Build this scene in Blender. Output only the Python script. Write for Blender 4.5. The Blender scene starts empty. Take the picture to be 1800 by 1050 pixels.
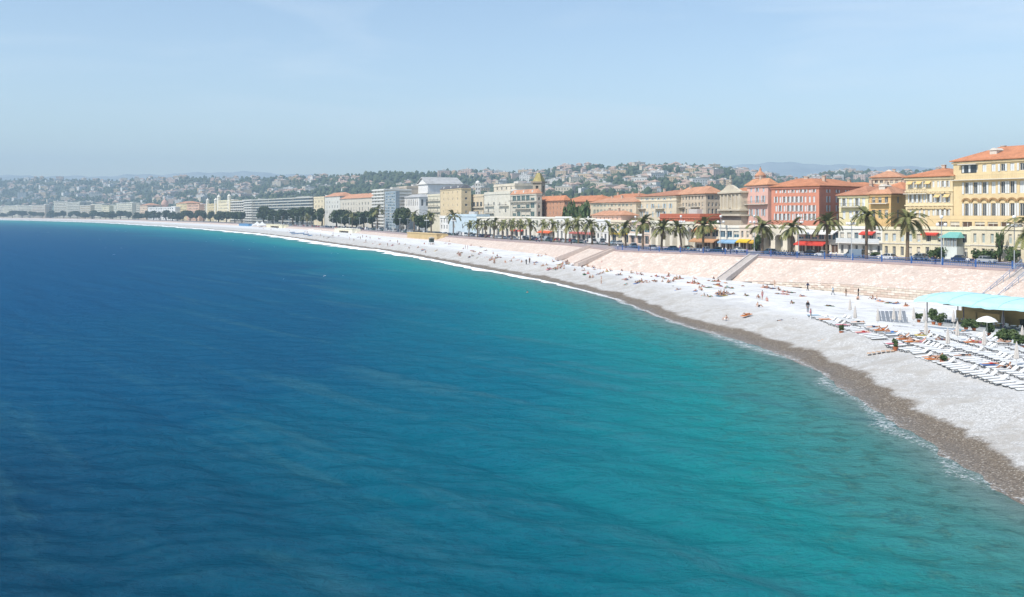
import bpy, bmesh, math, random
import numpy as np
from mathutils import Vector, Matrix, noise as mnoise

random.seed(7)
rng = np.random.default_rng(11)
scene = bpy.context.scene
COL = scene.collection

# ------------------------------------------------------------------ camera, light, exposure
F, CAM_H, HOR = 1700.0, 18.0, 375.0          # focal length and horizon row in photograph pixels, eye height in metres
cam_d = bpy.data.cameras.new('camera')
cam_d.sensor_width = 36.0
cam_d.lens = 36.0 * F / 1800.0
cam_d.shift_y = -(525.0 - HOR) / 1800.0
cam_d.clip_start, cam_d.clip_end = 0.5, 30000.0
cam = bpy.data.objects.new('camera', cam_d)
cam.location = (0, 0, CAM_H)
cam.rotation_euler = (math.radians(90), 0, 0)
COL.objects.link(cam)
scene.camera = cam

SUN_EL = math.radians(50)
SUN_AZ = math.atan2(-0.80, -0.60)            # compass angle (x, y) of the sun: out at sea, a little behind the viewer
w = bpy.data.worlds.new('World'); scene.world = w; w.use_nodes = True
nt = w.node_tree; nt.nodes.clear()
sky = nt.nodes.new('ShaderNodeTexSky'); sky.sky_type = 'NISHITA'; sky.sun_disc = False
sky.sun_elevation = SUN_EL; sky.sun_rotation = SUN_AZ
sky.air_density = 1.0; sky.dust_density = 0.45; sky.ozone_density = 0.5; sky.altitude = 20
bg = nt.nodes.new('ShaderNodeBackground'); bg.inputs['Strength'].default_value = 0.145
wo = nt.nodes.new('ShaderNodeOutputWorld')
tc = nt.nodes.new('ShaderNodeTexCoord')
mp = nt.nodes.new('ShaderNodeMapping'); mp.inputs['Scale'].default_value = (1.2, 1.2, 7.0)
nz = nt.nodes.new('ShaderNodeTexNoise'); nz.inputs['Scale'].default_value = 2.4; nz.inputs['Detail'].default_value = 7; nz.inputs['Distortion'].default_value = 0.6
rp = nt.nodes.new('ShaderNodeValToRGB'); rp.color_ramp.elements[0].position = 0.48; rp.color_ramp.elements[1].position = 0.92
rp.color_ramp.elements[1].color = (0.6, 0.6, 0.6, 1)
mx = nt.nodes.new('ShaderNodeMix'); mx.data_type = 'RGBA'; mx.inputs[7].default_value = (6.2, 6.6, 7.0, 1)
L = nt.links.new
L(tc.outputs['Generated'], mp.inputs[0]); L(mp.outputs[0], nz.inputs['Vector']); L(nz.outputs['Fac'], rp.inputs[0])
L(rp.outputs[0], mx.inputs[0]); L(sky.outputs[0], mx.inputs[6]); L(mx.outputs[2], bg.inputs[0]); L(bg.outputs[0], wo.inputs[0])

sun_d = bpy.data.lights.new('sun', 'SUN'); sun_d.energy = 4.3; sun_d.angle = math.radians(0.53); sun_d.color = (1.0, 0.955, 0.88)
sun = bpy.data.objects.new('sun', sun_d); COL.objects.link(sun)
sd = Vector((math.sin(SUN_AZ) * math.cos(SUN_EL), math.cos(SUN_AZ) * math.cos(SUN_EL), math.sin(SUN_EL)))
sun.rotation_euler = sd.to_track_quat('Z', 'Y').to_euler(); sun.location = (-200, -150, 300)

scene.view_settings.view_transform = 'Standard'; scene.view_settings.look = 'None'
scene.view_settings.exposure = 0.3; scene.view_settings.gamma = 1.0; scene.view_settings.use_curve_mapping = False
scene.render.engine = 'CYCLES'
cy = scene.cycles
cy.use_denoising = True; cy.denoiser = 'OPENIMAGEDENOISE'
cy.max_bounces = 5; cy.diffuse_bounces = 2; cy.glossy_bounces = 2; cy.transmission_bounces = 2; cy.volume_bounces = 0; cy.transparent_max_bounces = 6
cy.sample_clamp_indirect = 6.0
cy.volume_step_rate = 4.0; cy.volume_max_steps = 64

# ------------------------------------------------------------------ materials
MATS = {}
def new_mat(name):
    m = bpy.data.materials.new(name); m.use_nodes = True
    t = m.node_tree; b = t.nodes['Principled BSDF']
    return m, t, b
def lin(c):
    return tuple(((v / 255.0) / 12.92 if v / 255.0 <= 0.04045 else ((v / 255.0 + 0.055) / 1.055) ** 2.4) for v in c)
def ramp(t, pts):
    r = t.nodes.new('ShaderNodeValToRGB'); e = r.color_ramp.elements
    while len(e) > 1: e.remove(e[-1])
    e[0].position = pts[0][0]; e[0].color = (*pts[0][1], 1)
    for p, c in pts[1:]:
        k = e.new(p); k.color = (*c, 1)
    return r
def mat(name, col, rough=0.8, var=0.12, scale=0.6, bump=0.0, metal=0.0, spec=0.3, bscale=None):
    """plain coloured surface with some mottling in object space"""
    key = name
    if key in MATS: return MATS[key]
    m, t, b = new_mat(name)
    b.inputs['Roughness'].default_value = rough; b.inputs['Metallic'].default_value = metal
    b.inputs['Specular IOR Level'].default_value = spec
    if var > 0:
        c = t.nodes.new('ShaderNodeTexCoord')
        n = t.nodes.new('ShaderNodeTexNoise'); n.inputs['Scale'].default_value = scale; n.inputs['Detail'].default_value = 6; n.inputs['Roughness'].default_value = 0.65
        lo = tuple(max(0, v * (1 - var * 1.6)) for v in col); hi = tuple(min(1, v * (1 + var)) for v in col)
        r = ramp(t, [(0.3, lo), (0.5, col), (0.72, hi)])
        t.links.new(c.outputs['Object'], n.inputs['Vector']); t.links.new(n.outputs['Fac'], r.inputs[0]); t.links.new(r.outputs[0], b.inputs['Base Color'])
        if bump > 0:
            n2 = t.nodes.new('ShaderNodeTexNoise'); n2.inputs['Scale'].default_value = bscale or scale * 6; n2.inputs['Detail'].default_value = 4
            bp = t.nodes.new('ShaderNodeBump'); bp.inputs['Strength'].default_value = bump; bp.inputs['Distance'].default_value = 0.05
            t.links.new(c.outputs['Object'], n2.inputs['Vector']); t.links.new(n2.outputs['Fac'], bp.inputs['Height']); t.links.new(bp.outputs[0], b.inputs['Normal'])
    else:
        b.inputs['Base Color'].default_value = (*col, 1)
    MATS[key] = m
    return m

# ------------------------------------------------------------------ mesh helpers
class MB:
    """collects faces; build() makes one mesh object of them"""
    def __init__(s): s.v = []; s.f = []; s.mi = []; s.cur = 0
    def mat(s, i): s.cur = i; return s
    def quad(s, *p):
        n = len(s.v); s.v.extend(tuple(q) for q in p); s.f.append(tuple(range(n, n + len(p)))); s.mi.append(s.cur); return s
    def box(s, x0, x1, y0, y1, z0, z1):
        n = len(s.v)
        s.v += [(x0, y0, z0), (x1, y0, z0), (x1, y1, z0), (x0, y1, z0), (x0, y0, z1), (x1, y0, z1), (x1, y1, z1), (x0, y1, z1)]
        for q in ((0, 3, 2, 1), (4, 5, 6, 7), (0, 1, 5, 4), (1, 2, 6, 5), (2, 3, 7, 6), (3, 0, 4, 7)):
            s.f.append(tuple(n + i for i in q)); s.mi.append(s.cur)
        return s
    def obox(s, o, u, v, wv, a, b, c):
        """box at corner o with unit axes u, v, wv and sizes a, b, c"""
        n = len(s.v); o = Vector(o); u = Vector(u) * a; v = Vector(v) * b; wv = Vector(wv) * c
        for p in (o, o + u, o + u + v, o + v, o + wv, o + u + wv, o + u + v + wv, o + v + wv): s.v.append(tuple(p))
        for q in ((0, 3, 2, 1), (4, 5, 6, 7), (0, 1, 5, 4), (1, 2, 6, 5), (2, 3, 7, 6), (3, 0, 4, 7)):
            s.f.append(tuple(n + i for i in q)); s.mi.append(s.cur)
        return s
    def bar(s, p, q, r, k=6, r2=None):
        p = Vector(p); q = Vector(q); d = (q - p).normalized()
        a = d.orthogonal().normalized(); b = d.cross(a); n = len(s.v); r2 = r if r2 is None else r2
        for c, rr in ((p, r), (q, r2)):
            for i in range(k):
                t = 2 * math.pi * i / k; s.v.append(tuple(c + a * (rr * math.cos(t)) + b * (rr * math.sin(t))))
        for i in range(k):
            j = (i + 1) % k; s.f.append((n + i, n + j, n + k + j, n + k + i)); s.mi.append(s.cur)
        s.f.append(tuple(n + i for i in reversed(range(k)))); s.mi.append(s.cur)
        s.f.append(tuple(n + k + i for i in range(k))); s.mi.append(s.cur)
        return s
    def tube(s, pts, rad, k=8):
        n = len(s.v); m = len(pts); pts = [Vector(p) for p in pts]
        for i, p in enumerate(pts):
            d = (pts[min(i + 1, m - 1)] - pts[max(i - 1, 0)]).normalized()
            ref = Vector((1, 0, 0)) if abs(d.x) < 0.9 else Vector((0, 1, 0))
            a = d.cross(ref).normalized(); b = d.cross(a); r = rad[i] if hasattr(rad, '__len__') else rad
            for j in range(k):
                t = 2 * math.pi * j / k; s.v.append(tuple(p + a * (r * math.cos(t)) + b * (r * math.sin(t))))
        for i in range(m - 1):
            for j in range(k):
                j2 = (j + 1) % k; s.f.append((n + i * k + j, n + i * k + j2, n + (i + 1) * k + j2, n + (i + 1) * k + j)); s.mi.append(s.cur)
        s.f.append(tuple(n + j for j in reversed(range(k)))); s.mi.append(s.cur)
        s.f.append(tuple(n + (m - 1) * k + j for j in range(k))); s.mi.append(s.cur)
        return s
    def lathe(s, prof, k=12, c=(0, 0, 0)):
        n = len(s.v)
        for r, z in prof:
            for j in range(k):
                t = 2 * math.pi * j / k; s.v.append((c[0] + r * math.cos(t), c[1] + r * math.sin(t), c[2] + z))
        for i in range(len(prof) - 1):
            for j in range(k):
                j2 = (j + 1) % k; s.f.append((n + i * k + j, n + i * k + j2, n + (i + 1) * k + j2, n + (i + 1) * k + j)); s.mi.append(s.cur)
        s.f.append(tuple(n + j for j in reversed(range(k)))); s.mi.append(s.cur)
        s.f.append(tuple(n + (len(prof) - 1) * k + j for j in range(k))); s.mi.append(s.cur)
        return s
    def mesh(s, name, mats=None, smooth=False):
        me = bpy.data.meshes.new(name); me.from_pydata(s.v, [], s.f)
        for m in (mats if isinstance(mats, (list, tuple)) else [mats] if mats else []): me.materials.append(m)
        if any(s.mi): me.polygons.foreach_set('material_index', s.mi)
        if smooth: me.polygons.foreach_set('use_smooth', [True] * len(s.f))
        me.update(); return me
    def build(s, name, mats, parent=None, smooth=False):
        return link(name, s.mesh(name, mats, smooth), parent)
def link(name, me, parent=None):
    o = bpy.data.objects.new(name, me); COL.objects.link(o)
    if parent is not None: o.parent = parent
    return o
def tag(o, label=None, cat=None, group=None, kind=None):
    if label: o['label'] = label
    if cat: o['category'] = cat
    if group: o['group'] = group
    if kind: o['kind'] = kind
    return o
def empty(name, loc=(0, 0, 0), rz=0.0):
    o = bpy.data.objects.new(name, None); COL.objects.link(o); o.location = loc; o.rotation_euler = (0, 0, rz); o.empty_display_size = 0.2
    return o
KIDS = {}
def copy_tree(o, parent=None):
    c = o.copy(); COL.objects.link(c); c.parent = parent
    if o.name not in KIDS: KIDS[o.name] = list(o.children)
    for ch in KIDS[o.name]: copy_tree(ch, c)
    return c
ORD = ['first', 'second', 'third', 'fourth', 'fifth', 'sixth', 'seventh', 'eighth', 'ninth', 'tenth', 'eleventh', 'twelfth', 'thirteenth', 'fourteenth',
       'fifteenth', 'sixteenth', 'seventeenth', 'eighteenth', 'nineteenth', 'twentieth'] + [t + '-' + u for t in ('twenty', 'thirty', 'forty', 'fifty', 'sixty') for u in
       ('first', 'second', 'third', 'fourth', 'fifth', 'sixth', 'seventh', 'eighth', 'ninth')]

# ------------------------------------------------------------------ plan of the bay
def gp(px, py, z=0.0):
    """ground point under a photograph pixel, at height z"""
    Y = F * (CAM_H - z) / (py - HOR); return ((px - 900.0) * Y / F, Y)
def zat(py, Y): return CAM_H - (py - HOR) * Y / F
def spline(pts, step):
    """Catmull-Rom through pts, resampled with a step that grows with distance"""
    P = [Vector(p) for p in pts]; P = [P[0] * 2 - P[1]] + P + [P[-1] * 2 - P[-2]]; out = []
    for i in range(1, len(P) - 2):
        p0, p1, p2, p3 = P[i - 1:i + 3]
        n = max(2, int((p2 - p1).length / step(p1)))
        for k in range(n):
            t = k / n
            out.append(0.5 * ((2 * p1) + (p2 - p0) * t + (2 * p0 - 5 * p1 + 4 * p2 - p3) * t * t + (3 * p1 - p0 - 3 * p2 + p3) * t ** 3))
    out.append(P[-2]); return np.array([(q.x, q.y) for q in out])
def normals(C):
    T = np.gradient(C, axis=0); T /= np.linalg.norm(T, axis=1)[:, None]
    return np.stack([T[:, 1], -T[:, 0]], 1)          # inland side (to the land, away from the sea)
shore_px = [(1800, 885), (1650, 792), (1490, 690), (1430, 650), (1370, 623), (1290, 597), (1180, 566), (1100, 534), (1040, 515.5), (950, 494), (860, 477),
            (760, 458), (690, 445), (600, 432.5), (520, 420.5), (430, 409.5), (340, 402), (250, 396)]
SH = [(62, -60), (48, -20), (40, 15), (34.5, 42)] + [gp(*p) for p in shore_px] + [(-900, 2000), (-1500, 2680), (-2400, 3150), (-3600, 3300), (-5600, 3350)]
SH = spline(SH, lambda p: max(1.2, 0.012 * p.length)); SHN = normals(SH)
def zprom(Y): return np.interp(Y, [250, 290, 343, 380, 440, 520, 600, 3000], [7.5, 7.3, 6.9, 6.6, 6.1, 5.8, 5.5, 5.5])
prom_px = [(1800, 475), (1719, 470.5), (1640, 466), (1550, 461), (1450, 456), (1340, 451), (1250, 446.5), (1150, 443), (1078, 439.5), (1000, 430.5), (930, 426), (850, 421), (780, 415.5), (700, 410.8), (640, 406)]
pz = [7.5] * 7 + [7.4, 7.3, 6.9, 6.6, 6.1, 5.8, 5.6, 5.5]
PR = [(128, 20), (122, 70), (112, 120), (103, 155)] + [gp(p[0], p[1], z) for p, z in zip(prom_px, pz)]
k0 = int(np.argmin(np.abs(SH[:, 1] - 900) + (SH[:, 0] > 0) * 1e4))
for i in range(k0, len(SH), max(1, 6)): PR.append(tuple(SH[i] + SHN[i] * 46))
PR = spline(PR, lambda p: max(1.5, 0.01 * p.length)); PRN = normals(PR)
for _ in range(6):
    PRN[1:-1] = (PRN[:-2] + PRN[1:-1] * 2 + PRN[2:]) / 4; PRN /= np.linalg.norm(PRN, axis=1)[:, None]
PRZ = zprom(PR[:, 1])
PRS = np.concatenate([[0], np.cumsum(np.linalg.norm(np.diff(PR, axis=0), axis=1))])
def zfoot(Y): return np.interp(Y, [150, 200, 215, 237, 280, 330, 440, 520, 3000], [1.0, 1.0, 1.4, 2.1, 3.2, 3.4, 3.6, 3.7, 3.6])
def off_pt(d, px):
    """point on the line at distance d inland of the promenade edge that is seen in photograph column px (ground plan)"""
    Q = PR + PRN * d; ok = Q[:, 1] > 40; Q = Q[ok]; c = 900 + F * Q[:, 0] / Q[:, 1]
    o = np.argsort(c); return float(np.interp(px, c[o], Q[o, 0])), float(np.interp(px, c[o], Q[o, 1]))
def shore_d(xy):
    """signed distance to the water's edge, positive inland"""
    xy = np.atleast_2d(np.asarray(xy, float)); out = np.empty(len(xy)); yy = np.empty(len(xy)); S = SH.astype(np.float32); s2 = (S ** 2).sum(1)
    for a in range(0, len(xy), 20000):
        q = xy[a:a + 20000].astype(np.float32); D = s2[None] - 2 * q @ S.T; k = D.argmin(1)
        dv = q - S[k]; t = SHN[k]; sgn = np.sign((dv * t).sum(1)); out[a:a + 20000] = sgn * np.sqrt(np.maximum((dv ** 2).sum(1), 0)); yy[a:a + 20000] = S[k, 1]
    return out, yy
def smooth(t): t = np.clip(t, 0, 1); return t * t * (3 - 2 * t)
def beach_profile(d, y):
    f = zfoot(np.maximum(y, 150) + 10) if np.ndim(y) == 0 else zfoot(y + 10)
    crest = np.maximum(2.3, f * 0.88)
    up = crest * (0.55 * np.clip(d / 9, 0, 1) + 0.45 * smooth(d / 17.0))
    z = up + (f - crest) * smooth((d - 18) / 22.0)
    return np.where(d < 0, 0.16 * d, z)
def beach_z(x, y):
    d, yy = shore_d((x, y)); return float(beach_profile(d, yy)[0]) + 0.0

def grid_obj(name, P, mats, smooth_=True, attrs=None, parent=None):
    """P: (n, m, 3) grid of points as one sheet"""
    n, m = P.shape[:2]; idx = np.arange(n * m).reshape(n, m)
    f = np.stack([idx[:-1, :-1], idx[1:, :-1], idx[1:, 1:], idx[:-1, 1:]], -1).reshape(-1, 4)
    me = bpy.data.meshes.new(name); me.vertices.add(n * m); me.vertices.foreach_set('co', P.reshape(-1).astype(np.float32))
    me.loops.add(f.size); me.loops.foreach_set('vertex_index', f.reshape(-1).astype(np.int32))
    me.polygons.add(len(f)); me.polygons.foreach_set('loop_start', np.arange(0, f.size, 4, dtype=np.int32))
    if smooth_: me.polygons.foreach_set('use_smooth', np.ones(len(f), bool))
    for k, v in (attrs or {}).items():
        a = me.attributes.new(k, 'FLOAT', 'POINT'); a.data.foreach_set('value', v.reshape(-1).astype(np.float32))
    me.materials.append(mats); me.update(calc_edges=True)
    o = link(name, me, parent); return o
def attr(t, name):
    a = t.nodes.new('ShaderNodeAttribute'); a.attribute_name = name; return a.outputs['Fac']
def noise_node(t, scale, detail=4, vec=None, rough=0.55, dist=0.0):
    n = t.nodes.new('ShaderNodeTexNoise'); n.inputs['Scale'].default_value = scale; n.inputs['Detail'].default_value = detail
    n.inputs['Roughness'].default_value = rough; n.inputs['Distortion'].default_value = dist
    if vec is not None: t.links.new(vec, n.inputs['Vector'])
    return n.outputs['Fac']
def math_node(t, op, a, b=None, clamp=False):
    n = t.nodes.new('ShaderNodeMath'); n.operation = op; n.use_clamp = clamp
    for i, q in enumerate((a, b)):
        if q is None: continue
        if isinstance(q, (int, float)): n.inputs[i].default_value = q
        else: t.links.new(q, n.inputs[i])
    return n.outputs[0]
def mix_node(t, fac, a, b, mode='MIX'):
    n = t.nodes.new('ShaderNodeMix'); n.data_type = 'RGBA'; n.blend_type = mode
    for i, q in ((0, fac), (6, a), (7, b)):
        if isinstance(q, (int, float)): n.inputs[i].default_value = q
        elif isinstance(q, tuple): n.inputs[i].default_value = (*q, 1)
        else: t.links.new(q, n.inputs[i])
    return n.outputs[2]
def maprange(t, v, a, b, c=0.0, d=1.0):
    n = t.nodes.new('ShaderNodeMapRange'); n.interpolation_type = 'SMOOTHSTEP'
    t.links.new(v, n.inputs[0])
    for i, q in enumerate((a, b, c, d)): n.inputs[i + 1].default_value = q
    return n.outputs[0]

# ------------------------------------------------------------------ sea
def build_sea():
    tanx = np.linspace(-1.25, 1.25, 640)
    Y = np.concatenate([np.geomspace(8, 900, 760), np.geomspace(930, 6500, 90)])
    X = Y[:, None] * tanx[None]; YY = np.repeat(Y[:, None], len(tanx), 1)
    d, _ = shore_d(np.stack([X.ravel(), YY.ravel()], 1)); d = d.reshape(X.shape)
    dep = np.clip(-d, 0, 900) / np.interp(YY, [450, 900, 1500, 3000], [1.0, 1.7, 3.6, 6.5])
    sp = np.maximum(np.gradient(Y)[:, None] * 1.0, (Y * (tanx[1] - tanx[0]))[:, None])   # local spacing of the sheet
    z = np.zeros_like(X)
    r = random.Random(3)
    waves = []
    for k in range(7): waves.append((r.uniform(7.5, 15), math.radians(37 + r.gauss(0, 8)), 0.036))         # swell running on to the beach
    for k in range(26): waves.append((r.uniform(2.0, 6), math.radians(64 + r.gauss(0, 24)), 0.030))          # wind sea
    for k in range(26): waves.append((r.uniform(0.8, 2.2), math.radians(74 + r.gauss(0, 40)), 0.024))
    for lam, th, st in waves:
        kx, ky = math.cos(th) * 2 * math.pi / lam, math.sin(th) * 2 * math.pi / lam
        a = st * lam / 6.28 * (0.6 if lam > 10 else 1.0)
        fade = smooth((lam / sp - 2.2) / 3.0)
        ph = kx * X + ky * YY + r.uniform(0, 6.28) + 0.5 * np.sin(X * 0.021 + YY * 0.013 + lam)
        z += fade * a * (np.sin(ph) + 0.25 * np.cos(2 * ph))
    gust = 0.75 + 0.35 * np.sin(X * 0.03 + 1.7 * np.sin(YY * 0.011)) * np.sin(YY * 0.017 + 0.6)
    z *= gust * np.clip(0.25 + dep / 25.0, 0, 1)
    m, t, b = new_mat('sea_water')
    geo = t.nodes.new('ShaderNodeNewGeometry'); pos = geo.outputs['Position']
    dp = attr(t, 'depth')
    n1 = noise_node(t, 0.012, 4, pos, 0.6, 0.8)
    dd = math_node(t, 'ADD', dp, math_node(t, 'MULTIPLY', math_node(t, 'SUBTRACT', n1, 0.5), math_node(t, 'MINIMUM', math_node(t, 'MULTIPLY', dp, 0.9), 60.0)))
    r1 = ramp(t, [(0.0, (0.19, 0.255, 0.225)), (0.018, (0.070, 0.250, 0.220)), (0.055, (0.012, 0.240, 0.232)), (0.13, (0.001, 0.142, 0.192)),
                  (0.23, (0.0003, 0.076, 0.150)), (0.42, (0.0002, 0.062, 0.150)), (1.0, (0.0002, 0.058, 0.158))])
    t.links.new(math_node(t, 'DIVIDE', dd, 260.0, True), r1.inputs[0])
    # stones and weed on the sea bed showing through the shallows
    n2 = noise_node(t, 0.55, 6, pos, 0.62, 0.4)
    bedf = math_node(t, 'MULTIPLY', maprange(t, dp, 24.0, 5.0), maprange(t, n2, 0.47, 0.63))
    n3 = noise_node(t, 2.6, 4, pos, 0.6)
    bed = mix_node(t, maprange(t, n3, 0.4, 0.65), (0.012, 0.045, 0.035), (0.09, 0.15, 0.08))
    col = mix_node(t, math_node(t, 'MULTIPLY', bedf, 0.42), r1.outputs[0], bed)
    col = mix_node(t, math_node(t, 'MULTIPLY', maprange(t, math_node(t, 'ADD', attr(t, 'near_darkening'), math_node(t, 'MULTIPLY', math_node(t, 'SUBTRACT', noise_node(t, 0.05, 5, pos, 0.6, 0.6), 0.5), 0.5)), 0.1, 1.0), 0.78), col, (0.0003, 0.030, 0.066))
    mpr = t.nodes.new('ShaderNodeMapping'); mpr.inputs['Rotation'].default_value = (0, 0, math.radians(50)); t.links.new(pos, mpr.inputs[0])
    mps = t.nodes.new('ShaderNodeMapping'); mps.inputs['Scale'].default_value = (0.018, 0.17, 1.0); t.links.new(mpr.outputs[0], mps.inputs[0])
    sheen_streak = math_node(t, 'MULTIPLY', maprange(t, noise_node(t, 1.0, 4, mps.outputs[0], 0.6, 0.35), 0.52, 0.72), maprange(t, dp, 150.0, 30.0))
    col = mix_node(t, math_node(t, 'MULTIPLY', sheen_streak, 0.42), col, (0.050, 0.165, 0.195))  # pale sky reflection on the swell backs, put into the water colour
    # ripples
    mpn = t.nodes.new('ShaderNodeMapping'); mpn.inputs['Rotation'].default_value = (0, 0, math.radians(-14)); mpn.inputs['Scale'].default_value = (0.6, 1.0, 1.0)
    t.links.new(pos, mpn.inputs[0])
    h = math_node(t, 'ADD', math_node(t, 'MULTIPLY', noise_node(t, 0.55, 3, mpn.outputs[0], 0.6), 1.0), math_node(t, 'MULTIPLY', noise_node(t, 2.3, 6, mpn.outputs[0], 0.74), 0.5))
    bp = t.nodes.new('ShaderNodeBump'); bp.inputs['Strength'].default_value = 1.0; bp.inputs['Distance'].default_value = 0.8
    t.links.new(h, bp.inputs['Height'])
    # water body colour plus a restrained sky sheen
    df = t.nodes.new('ShaderNodeBsdfDiffuse'); gl = t.nodes.new('ShaderNodeBsdfGlossy'); fr = t.nodes.new('ShaderNodeFresnel'); ms = t.nodes.new('ShaderNodeMixShader')
    fr.inputs['IOR'].default_value = 1.33; gl.inputs['Roughness'].default_value = 0.16; gl.inputs['Color'].default_value = (0.36, 0.70, 1.0, 1)
    for n_ in (df, gl, fr): t.links.new(bp.outputs[0], n_.inputs['Normal'])
    t.links.new(col, df.inputs['Color']); t.links.new(math_node(t, 'MULTIPLY', fr.outputs[0], 0.14), ms.inputs[0])
    t.links.new(df.outputs[0], ms.inputs[1]); t.links.new(gl.outputs[0], ms.inputs[2]); t.links.new(ms.outputs[0], t.nodes['Material Output'].inputs['Surface']); t.nodes.remove(b)
    near_darkening = np.exp(-(((X + 42) / 44.0) ** 2 + ((YY - 30) / 46.0) ** 2) * 0.8)      # darker look of near water seen steeply, painted into its colour
    o = grid_obj('sea', np.stack([X, YY, z], -1), m, True, {'depth': dep, 'near_darkening': near_darkening})
    return tag(o, 'open blue sea shading to turquoise along the shingle beach', 'sea', kind='structure')
build_sea()

# ------------------------------------------------------------------ beach
def build_beach():
    ds = np.concatenate([np.arange(-14, 0, 2.0), np.arange(0, 30, 0.75), np.arange(30, 46, 2.0), [50, 60, 72, 86, 100]])
    S = SH; N = SHN
    wid = np.interp(S[:, 1], [0, 120, 220, 300, 600], [1.0, 1.0, 0.75, 0.6, 0.56])
    dd = np.where(ds[None] > 30, 30 + (ds[None] - 30) * wid[:, None] * 1.0, ds[None])
    P = S[:, None, :] + N[:, None, :] * dd[..., None]
    z = beach_profile(dd, np.repeat(S[:, 1:2], dd.shape[1], 1))
    s = np.concatenate([[0], np.cumsum(np.linalg.norm(np.diff(S, axis=0), axis=1))])
    # cusps and storm ridges
    cus = 0.24 * np.sin(s / 3.6 + 2.0 * np.sin(s / 31.0))[:, None] * np.exp(-((dd - 9) / 4.0) ** 2)
    rid = 0.16 * np.sin(dd / 1.5 + 0.9 * np.sin(s / 9.0)[:, None]) * np.exp(-((dd - 13) / 6.5) ** 2)
    fade = np.clip(1.5 - S[:, 1] / 500.0, 0, 1)[:, None]
    z = z + (cus + rid) * fade
    G = np.concatenate([P, z[..., None]], -1)
    m, t, b = new_mat('shingle')
    geo = t.nodes.new('ShaderNodeNewGeometry'); pos = geo.outputs['Position']
    da = attr(t, 'inland')
    n1 = noise_node(t, 0.16, 5, pos, 0.6); n2 = noise_node(t, 1.1, 5, pos, 0.65)
    edge = math_node(t, 'ADD', da, math_node(t, 'ADD', math_node(t, 'MULTIPLY', math_node(t, 'SUBTRACT', n1, 0.5), 4.5), math_node(t, 'MULTIPLY', math_node(t, 'SUBTRACT', n2, 0.5), 1.6)))
    vo = t.nodes.new('ShaderNodeTexVoronoi'); vo.inputs['Scale'].default_value = 10.0; t.links.new(pos, vo.inputs['Vector'])
    vs = t.nodes.new('ShaderNodeSeparateColor'); t.links.new(vo.outputs['Color'], vs.inputs[0])
    peb = ramp(t, [(0.0, (0.34, 0.33, 0.315)), (0.35, (0.45, 0.44, 0.42)), (0.8, (0.55, 0.54, 0.52)), (1.0, (0.68, 0.67, 0.65))])
    t.links.new(vs.outputs[0], peb.inputs[0])
    wetp = ramp(t, [(0.0, (0.085, 0.064, 0.043)), (0.5, (0.150, 0.117, 0.083)), (0.92, (0.23, 0.185, 0.138)), (1.0, (0.44, 0.40, 0.34))])
    t.links.new(vs.outputs[0], wetp.inputs[0])
    band = noise_node(t, 0.35, 5, pos, 0.62, 0.6)
    dry = mix_node(t, maprange(t, band, 0.42, 0.68), peb.outputs[0], (0.40, 0.375, 0.34))
    dry = mix_node(t, math_node(t, 'MULTIPLY', maprange(t, noise_node(t, 1.6, 6, pos, 0.7, 0.5), 0.45, 0.7), 0.5), dry, (0.30, 0.28, 0.25))
    dry2 = mix_node(t, maprange(t, da, 7.0, 19.0), dry, mix_node(t, math_node(t, 'MULTIPLY', maprange(t, noise_node(t, 0.22, 6, pos, 0.7, 0.8), 0.74, 0.42), 0.92), peb.outputs[0], (0.74, 0.74, 0.73)))
    t.links.new(mix_node(t, maprange(t, edge, 4.1, 2.9), dry2, wetp.outputs[0]), b.inputs['Base Color'])
    t.links.new(maprange(t, edge, 0.5, 3.5, 0.45, 0.9), b.inputs['Roughness'])
    bp = t.nodes.new('ShaderNodeBump'); bp.inputs['Strength'].default_value = 0.4; bp.inputs['Distance'].default_value = 0.1
    t.links.new(math_node(t, 'ADD', vo.outputs['Distance'], noise_node(t, 0.9, 5, pos, 0.65)), bp.inputs['Height']); t.links.new(bp.outputs[0], b.inputs['Normal'])
    o = grid_obj('beach', G, m, True, {'inland': dd})
    tag(o, 'pale shingle beach with a dark wet strip along the water', 'beach', kind='structure')
build_beach()

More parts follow.
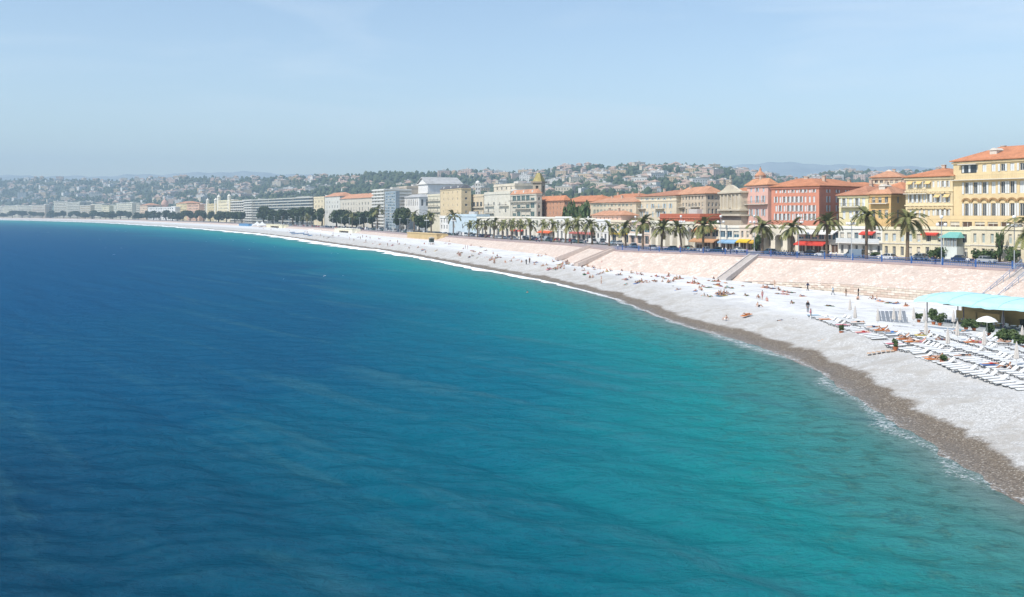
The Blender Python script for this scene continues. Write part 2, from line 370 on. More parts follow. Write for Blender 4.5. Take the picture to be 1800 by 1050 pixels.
def foam_mat():
    m, t, b = new_mat('sea_foam')
    geo = t.nodes.new('ShaderNodeNewGeometry'); pos = geo.outputs['Position']
    b.inputs['Base Color'].default_value = (0.86, 0.88, 0.88, 1); b.inputs['Roughness'].default_value = 0.7
    n = noise_node(t, 2.4, 7, pos, 0.75, 1.2)
    t.links.new(math_node(t, 'MULTIPLY', maprange(t, math_node(t, 'ADD', n, math_node(t, 'MULTIPLY', math_node(t, 'SUBTRACT', attr(t, 'dense'), 0.5), 0.6)), 0.42, 0.62), maprange(t, attr(t, 'dense'), 0.1, 0.75, 0.35, 1.0)), b.inputs['Alpha'])
    return m
def build_foam():
    S = SH; N = SHN; s = np.concatenate([[0], np.cumsum(np.linalg.norm(np.diff(S, axis=0), axis=1))]); Y = S[:, 1]
    ok = (Y > 40); S, N, s, Y = S[ok], N[ok], s[ok], Y[ok]
    base = np.interp(Y, [40, 75, 150, 200, 230, 260, 300, 360, 420, 520, 600, 680, 760, 900, 1200, 4000], [2.0, 2.4, 1.3, 0.8, 0.9, 1.6, 2.0, 1.5, 3.0, 5.5, 4.0, 7.5, 4.5, 5.5, 4, 12])
    dens = np.interp(Y, [40, 80, 120, 200, 240, 300, 4000], [0.40, 0.44, 0.46, 0.55, 0.75, 1.0, 1.0])
    wob = np.array([mnoise.noise(Vector((a / 7.0, 1.3, 0))) + 0.8 * mnoise.noise(Vector((a / 23.0, 7.3, 0))) for a in s])
    wid = np.maximum(base * (1.0 + 1.5 * wob), 0.2)
    hgt = np.interp(Y, [40, 230, 300, 450, 700, 4000], [0.02, 0.05, 0.3, 0.55, 0.6, 0.8])
    ts = np.linspace(0, 1, 9); rows = []; da = []
    inn = 0.7 + 0.8 * np.array([mnoise.noise(Vector((a / 5.0, 4.3, 2))) for a in s])
    for tt in ts:
        d = inn - tt * (wid + inn)
        z = np.where(d > 0, beach_profile(np.maximum(d, 0), Y) + 0.05, 0.05) + hgt * math.sin(math.pi * min(1, tt * 1.15)) ** 1.0 * (tt < 0.99) + 0.06
        rows.append(np.concatenate([S + N * d[:, None], z[:, None]], 1)); da.append(dens * (0.35 + 0.65 * math.sin(math.pi * (0.12 + 0.88 * (1 - tt)) * 0.9)))
    o = grid_obj('surf_foam', np.stack(rows, 1), foam_mat(), True, {'dense': np.stack(da, 1)})
    tag(o, 'white foam of small waves breaking along the waterline', 'foam', kind='stuff')
    # scattered whitecaps far out
    mb = MB(); r = random.Random(5)
    for _ in range(70):
        Y = math.exp(r.uniform(math.log(260), math.log(1500))); tx = r.uniform(-0.52, 0.18); x = tx * Y
        d = shore_d((x, Y))[0][0]
        if d > -25: continue
        a = r.uniform(0.2, 0.8) * (0.12 + Y / 480.0); bb = a * r.uniform(0.12, 0.3); n = 9; th = r.uniform(-0.3, 0.3)
        pts = []
        for k in range(n):
            q = 2 * math.pi * k / n; rr = r.uniform(0.5, 1.1); u, v = a * rr * math.cos(q), bb * rr * math.sin(q) * 2
            pts.append((x + u * math.cos(th) - v * math.sin(th), Y + u * math.sin(th) + v * math.cos(th), 0.28 + 0.1 * math.cos(q)))
        mb.quad(*pts)
    o = mb.build('whitecaps', mat('whitecap_foam', (0.85, 0.87, 0.88), 0.8, 0), None)
    tag(o, 'small white flecks of foam scattered over the open sea', 'foam', kind='stuff')
build_foam()

# ------------------------------------------------------------------ promenade, road, town ground
def strip(name, d0, d1, dz0, dz1, m, label, sel=None, kind='structure', cat=None):
    a = PR + PRN * d0; b = PR + PRN * d1
    G = np.stack([np.concatenate([a, (PRZ + dz0)[:, None]], 1), np.concatenate([b, (PRZ + dz1)[:, None]], 1)], 1)
    if sel is not None: G = G[sel]
    o = grid_obj(name, G[::-1], m, False); return tag(o, label, cat, kind=kind)
M_PAVE = mat('promenade_paving', (0.36, 0.30, 0.29), 0.85, 0.15, 0.4)
M_ASPH = mat('asphalt', (0.085, 0.085, 0.09), 0.85, 0.2, 0.3)
M_KERB = mat('kerb_stone', (0.42, 0.40, 0.37), 0.8, 0.1, 1.0)
M_LINE = mat('road_paint', (0.75, 0.75, 0.73), 0.7, 0.1, 2.0)
strip('promenade', -0.3, 10.0, 0.0, 0.0, M_PAVE, 'wide pinkish grey seafront promenade above the beach', cat='promenade')
strip('kerb', 10.0, 10.3, 0.004, 0.004, M_KERB, 'pale kerb along the seaward side of the road')
strip('kerb_face', 10.3, 10.304, 0.004, -0.13, M_KERB, 'pale kerb face along the seaward side of the road')
strip('road', 10.3, 21.0, -0.13, -0.13, M_ASPH, 'asphalt seafront road behind the palms', cat='road')
for dd_ in (13.4, 17.2):
    strip('lane_line', dd_, dd_ + 0.18, -0.126, -0.126, M_LINE, 'white painted lane line on the seafront road')
strip('kerb', 20.996, 21.0, -0.13, 0.004, M_KERB, 'pale kerb on the town side of the road')
strip('pavement', 21.0, 25.5, 0.0, 0.0, M_PAVE, 'town side pavement in front of the low terrace')
def build_ground():
    ds = [25.5, 60, 140, 320, 700, 1500, 3000, 5600]
    N = PRN.copy()
    rows = []
    for d in ds:
        w_ = min(1.0, d / 1500.0); n = N * (1 - w_) + np.array([0.35, 0.94]) * w_; n /= np.linalg.norm(n, axis=1)[:, None]
        P = PR + n * d; P[:, 0] = np.clip(P[:, 0], -5700, 5700); P[:, 1] = np.minimum(P[:, 1], 8600); rows.append(np.concatenate([P, (PRZ - 0.01)[:, None]], 1))
    o = grid_obj('ground', np.stack(rows, 1)[::-1], mat('town_ground', (0.22, 0.21, 0.19), 0.9, 0.2, 0.05), False)
    tag(o, 'level town ground behind the seafront', 'ground', kind='structure')
build_ground()

# ------------------------------------------------------------------ hills
RIDGE = [(-500, 318), (-200, 316), (0, 317), (60, 315), (130, 317), (200, 318), (260, 316), (330, 312), (400, 314), (460, 314), (520, 313), (580, 312), (640, 309), (680, 305), (720, 308), (760, 306), (830, 304),
         (900, 307), (950, 303), (1000, 296), (1060, 294), (1150, 293), (1200, 294), (1260, 297), (1320, 303), (1390, 318), (1420, 316), (1450, 307), (1490, 304), (1530, 305), (1560, 309), (1600, 303), (1700, 302), (1800, 301), (2000, 300), (2400, 305)]
RPX = np.array([a for a, _ in RIDGE], float); RPY = np.array([b for _, b in RIDGE], float)
def ridge_Y(px): return np.interp(px, [-500, 0, 400, 640, 720, 900, 1150, 1300, 1500, 1800, 2400], [5200, 4400, 3500, 2600, 2400, 2700, 2300, 2400, 2700, 2400, 2300])
def front_Y(px): return np.interp(px, [-500, 0, 300, 500, 700, 1000, 1400, 1800, 2400], [3700, 3150, 2000, 1350, 1050, 800, 700, 620, 500])
def hill_z(px, t):
    """height of the hills: column px, t = 0 at the foot, 1 at the ridge, up to 1.35 on the far side"""
    Yr = ridge_Y(px); zr = CAM_H + (HOR - np.interp(px, RPX, RPY)) * Yr / F
    tt = np.clip(t, 0, 1); s = 0.42 * tt + 0.58 * tt ** 1.9
    z = 5.0 + (zr - 5.0) * s
    return np.where(t > 1, zr - (t - 1) * 0.5 * zr, z)
def hill_xy(px, t):
    Y = front_Y(px) + (ridge_Y(px) - front_Y(px)) * t; return (px - 900.0) * Y / F, Y
def build_hills():
    px = np.arange(-480, 2400, 8.0); t = np.linspace(-0.02, 1.4, 60)
    PX, T = np.meshgrid(px, t); X, Y = hill_xy(PX, T); Z = hill_z(PX, T)
    Z += np.clip(T, 0, 1) * (1 - smooth((T - 0.75) / 0.25)) * (14 * np.sin(X * 0.006 + 2) * np.sin(Y * 0.0053) + 6 * np.sin(X * 0.017) * np.sin(Y * 0.013 + 1))
    m, t_, b = new_mat('hill_scrub')
    geo = t_.nodes.new('ShaderNodeNewGeometry'); pos = geo.outputs['Position']
    r1 = ramp(t_, [(0.35, (0.035, 0.055, 0.025)), (0.55, (0.07, 0.085, 0.04)), (0.7, (0.16, 0.14, 0.09))]); t_.links.new(noise_node(t_, 0.012, 6, pos, 0.65), r1.inputs[0])
    t_.links.new(r1.outputs[0], b.inputs['Base Color']); b.inputs['Roughness'].default_value = 0.95
    o = grid_obj('hills', np.stack([X, Y, Z], -1), m, True); tag(o, 'green hills behind the town', 'hill', kind='structure')
    # distant mountains
    mp_ = [(-500, 312), (-100, 306), (150, 309), (420, 300), (520, 305), (700, 312), (900, 312), (1100, 306), (1250, 294), (1350, 283), (1430, 286), (1520, 290), (1620, 292), (1700, 296), (1800, 298), (2000, 300), (2300, 306)]
    a = np.array([p[0] for p in mp_], float); bb = np.array([p[1] for p in mp_], float)
    px = np.arange(-300, 2200, 6.0); t = np.linspace(0, 1.3, 24); PX, T = np.meshgrid(px, t); Y = 5600 + 2300 * T
    zr = CAM_H + (HOR - np.interp(PX, a, bb) + 1.2 * np.sin(PX * 0.06) + 0.8 * np.sin(PX * 0.15)) * 7900 / F
    Z = np.where(T > 1, zr * (1 - (T - 1)), zr * T ** 1.2)
    X = (PX - 900) * Y / F
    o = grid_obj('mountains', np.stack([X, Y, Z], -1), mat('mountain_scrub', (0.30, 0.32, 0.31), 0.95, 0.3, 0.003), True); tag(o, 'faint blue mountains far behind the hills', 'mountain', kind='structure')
build_hills()

# ------------------------------------------------------------------ sea wall, stairs, railing
def stone_mat():
    m, t, b = new_mat('sea_wall_stone')
    geo = t.nodes.new('ShaderNodeNewGeometry'); pos = geo.outputs['Position']
    vo = t.nodes.new('ShaderNodeTexVoronoi'); vo.inputs['Scale'].default_value = 1.5; t.links.new(pos, vo.inputs['Vector'])
    sp = t.nodes.new('ShaderNodeSeparateColor'); t.links.new(vo.outputs['Color'], sp.inputs[0])
    st = ramp(t, [(0, (0.54, 0.42, 0.345)), (0.3, (0.61, 0.49, 0.415)), (0.65, (0.66, 0.55, 0.475)), (1, (0.74, 0.655, 0.585))]); t.links.new(sp.outputs[0], st.inputs[0])
    big = maprange(t, noise_node(t, 0.16, 5, pos, 0.65), 0.42, 0.66)
    c = mix_node(t, math_node(t, 'MULTIPLY', big, 0.6), st.outputs[0], (0.50, 0.41, 0.34))
    mpd = t.nodes.new('ShaderNodeMapping'); mpd.inputs['Scale'].default_value = (0.5, 0.5, 0.06); t.links.new(pos, mpd.inputs[0])
    c = mix_node(t, math_node(t, 'MULTIPLY', maprange(t, noise_node(t, 0.7, 5, mpd.outputs[0], 0.65), 0.50, 0.72), 0.7), c, (0.40, 0.325, 0.275))
    vd = t.nodes.new('ShaderNodeTexVoronoi'); vd.feature = 'DISTANCE_TO_EDGE'; vd.inputs['Scale'].default_value = 1.5; t.links.new(pos, vd.inputs['Vector'])
    c = mix_node(t, maprange(t, vd.outputs['Distance'], 0.09, 0.02), c, (0.50, 0.395, 0.33))
    t.links.new(c, b.inputs['Base Color']); b.inputs['Roughness'].default_value = 0.9
    bp = t.nodes.new('ShaderNodeBump'); bp.inputs['Strength'].default_value = 0.35; bp.inputs['Distance'].default_value = 0.1
    t.links.new(maprange(t, vd.outputs['Distance'], 0.0, 0.12), bp.inputs['Height']); t.links.new(bp.outputs[0], b.inputs['Normal'])
    return m
M_STONE = stone_mat()
M_BLOCK = mat('limestone_block', (0.58, 0.50, 0.42), 0.9, 0.22, 0.8, 0.4)
M_CONC = mat('stair_concrete', (0.47, 0.43, 0.405), 0.9, 0.12, 1.2)
M_BLUE = mat('blue_railing_paint', (0.045, 0.13, 0.36), 0.5, 0.06, 2)
RUN = np.interp(PR[:, 1], [200, 260, 420, 700], [10.0, 9.0, 6.5, 5.0])
ZF = zfoot(PR[:, 1])
ZV = np.interp(PR[:, 1], [178, 212, 228, 246], [3.3, 3.0, 2.3, 0.9]); HASV = ZV > ZF - 0.5
def idx_px(px):
    c = 900 + F * PR[:, 0] / np.maximum(PR[:, 1], 1); ok = PR[:, 1] > 60
    return int(np.argmin(np.where(ok, np.abs(c - px), 1e9)))
def build_wall():
    root = empty('sea_wall', (PR[60, 0], PR[60, 1], 0)); tag(root, 'long sloping pink stone sea wall between the beach and the promenade', 'sea wall')
    O = np.array([root.location.x, root.location.y, 0])
    bot = np.where(HASV, ZV, ZF - 0.5)
    run = np.where(HASV, RUN, RUN * (PRZ - bot) / np.maximum(PRZ - ZF, 0.5))
    cuts = [0, idx_px(1790), idx_px(1560), idx_px(1333), idx_px(1078), idx_px(1034), idx_px(770), idx_px(500), len(PR) - 1]
    cuts = sorted(set(cuts))
    for a, b in zip(cuts[:-1], cuts[1:]):
        rows = []
        for k in range(7):
            q = k / 6; bulge = 0.10 * math.sin(math.pi * q)
            P = PR[a:b + 1] - PRN[a:b + 1] * (0.3 + run[a:b + 1] * q)[:, None]
            rows.append(np.concatenate([P, (PRZ[a:b + 1] - 0.25 + (bot[a:b + 1] - PRZ[a:b + 1] + 0.25) * q + bulge)[:, None]], 1))
        G = np.stack(rows, 1) - O
        grid_obj('slope', G, M_STONE, True, parent=root)
    # coping along the top
    r0 = np.concatenate([PR - PRN * 0.55, (PRZ + 0.06)[:, None]], 1) - O; r1 = np.concatenate([PR + PRN * 0.25, (PRZ + 0.06)[:, None]], 1) - O
    r2 = r0 - np.array([0, 0, 0.36]); r3 = r1 - np.array([0, 0, 0.36])
    grid_obj('coping', np.stack([r3, r1, r0, r2], 1)[::-1], mat('coping_stone', (0.33, 0.25, 0.24), 0.85, 0.15, 0.6), False, parent=root)
    # lower vertical wall of big blocks
    v = np.where(HASV)[0]; v = v[(PR[v, 1] > 60)]; a, b = v[0], v[-1]
    line = (PR - PRN * (0.3 + run)[:, None])
    bk = line + PRN * 0.35
    G = np.stack([np.concatenate([bk[a:b + 1], (ZV[a:b + 1] - 0.05)[:, None]], 1), np.concatenate([bk[a:b + 1], (ZF[a:b + 1] - 1.0)[:, None]], 1)], 1) - O
    grid_obj('wall_backing', G, mat('mortar', (0.33, 0.27, 0.22), 0.95, 0.1, 1), False, parent=root)
    seg = np.linalg.norm(np.diff(line, axis=0), axis=1); S = np.concatenate([[0], np.cumsum(seg)])
    proto = []
    for q in range(4):
        mb = MB(); L_ = 1.72; jj = [random.uniform(-0.03, 0.03) for _ in range(4)]
        mb.v = [(0, 0.5, 0), (L_, 0.5, 0), (L_, 0.5, 0.46), (0, 0.5, 0.46), (0.05, -0.03 + jj[0], 0.03), (L_ - 0.05, -0.03 + jj[1], 0.03), (L_ - 0.05, -0.03 + jj[2], 0.43), (0.05, -0.03 + jj[3], 0.43),
                (0, 0.03, 0), (L_, 0.03, 0), (L_, 0.03, 0.46), (0, 0.03, 0.46)]
        mb.f = [(4, 5, 6, 7), (8, 9, 5, 4), (9, 10, 6, 5), (10, 11, 7, 6), (11, 8, 4, 7), (0, 1, 9, 8), (3, 11, 10, 2), (0, 8, 11, 3), (1, 2, 10, 9)]; mb.mi = [0] * 9
        mm = mat('limestone_block_%d' % q, [(0.60, 0.52, 0.43), (0.53, 0.45, 0.37), (0.66, 0.58, 0.50), (0.56, 0.44, 0.36)][q], 0.9, 0.2, 0.7, 0.4)
        proto.append(mb.mesh('stone_block', mm))
    s0 = S[idx_px(1815)]; s1 = S[b]; n = 0
    for row in range(5):
        s = s0 + (row % 2) * 0.86
        while s < s1 and n < 300:
            i = int(np.searchsorted(S, s)); i = min(max(i, 1), len(S) - 1)
            f_ = (s - S[i - 1]) / max(S[i] - S[i - 1], 1e-6); p = line[i - 1] * (1 - f_) + line[i] * f_; z = ZV[i - 1] * (1 - f_) + ZV[i] * f_ - 0.49 * (row + 1)
            if z > ZF[i] - 0.45 and HASV[i]:
                tv = line[min(i + 1, len(line) - 1)] - line[i - 1]; o = link('stone_block', random.choice(proto), root)
                o.location = (p[0] - O[0], p[1] - O[1], z); o.rotation_euler = (0, 0, math.atan2(tv[1], tv[0]) + math.pi); n += 1
            s += 1.76
    # stairs cut into the slope
    for px, wd, rail, lab in ((1333, 2.8, 0, 'stone stairs down the sea wall where the railing meets the motorbikes'), (1080, 3.0, 0, 'stone stairs down the sea wall at the far end of the blue railing'),
                              (1038, 2.6, 0, 'narrow pale stairs down the sea wall beyond the end of the blue railing'), (1806, 3.2, 1, 'stairs with blue grey handrails behind the cyan beach canopy')):
        i = idx_px(px); p = PR[i]; nrm = PRN[i]; tz = PRZ[i]; ru = run[i] + 1.5; zb = (ZF[i] - 0.2)
        st = empty('beach_stairs', (p[0], p[1], tz), math.atan2(nrm[1], nrm[0]) + math.pi / 2)     # local +y runs seaward (-n)
        tag(st, lab, 'stairs')
        mb = MB(); ns = int((tz - zb) / 0.17); hw = wd / 2
        for k in range(ns):
            y0 = 0.2 + ru * k / ns; y1 = 0.2 + ru * (k + 1) / ns; zt = -0.17 * k
            mb.box(-hw, hw, y0, y1 + 0.02, zt - 0.75, zt + 0.24)
        mc = M_CONC if px in (1333, 1806) else mat('pink_stair_stone', (0.52, 0.43, 0.38), 0.9, 0.12, 1.2); st_ = mb.build('steps', mc, st); st_['kind'] = 'stuff'
        for sx in (-1, 1):
            mb = MB(); x0, x1 = (sx * hw - 0.16, sx * hw + 0.16)
            q = [(0.2, 0.62), (ru + 0.4, (zb - tz) + 0.62), (ru + 0.4, (zb - tz) - 0.6), (0.2, -0.6)]
            A = [(x0, y, z) for y, z in q]; B = [(x1, y, z) for y, z in q]
            mb.quad(*A).quad(*reversed(B))
            for k in range(4): mb.quad(A[k], B[k], B[(k + 1) % 4], A[(k + 1) % 4])
            mb.build('parapet', mc, st)
            if rail:
                mb = MB()
                for hgt in (1.5, 1.95):
                    mb.bar((sx * hw, 0.2, hgt), (sx * hw, ru, zb - tz + hgt), 0.05)
                for k in range(8):
                    y = 0.2 + (ru - 0.2) * k / 7; z = (zb - tz) * k / 7; mb.bar((sx * hw, y, z + 0.6), (sx * hw, y, z + 1.97), 0.045)
                mb.build('handrail', mat('handrail_paint', (0.22, 0.30, 0.42), 0.5, 0), st)
build_wall()

def build_railing():
    a, b = 0, idx_px(1078); root = empty('promenade_railing', (*PR[idx_px(1500)], PRZ[idx_px(1500)])); tag(root, 'blue metal railing along the edge of the promenade', 'railing')
    O = np.array(root.location)
    a = idx_px(1990)
    line = PR + PRN * 0.0
    S = np.concatenate([[0], np.cumsum(np.linalg.norm(np.diff(line, axis=0), axis=1))])
    def pt(s): return np.array([np.interp(s, S, line[:, 0]), np.interp(s, S, line[:, 1]), np.interp(s, S, PRZ)])
    post = MB().box(-0.11, 0.11, -0.11, 0.11, 0.0, 1.45).box(-0.14, 0.14, -0.14, 0.14, 1.45, 1.53).mesh('post', M_BLUE)
    s = S[a]
    while s < S[b]:
        p = pt(s) - O; o = link('post', post, root); o.location = (p[0], p[1], p[2] + 0.06); s += 7.6
    for h in (0.2, 0.62, 1.12):
        pts = [tuple(pt(q) - O + np.array([0, 0, h + 0.06])) for q in np.arange(S[a], S[b], 3.8)]
        MB().tube(pts, 0.035, 4).build('rail', M_BLUE, root)
    mb = MB()
    for q in np.arange(S[a], S[b], 0.42):
        p = pt(q) - O; mb.box(p[0] - 0.022, p[0] + 0.022, p[1] - 0.022, p[1] + 0.022, p[2] + 0.2, p[2] + 1.15)
    o = mb.build('balusters', M_BLUE, root); o['kind'] = 'stuff'
build_railing()

# ------------------------------------------------------------------ buildings
def glass_mat(name, col, rough=0.12):
    if name in MATS: return MATS[name]
    m, t, b = new_mat(name); b.inputs['Base Color'].default_value = (*col, 1); b.inputs['Roughness'].default_value = rough; b.inputs['Specular IOR Level'].default_value = 0.6
    MATS[name] = m; return m
def tile_mat(name, col):
    if name in MATS: return MATS[name]
    m, t, b = new_mat(name)
    c = t.nodes.new('ShaderNodeTexCoord')
    n = noise_node(t, 0.35, 6, c.outputs['Object'], 0.7); n2 = noise_node(t, 3.0, 3, c.outputs['Object'], 0.6)
    r = ramp(t, [(0.32, tuple(v * 0.62 for v in col)), (0.5, col), (0.68, tuple(min(1, v * 1.3 + 0.02) for v in col))])
    t.links.new(math_node(t, 'ADD', math_node(t, 'MULTIPLY', n, 0.6), math_node(t, 'MULTIPLY', n2, 0.4)), r.inputs[0]); t.links.new(r.outputs[0], b.inputs['Base Color'])
    wv = t.nodes.new('ShaderNodeTexWave'); wv.inputs['Scale'].default_value = 1.1; wv.bands_direction = 'X'; t.links.new(c.outputs['Object'], wv.inputs[0])
    bp = t.nodes.new('ShaderNodeBump'); bp.inputs['Strength'].default_value = 0.5; bp.inputs['Distance'].default_value = 0.1
    t.links.new(wv.outputs['Fac'], bp.inputs['Height']); t.links.new(bp.outputs[0], b.inputs['Normal']); b.inputs['Roughness'].default_value = 0.85
    MATS[name] = m; return m
def plaster(col):
    key = 'plaster_%02d%02d%02d' % tuple(int(c * 99) for c in col)
    if key in MATS: return MATS[key]
    m, t, b = new_mat(key); c = t.nodes.new('ShaderNodeTexCoord'); o_ = c.outputs['Object']; b.inputs['Roughness'].default_value = 0.9; b.inputs['Specular IOR Level'].default_value = 0.2
    r = ramp(t, [(0.3, tuple(v * 0.84 for v in col)), (0.5, col), (0.75, tuple(min(0.8, v * 1.10) for v in col))]); t.links.new(noise_node(t, 0.30, 6, o_, 0.7), r.inputs[0])
    mp_ = t.nodes.new('ShaderNodeMapping'); mp_.inputs['Scale'].default_value = (1.0, 1.0, 0.10); t.links.new(o_, mp_.inputs[0])
    st = math_node(t, 'MULTIPLY', maprange(t, noise_node(t, 0.8, 5, mp_.outputs[0], 0.7), 0.52, 0.75), 0.42)       # run-off stains and faded paint
    t.links.new(mix_node(t, st, r.outputs[0], tuple(v * 0.66 for v in col)), b.inputs['Base Color']); MATS[key] = m; return m
T_OR = tile_mat('orange_tiles', (0.50, 0.205, 0.10)); T_OR2 = tile_mat('faded_orange_tiles', (0.50, 0.255, 0.15)); T_OR3 = tile_mat('brown_orange_tiles', (0.42, 0.19, 0.11)); T_OR4 = tile_mat('pale_orange_tiles', (0.53, 0.26, 0.14)); T_GR = tile_mat('grey_slates', (0.10, 0.10, 0.11)); T_ZN = mat('zinc_roof', (0.42, 0.42, 0.41), 0.6, 0.15, 0.3)
G_DK = glass_mat('dark_glass', (0.035, 0.045, 0.055)); G_BL = glass_mat('blue_glass', (0.05, 0.12, 0.17)); G_GN = glass_mat('green_glass', (0.06, 0.11, 0.10)); G_BR = glass_mat('dim_interior', (0.09, 0.05, 0.03), 0.6)
SHUT = {'w': mat('white_shutter', (0.62, 0.64, 0.64), 0.7, 0.05, 2), 'g': mat('grey_green_shutter', (0.30, 0.38, 0.36), 0.7, 0.05, 2), 'b': mat('pale_blue_shutter', (0.42, 0.52, 0.58), 0.7, 0.05, 2), 'd': mat('dark_shutter', (0.09, 0.10, 0.09), 0.7, 0.05, 2), 'n': mat('brown_shutter', (0.20, 0.12, 0.08), 0.7, 0.05, 2)}
M_FRAME = mat('window_frame_paint', (0.66, 0.65, 0.61), 0.6, 0.05, 2); M_TRIM = mat('pale_trim', (0.62, 0.58, 0.50), 0.85, 0.1, 0.5)
M_IRON = mat('wrought_iron', (0.10, 0.105, 0.11), 0.6, 0, 1)
WCACHE = {}
def window_mesh(wd, h, glass):
    k = ('w', round(wd, 1), round(h, 1), glass.name)
    if k not in WCACHE:
        wd, h = k[1], k[2]; e = 0.09
        fr = MB().box(-wd / 2, -wd / 2 + e, -0.05, 0.03, 0, h).box(wd / 2 - e, wd / 2, -0.05, 0.03, 0, h).box(-wd / 2 + e, wd / 2 - e, -0.05, 0.03, h - e, h).box(-wd / 2 + e, wd / 2 - e, -0.05, 0.03, 0, e).box(-0.04, 0.04, -0.04, 0.03, e, h - e)
        fr = fr.mesh('window', M_FRAME)
        pn = MB().quad((-wd / 2, 0.0, 0), (wd / 2, 0.0, 0), (wd / 2, 0.0, h), (-wd / 2, 0.0, h)).mesh('pane', glass)
        WCACHE[k] = (fr, pn)
    return WCACHE[k]
def shutter_mesh(wd, h, key):
    k = ('s', round(wd, 1), round(h, 1), key)
    if k not in WCACHE: WCACHE[k] = MB().box(-k[1] / 2, k[1] / 2, -0.06, 0.0, 0, k[2]).mesh('shutter', SHUT[key])
    return WCACHE[k]
WR = random.Random(99)
def blind_mesh(wd, h):
    k = ('b', round(wd, 1), round(h, 1))
    if k not in WCACHE: WCACHE[k] = MB().box(-wd / 2 + 0.08, wd / 2 - 0.08, -0.012, 0.0, 0, h - 0.08).mesh('blind', mat('cloth_blind', (0.58, 0.53, 0.44), 0.9, 0.05))
    return WCACHE[k]
def facade(mb, W, z0, z1, wins, place, rec=0.28):
    """wall sheet with real openings and reveals; place(a, y, z) maps facade coordinates to local space"""
    us = sorted({0.0, W} | {q for a in wins for q in a[:2]}); zs = sorted({z0, z1} | {q for a in wins for q in a[2:4]})
    for i in range(len(us) - 1):
        for j in range(len(zs) - 1):
            u, v = (us[i] + us[i + 1]) / 2, (zs[j] + zs[j + 1]) / 2
            if us[i + 1] - us[i] < 1e-4 or zs[j + 1] - zs[j] < 1e-4: continue
            if any(a[0] < u < a[1] and a[2] < v < a[3] for a in wins): continue
            mb.quad(place(us[i], 0, zs[j]), place(us[i + 1], 0, zs[j]), place(us[i + 1], 0, zs[j + 1]), place(us[i], 0, zs[j + 1]))
    for a0, a1, b0, b1 in [a[:4] for a in wins]:
        P = place
        mb.quad(P(a0, 0, b0), P(a0, rec, b0), P(a0, rec, b1), P(a0, 0, b1)); mb.quad(P(a1, 0, b0), P(a1, 0, b1), P(a1, rec, b1), P(a1, rec, b0))
        mb.quad(P(a0, 0, b1), P(a0, rec, b1), P(a1, rec, b1), P(a1, 0, b1)); mb.quad(P(a0, 0, b0), P(a1, 0, b0), P(a1, rec, b0), P(a0, rec, b0))
def hip_roof(mb, W, D, z, rh, ov=0.7, gable=False):
    x0, x1, y0, y1 = -ov, W + ov, -ov, D + ov
    A = [(x0, y0, z), (x1, y0, z), (x1, y1, z), (x0, y1, z)]
    if W >= D:
        i = 0 if gable else min((y1 - y0) / 2, (x1 - x0) / 2 - 0.3); R = [(x0 + i, (y0 + y1) / 2, z + rh), (x1 - i, (y0 + y1) / 2, z + rh)]
        mb.quad(A[0], A[1], R[1], R[0]); mb.quad(A[2], A[3], R[0], R[1]); mb.quad(A[1], A[2], R[1]); mb.quad(A[3], A[0], R[0])
    else:
        i = 0 if gable else min((x1 - x0) / 2, (y1 - y0) / 2 - 0.3); R = [((x0 + x1) / 2, y0 + i, z + rh), ((x0 + x1) / 2, y1 - i, z + rh)]
        mb.quad(A[1], A[2], R[1], R[0]); mb.quad(A[3], A[0], R[0], R[1]); mb.quad(A[0], A[1], R[0]); mb.quad(A[2], A[3], R[1])
    mb.box(x0, x1, y0, y1, z - 0.22, z - 0.003)
def frame_of(Lp, Cp, off, R=None, depth=15.0):
    a = Vector(off_pt(off, Lp)); c = Vector(off_pt(off, Cp)); u = c - a; W = u.length; u.normalize(); v = Vector((-u.y, u.x))
    if R is not None:
        k = (R - 900) / F; t = (k * c.y - c.x) / (v.x - k * v.y); depth = min(max(abs(t), 3.0), 60.0)
    return a, c, u, v, W, depth
def put_window(root, x, y, z, rz, wd, h, glass, shut, far, cache_name='window'):
    fr, pn = window_mesh(wd, h, glass)
    o = link('window', fr, root); o.location = (x, y, z); o.rotation_euler = (0, 0, rz)
    p = link('pane', pn, o)
    if shut:
        sm = shutter_mesh(wd / 2, h, shut); closed = WR.random() < 0.34
        for s in (-1, 1):
            q = link('shutter', sm, o); q.location = (s * wd / 4, -0.06, 0) if closed else (s * (wd / 2 + wd / 4 + 0.06), -0.30, 0)
    elif WR.random() < 0.35:
        f_ = WR.choice((0.35, 0.5, 0.7)); q = link('blind', blind_mesh(wd, h * f_), o); q.location = (0, -0.015, h * (1 - f_))
    return o
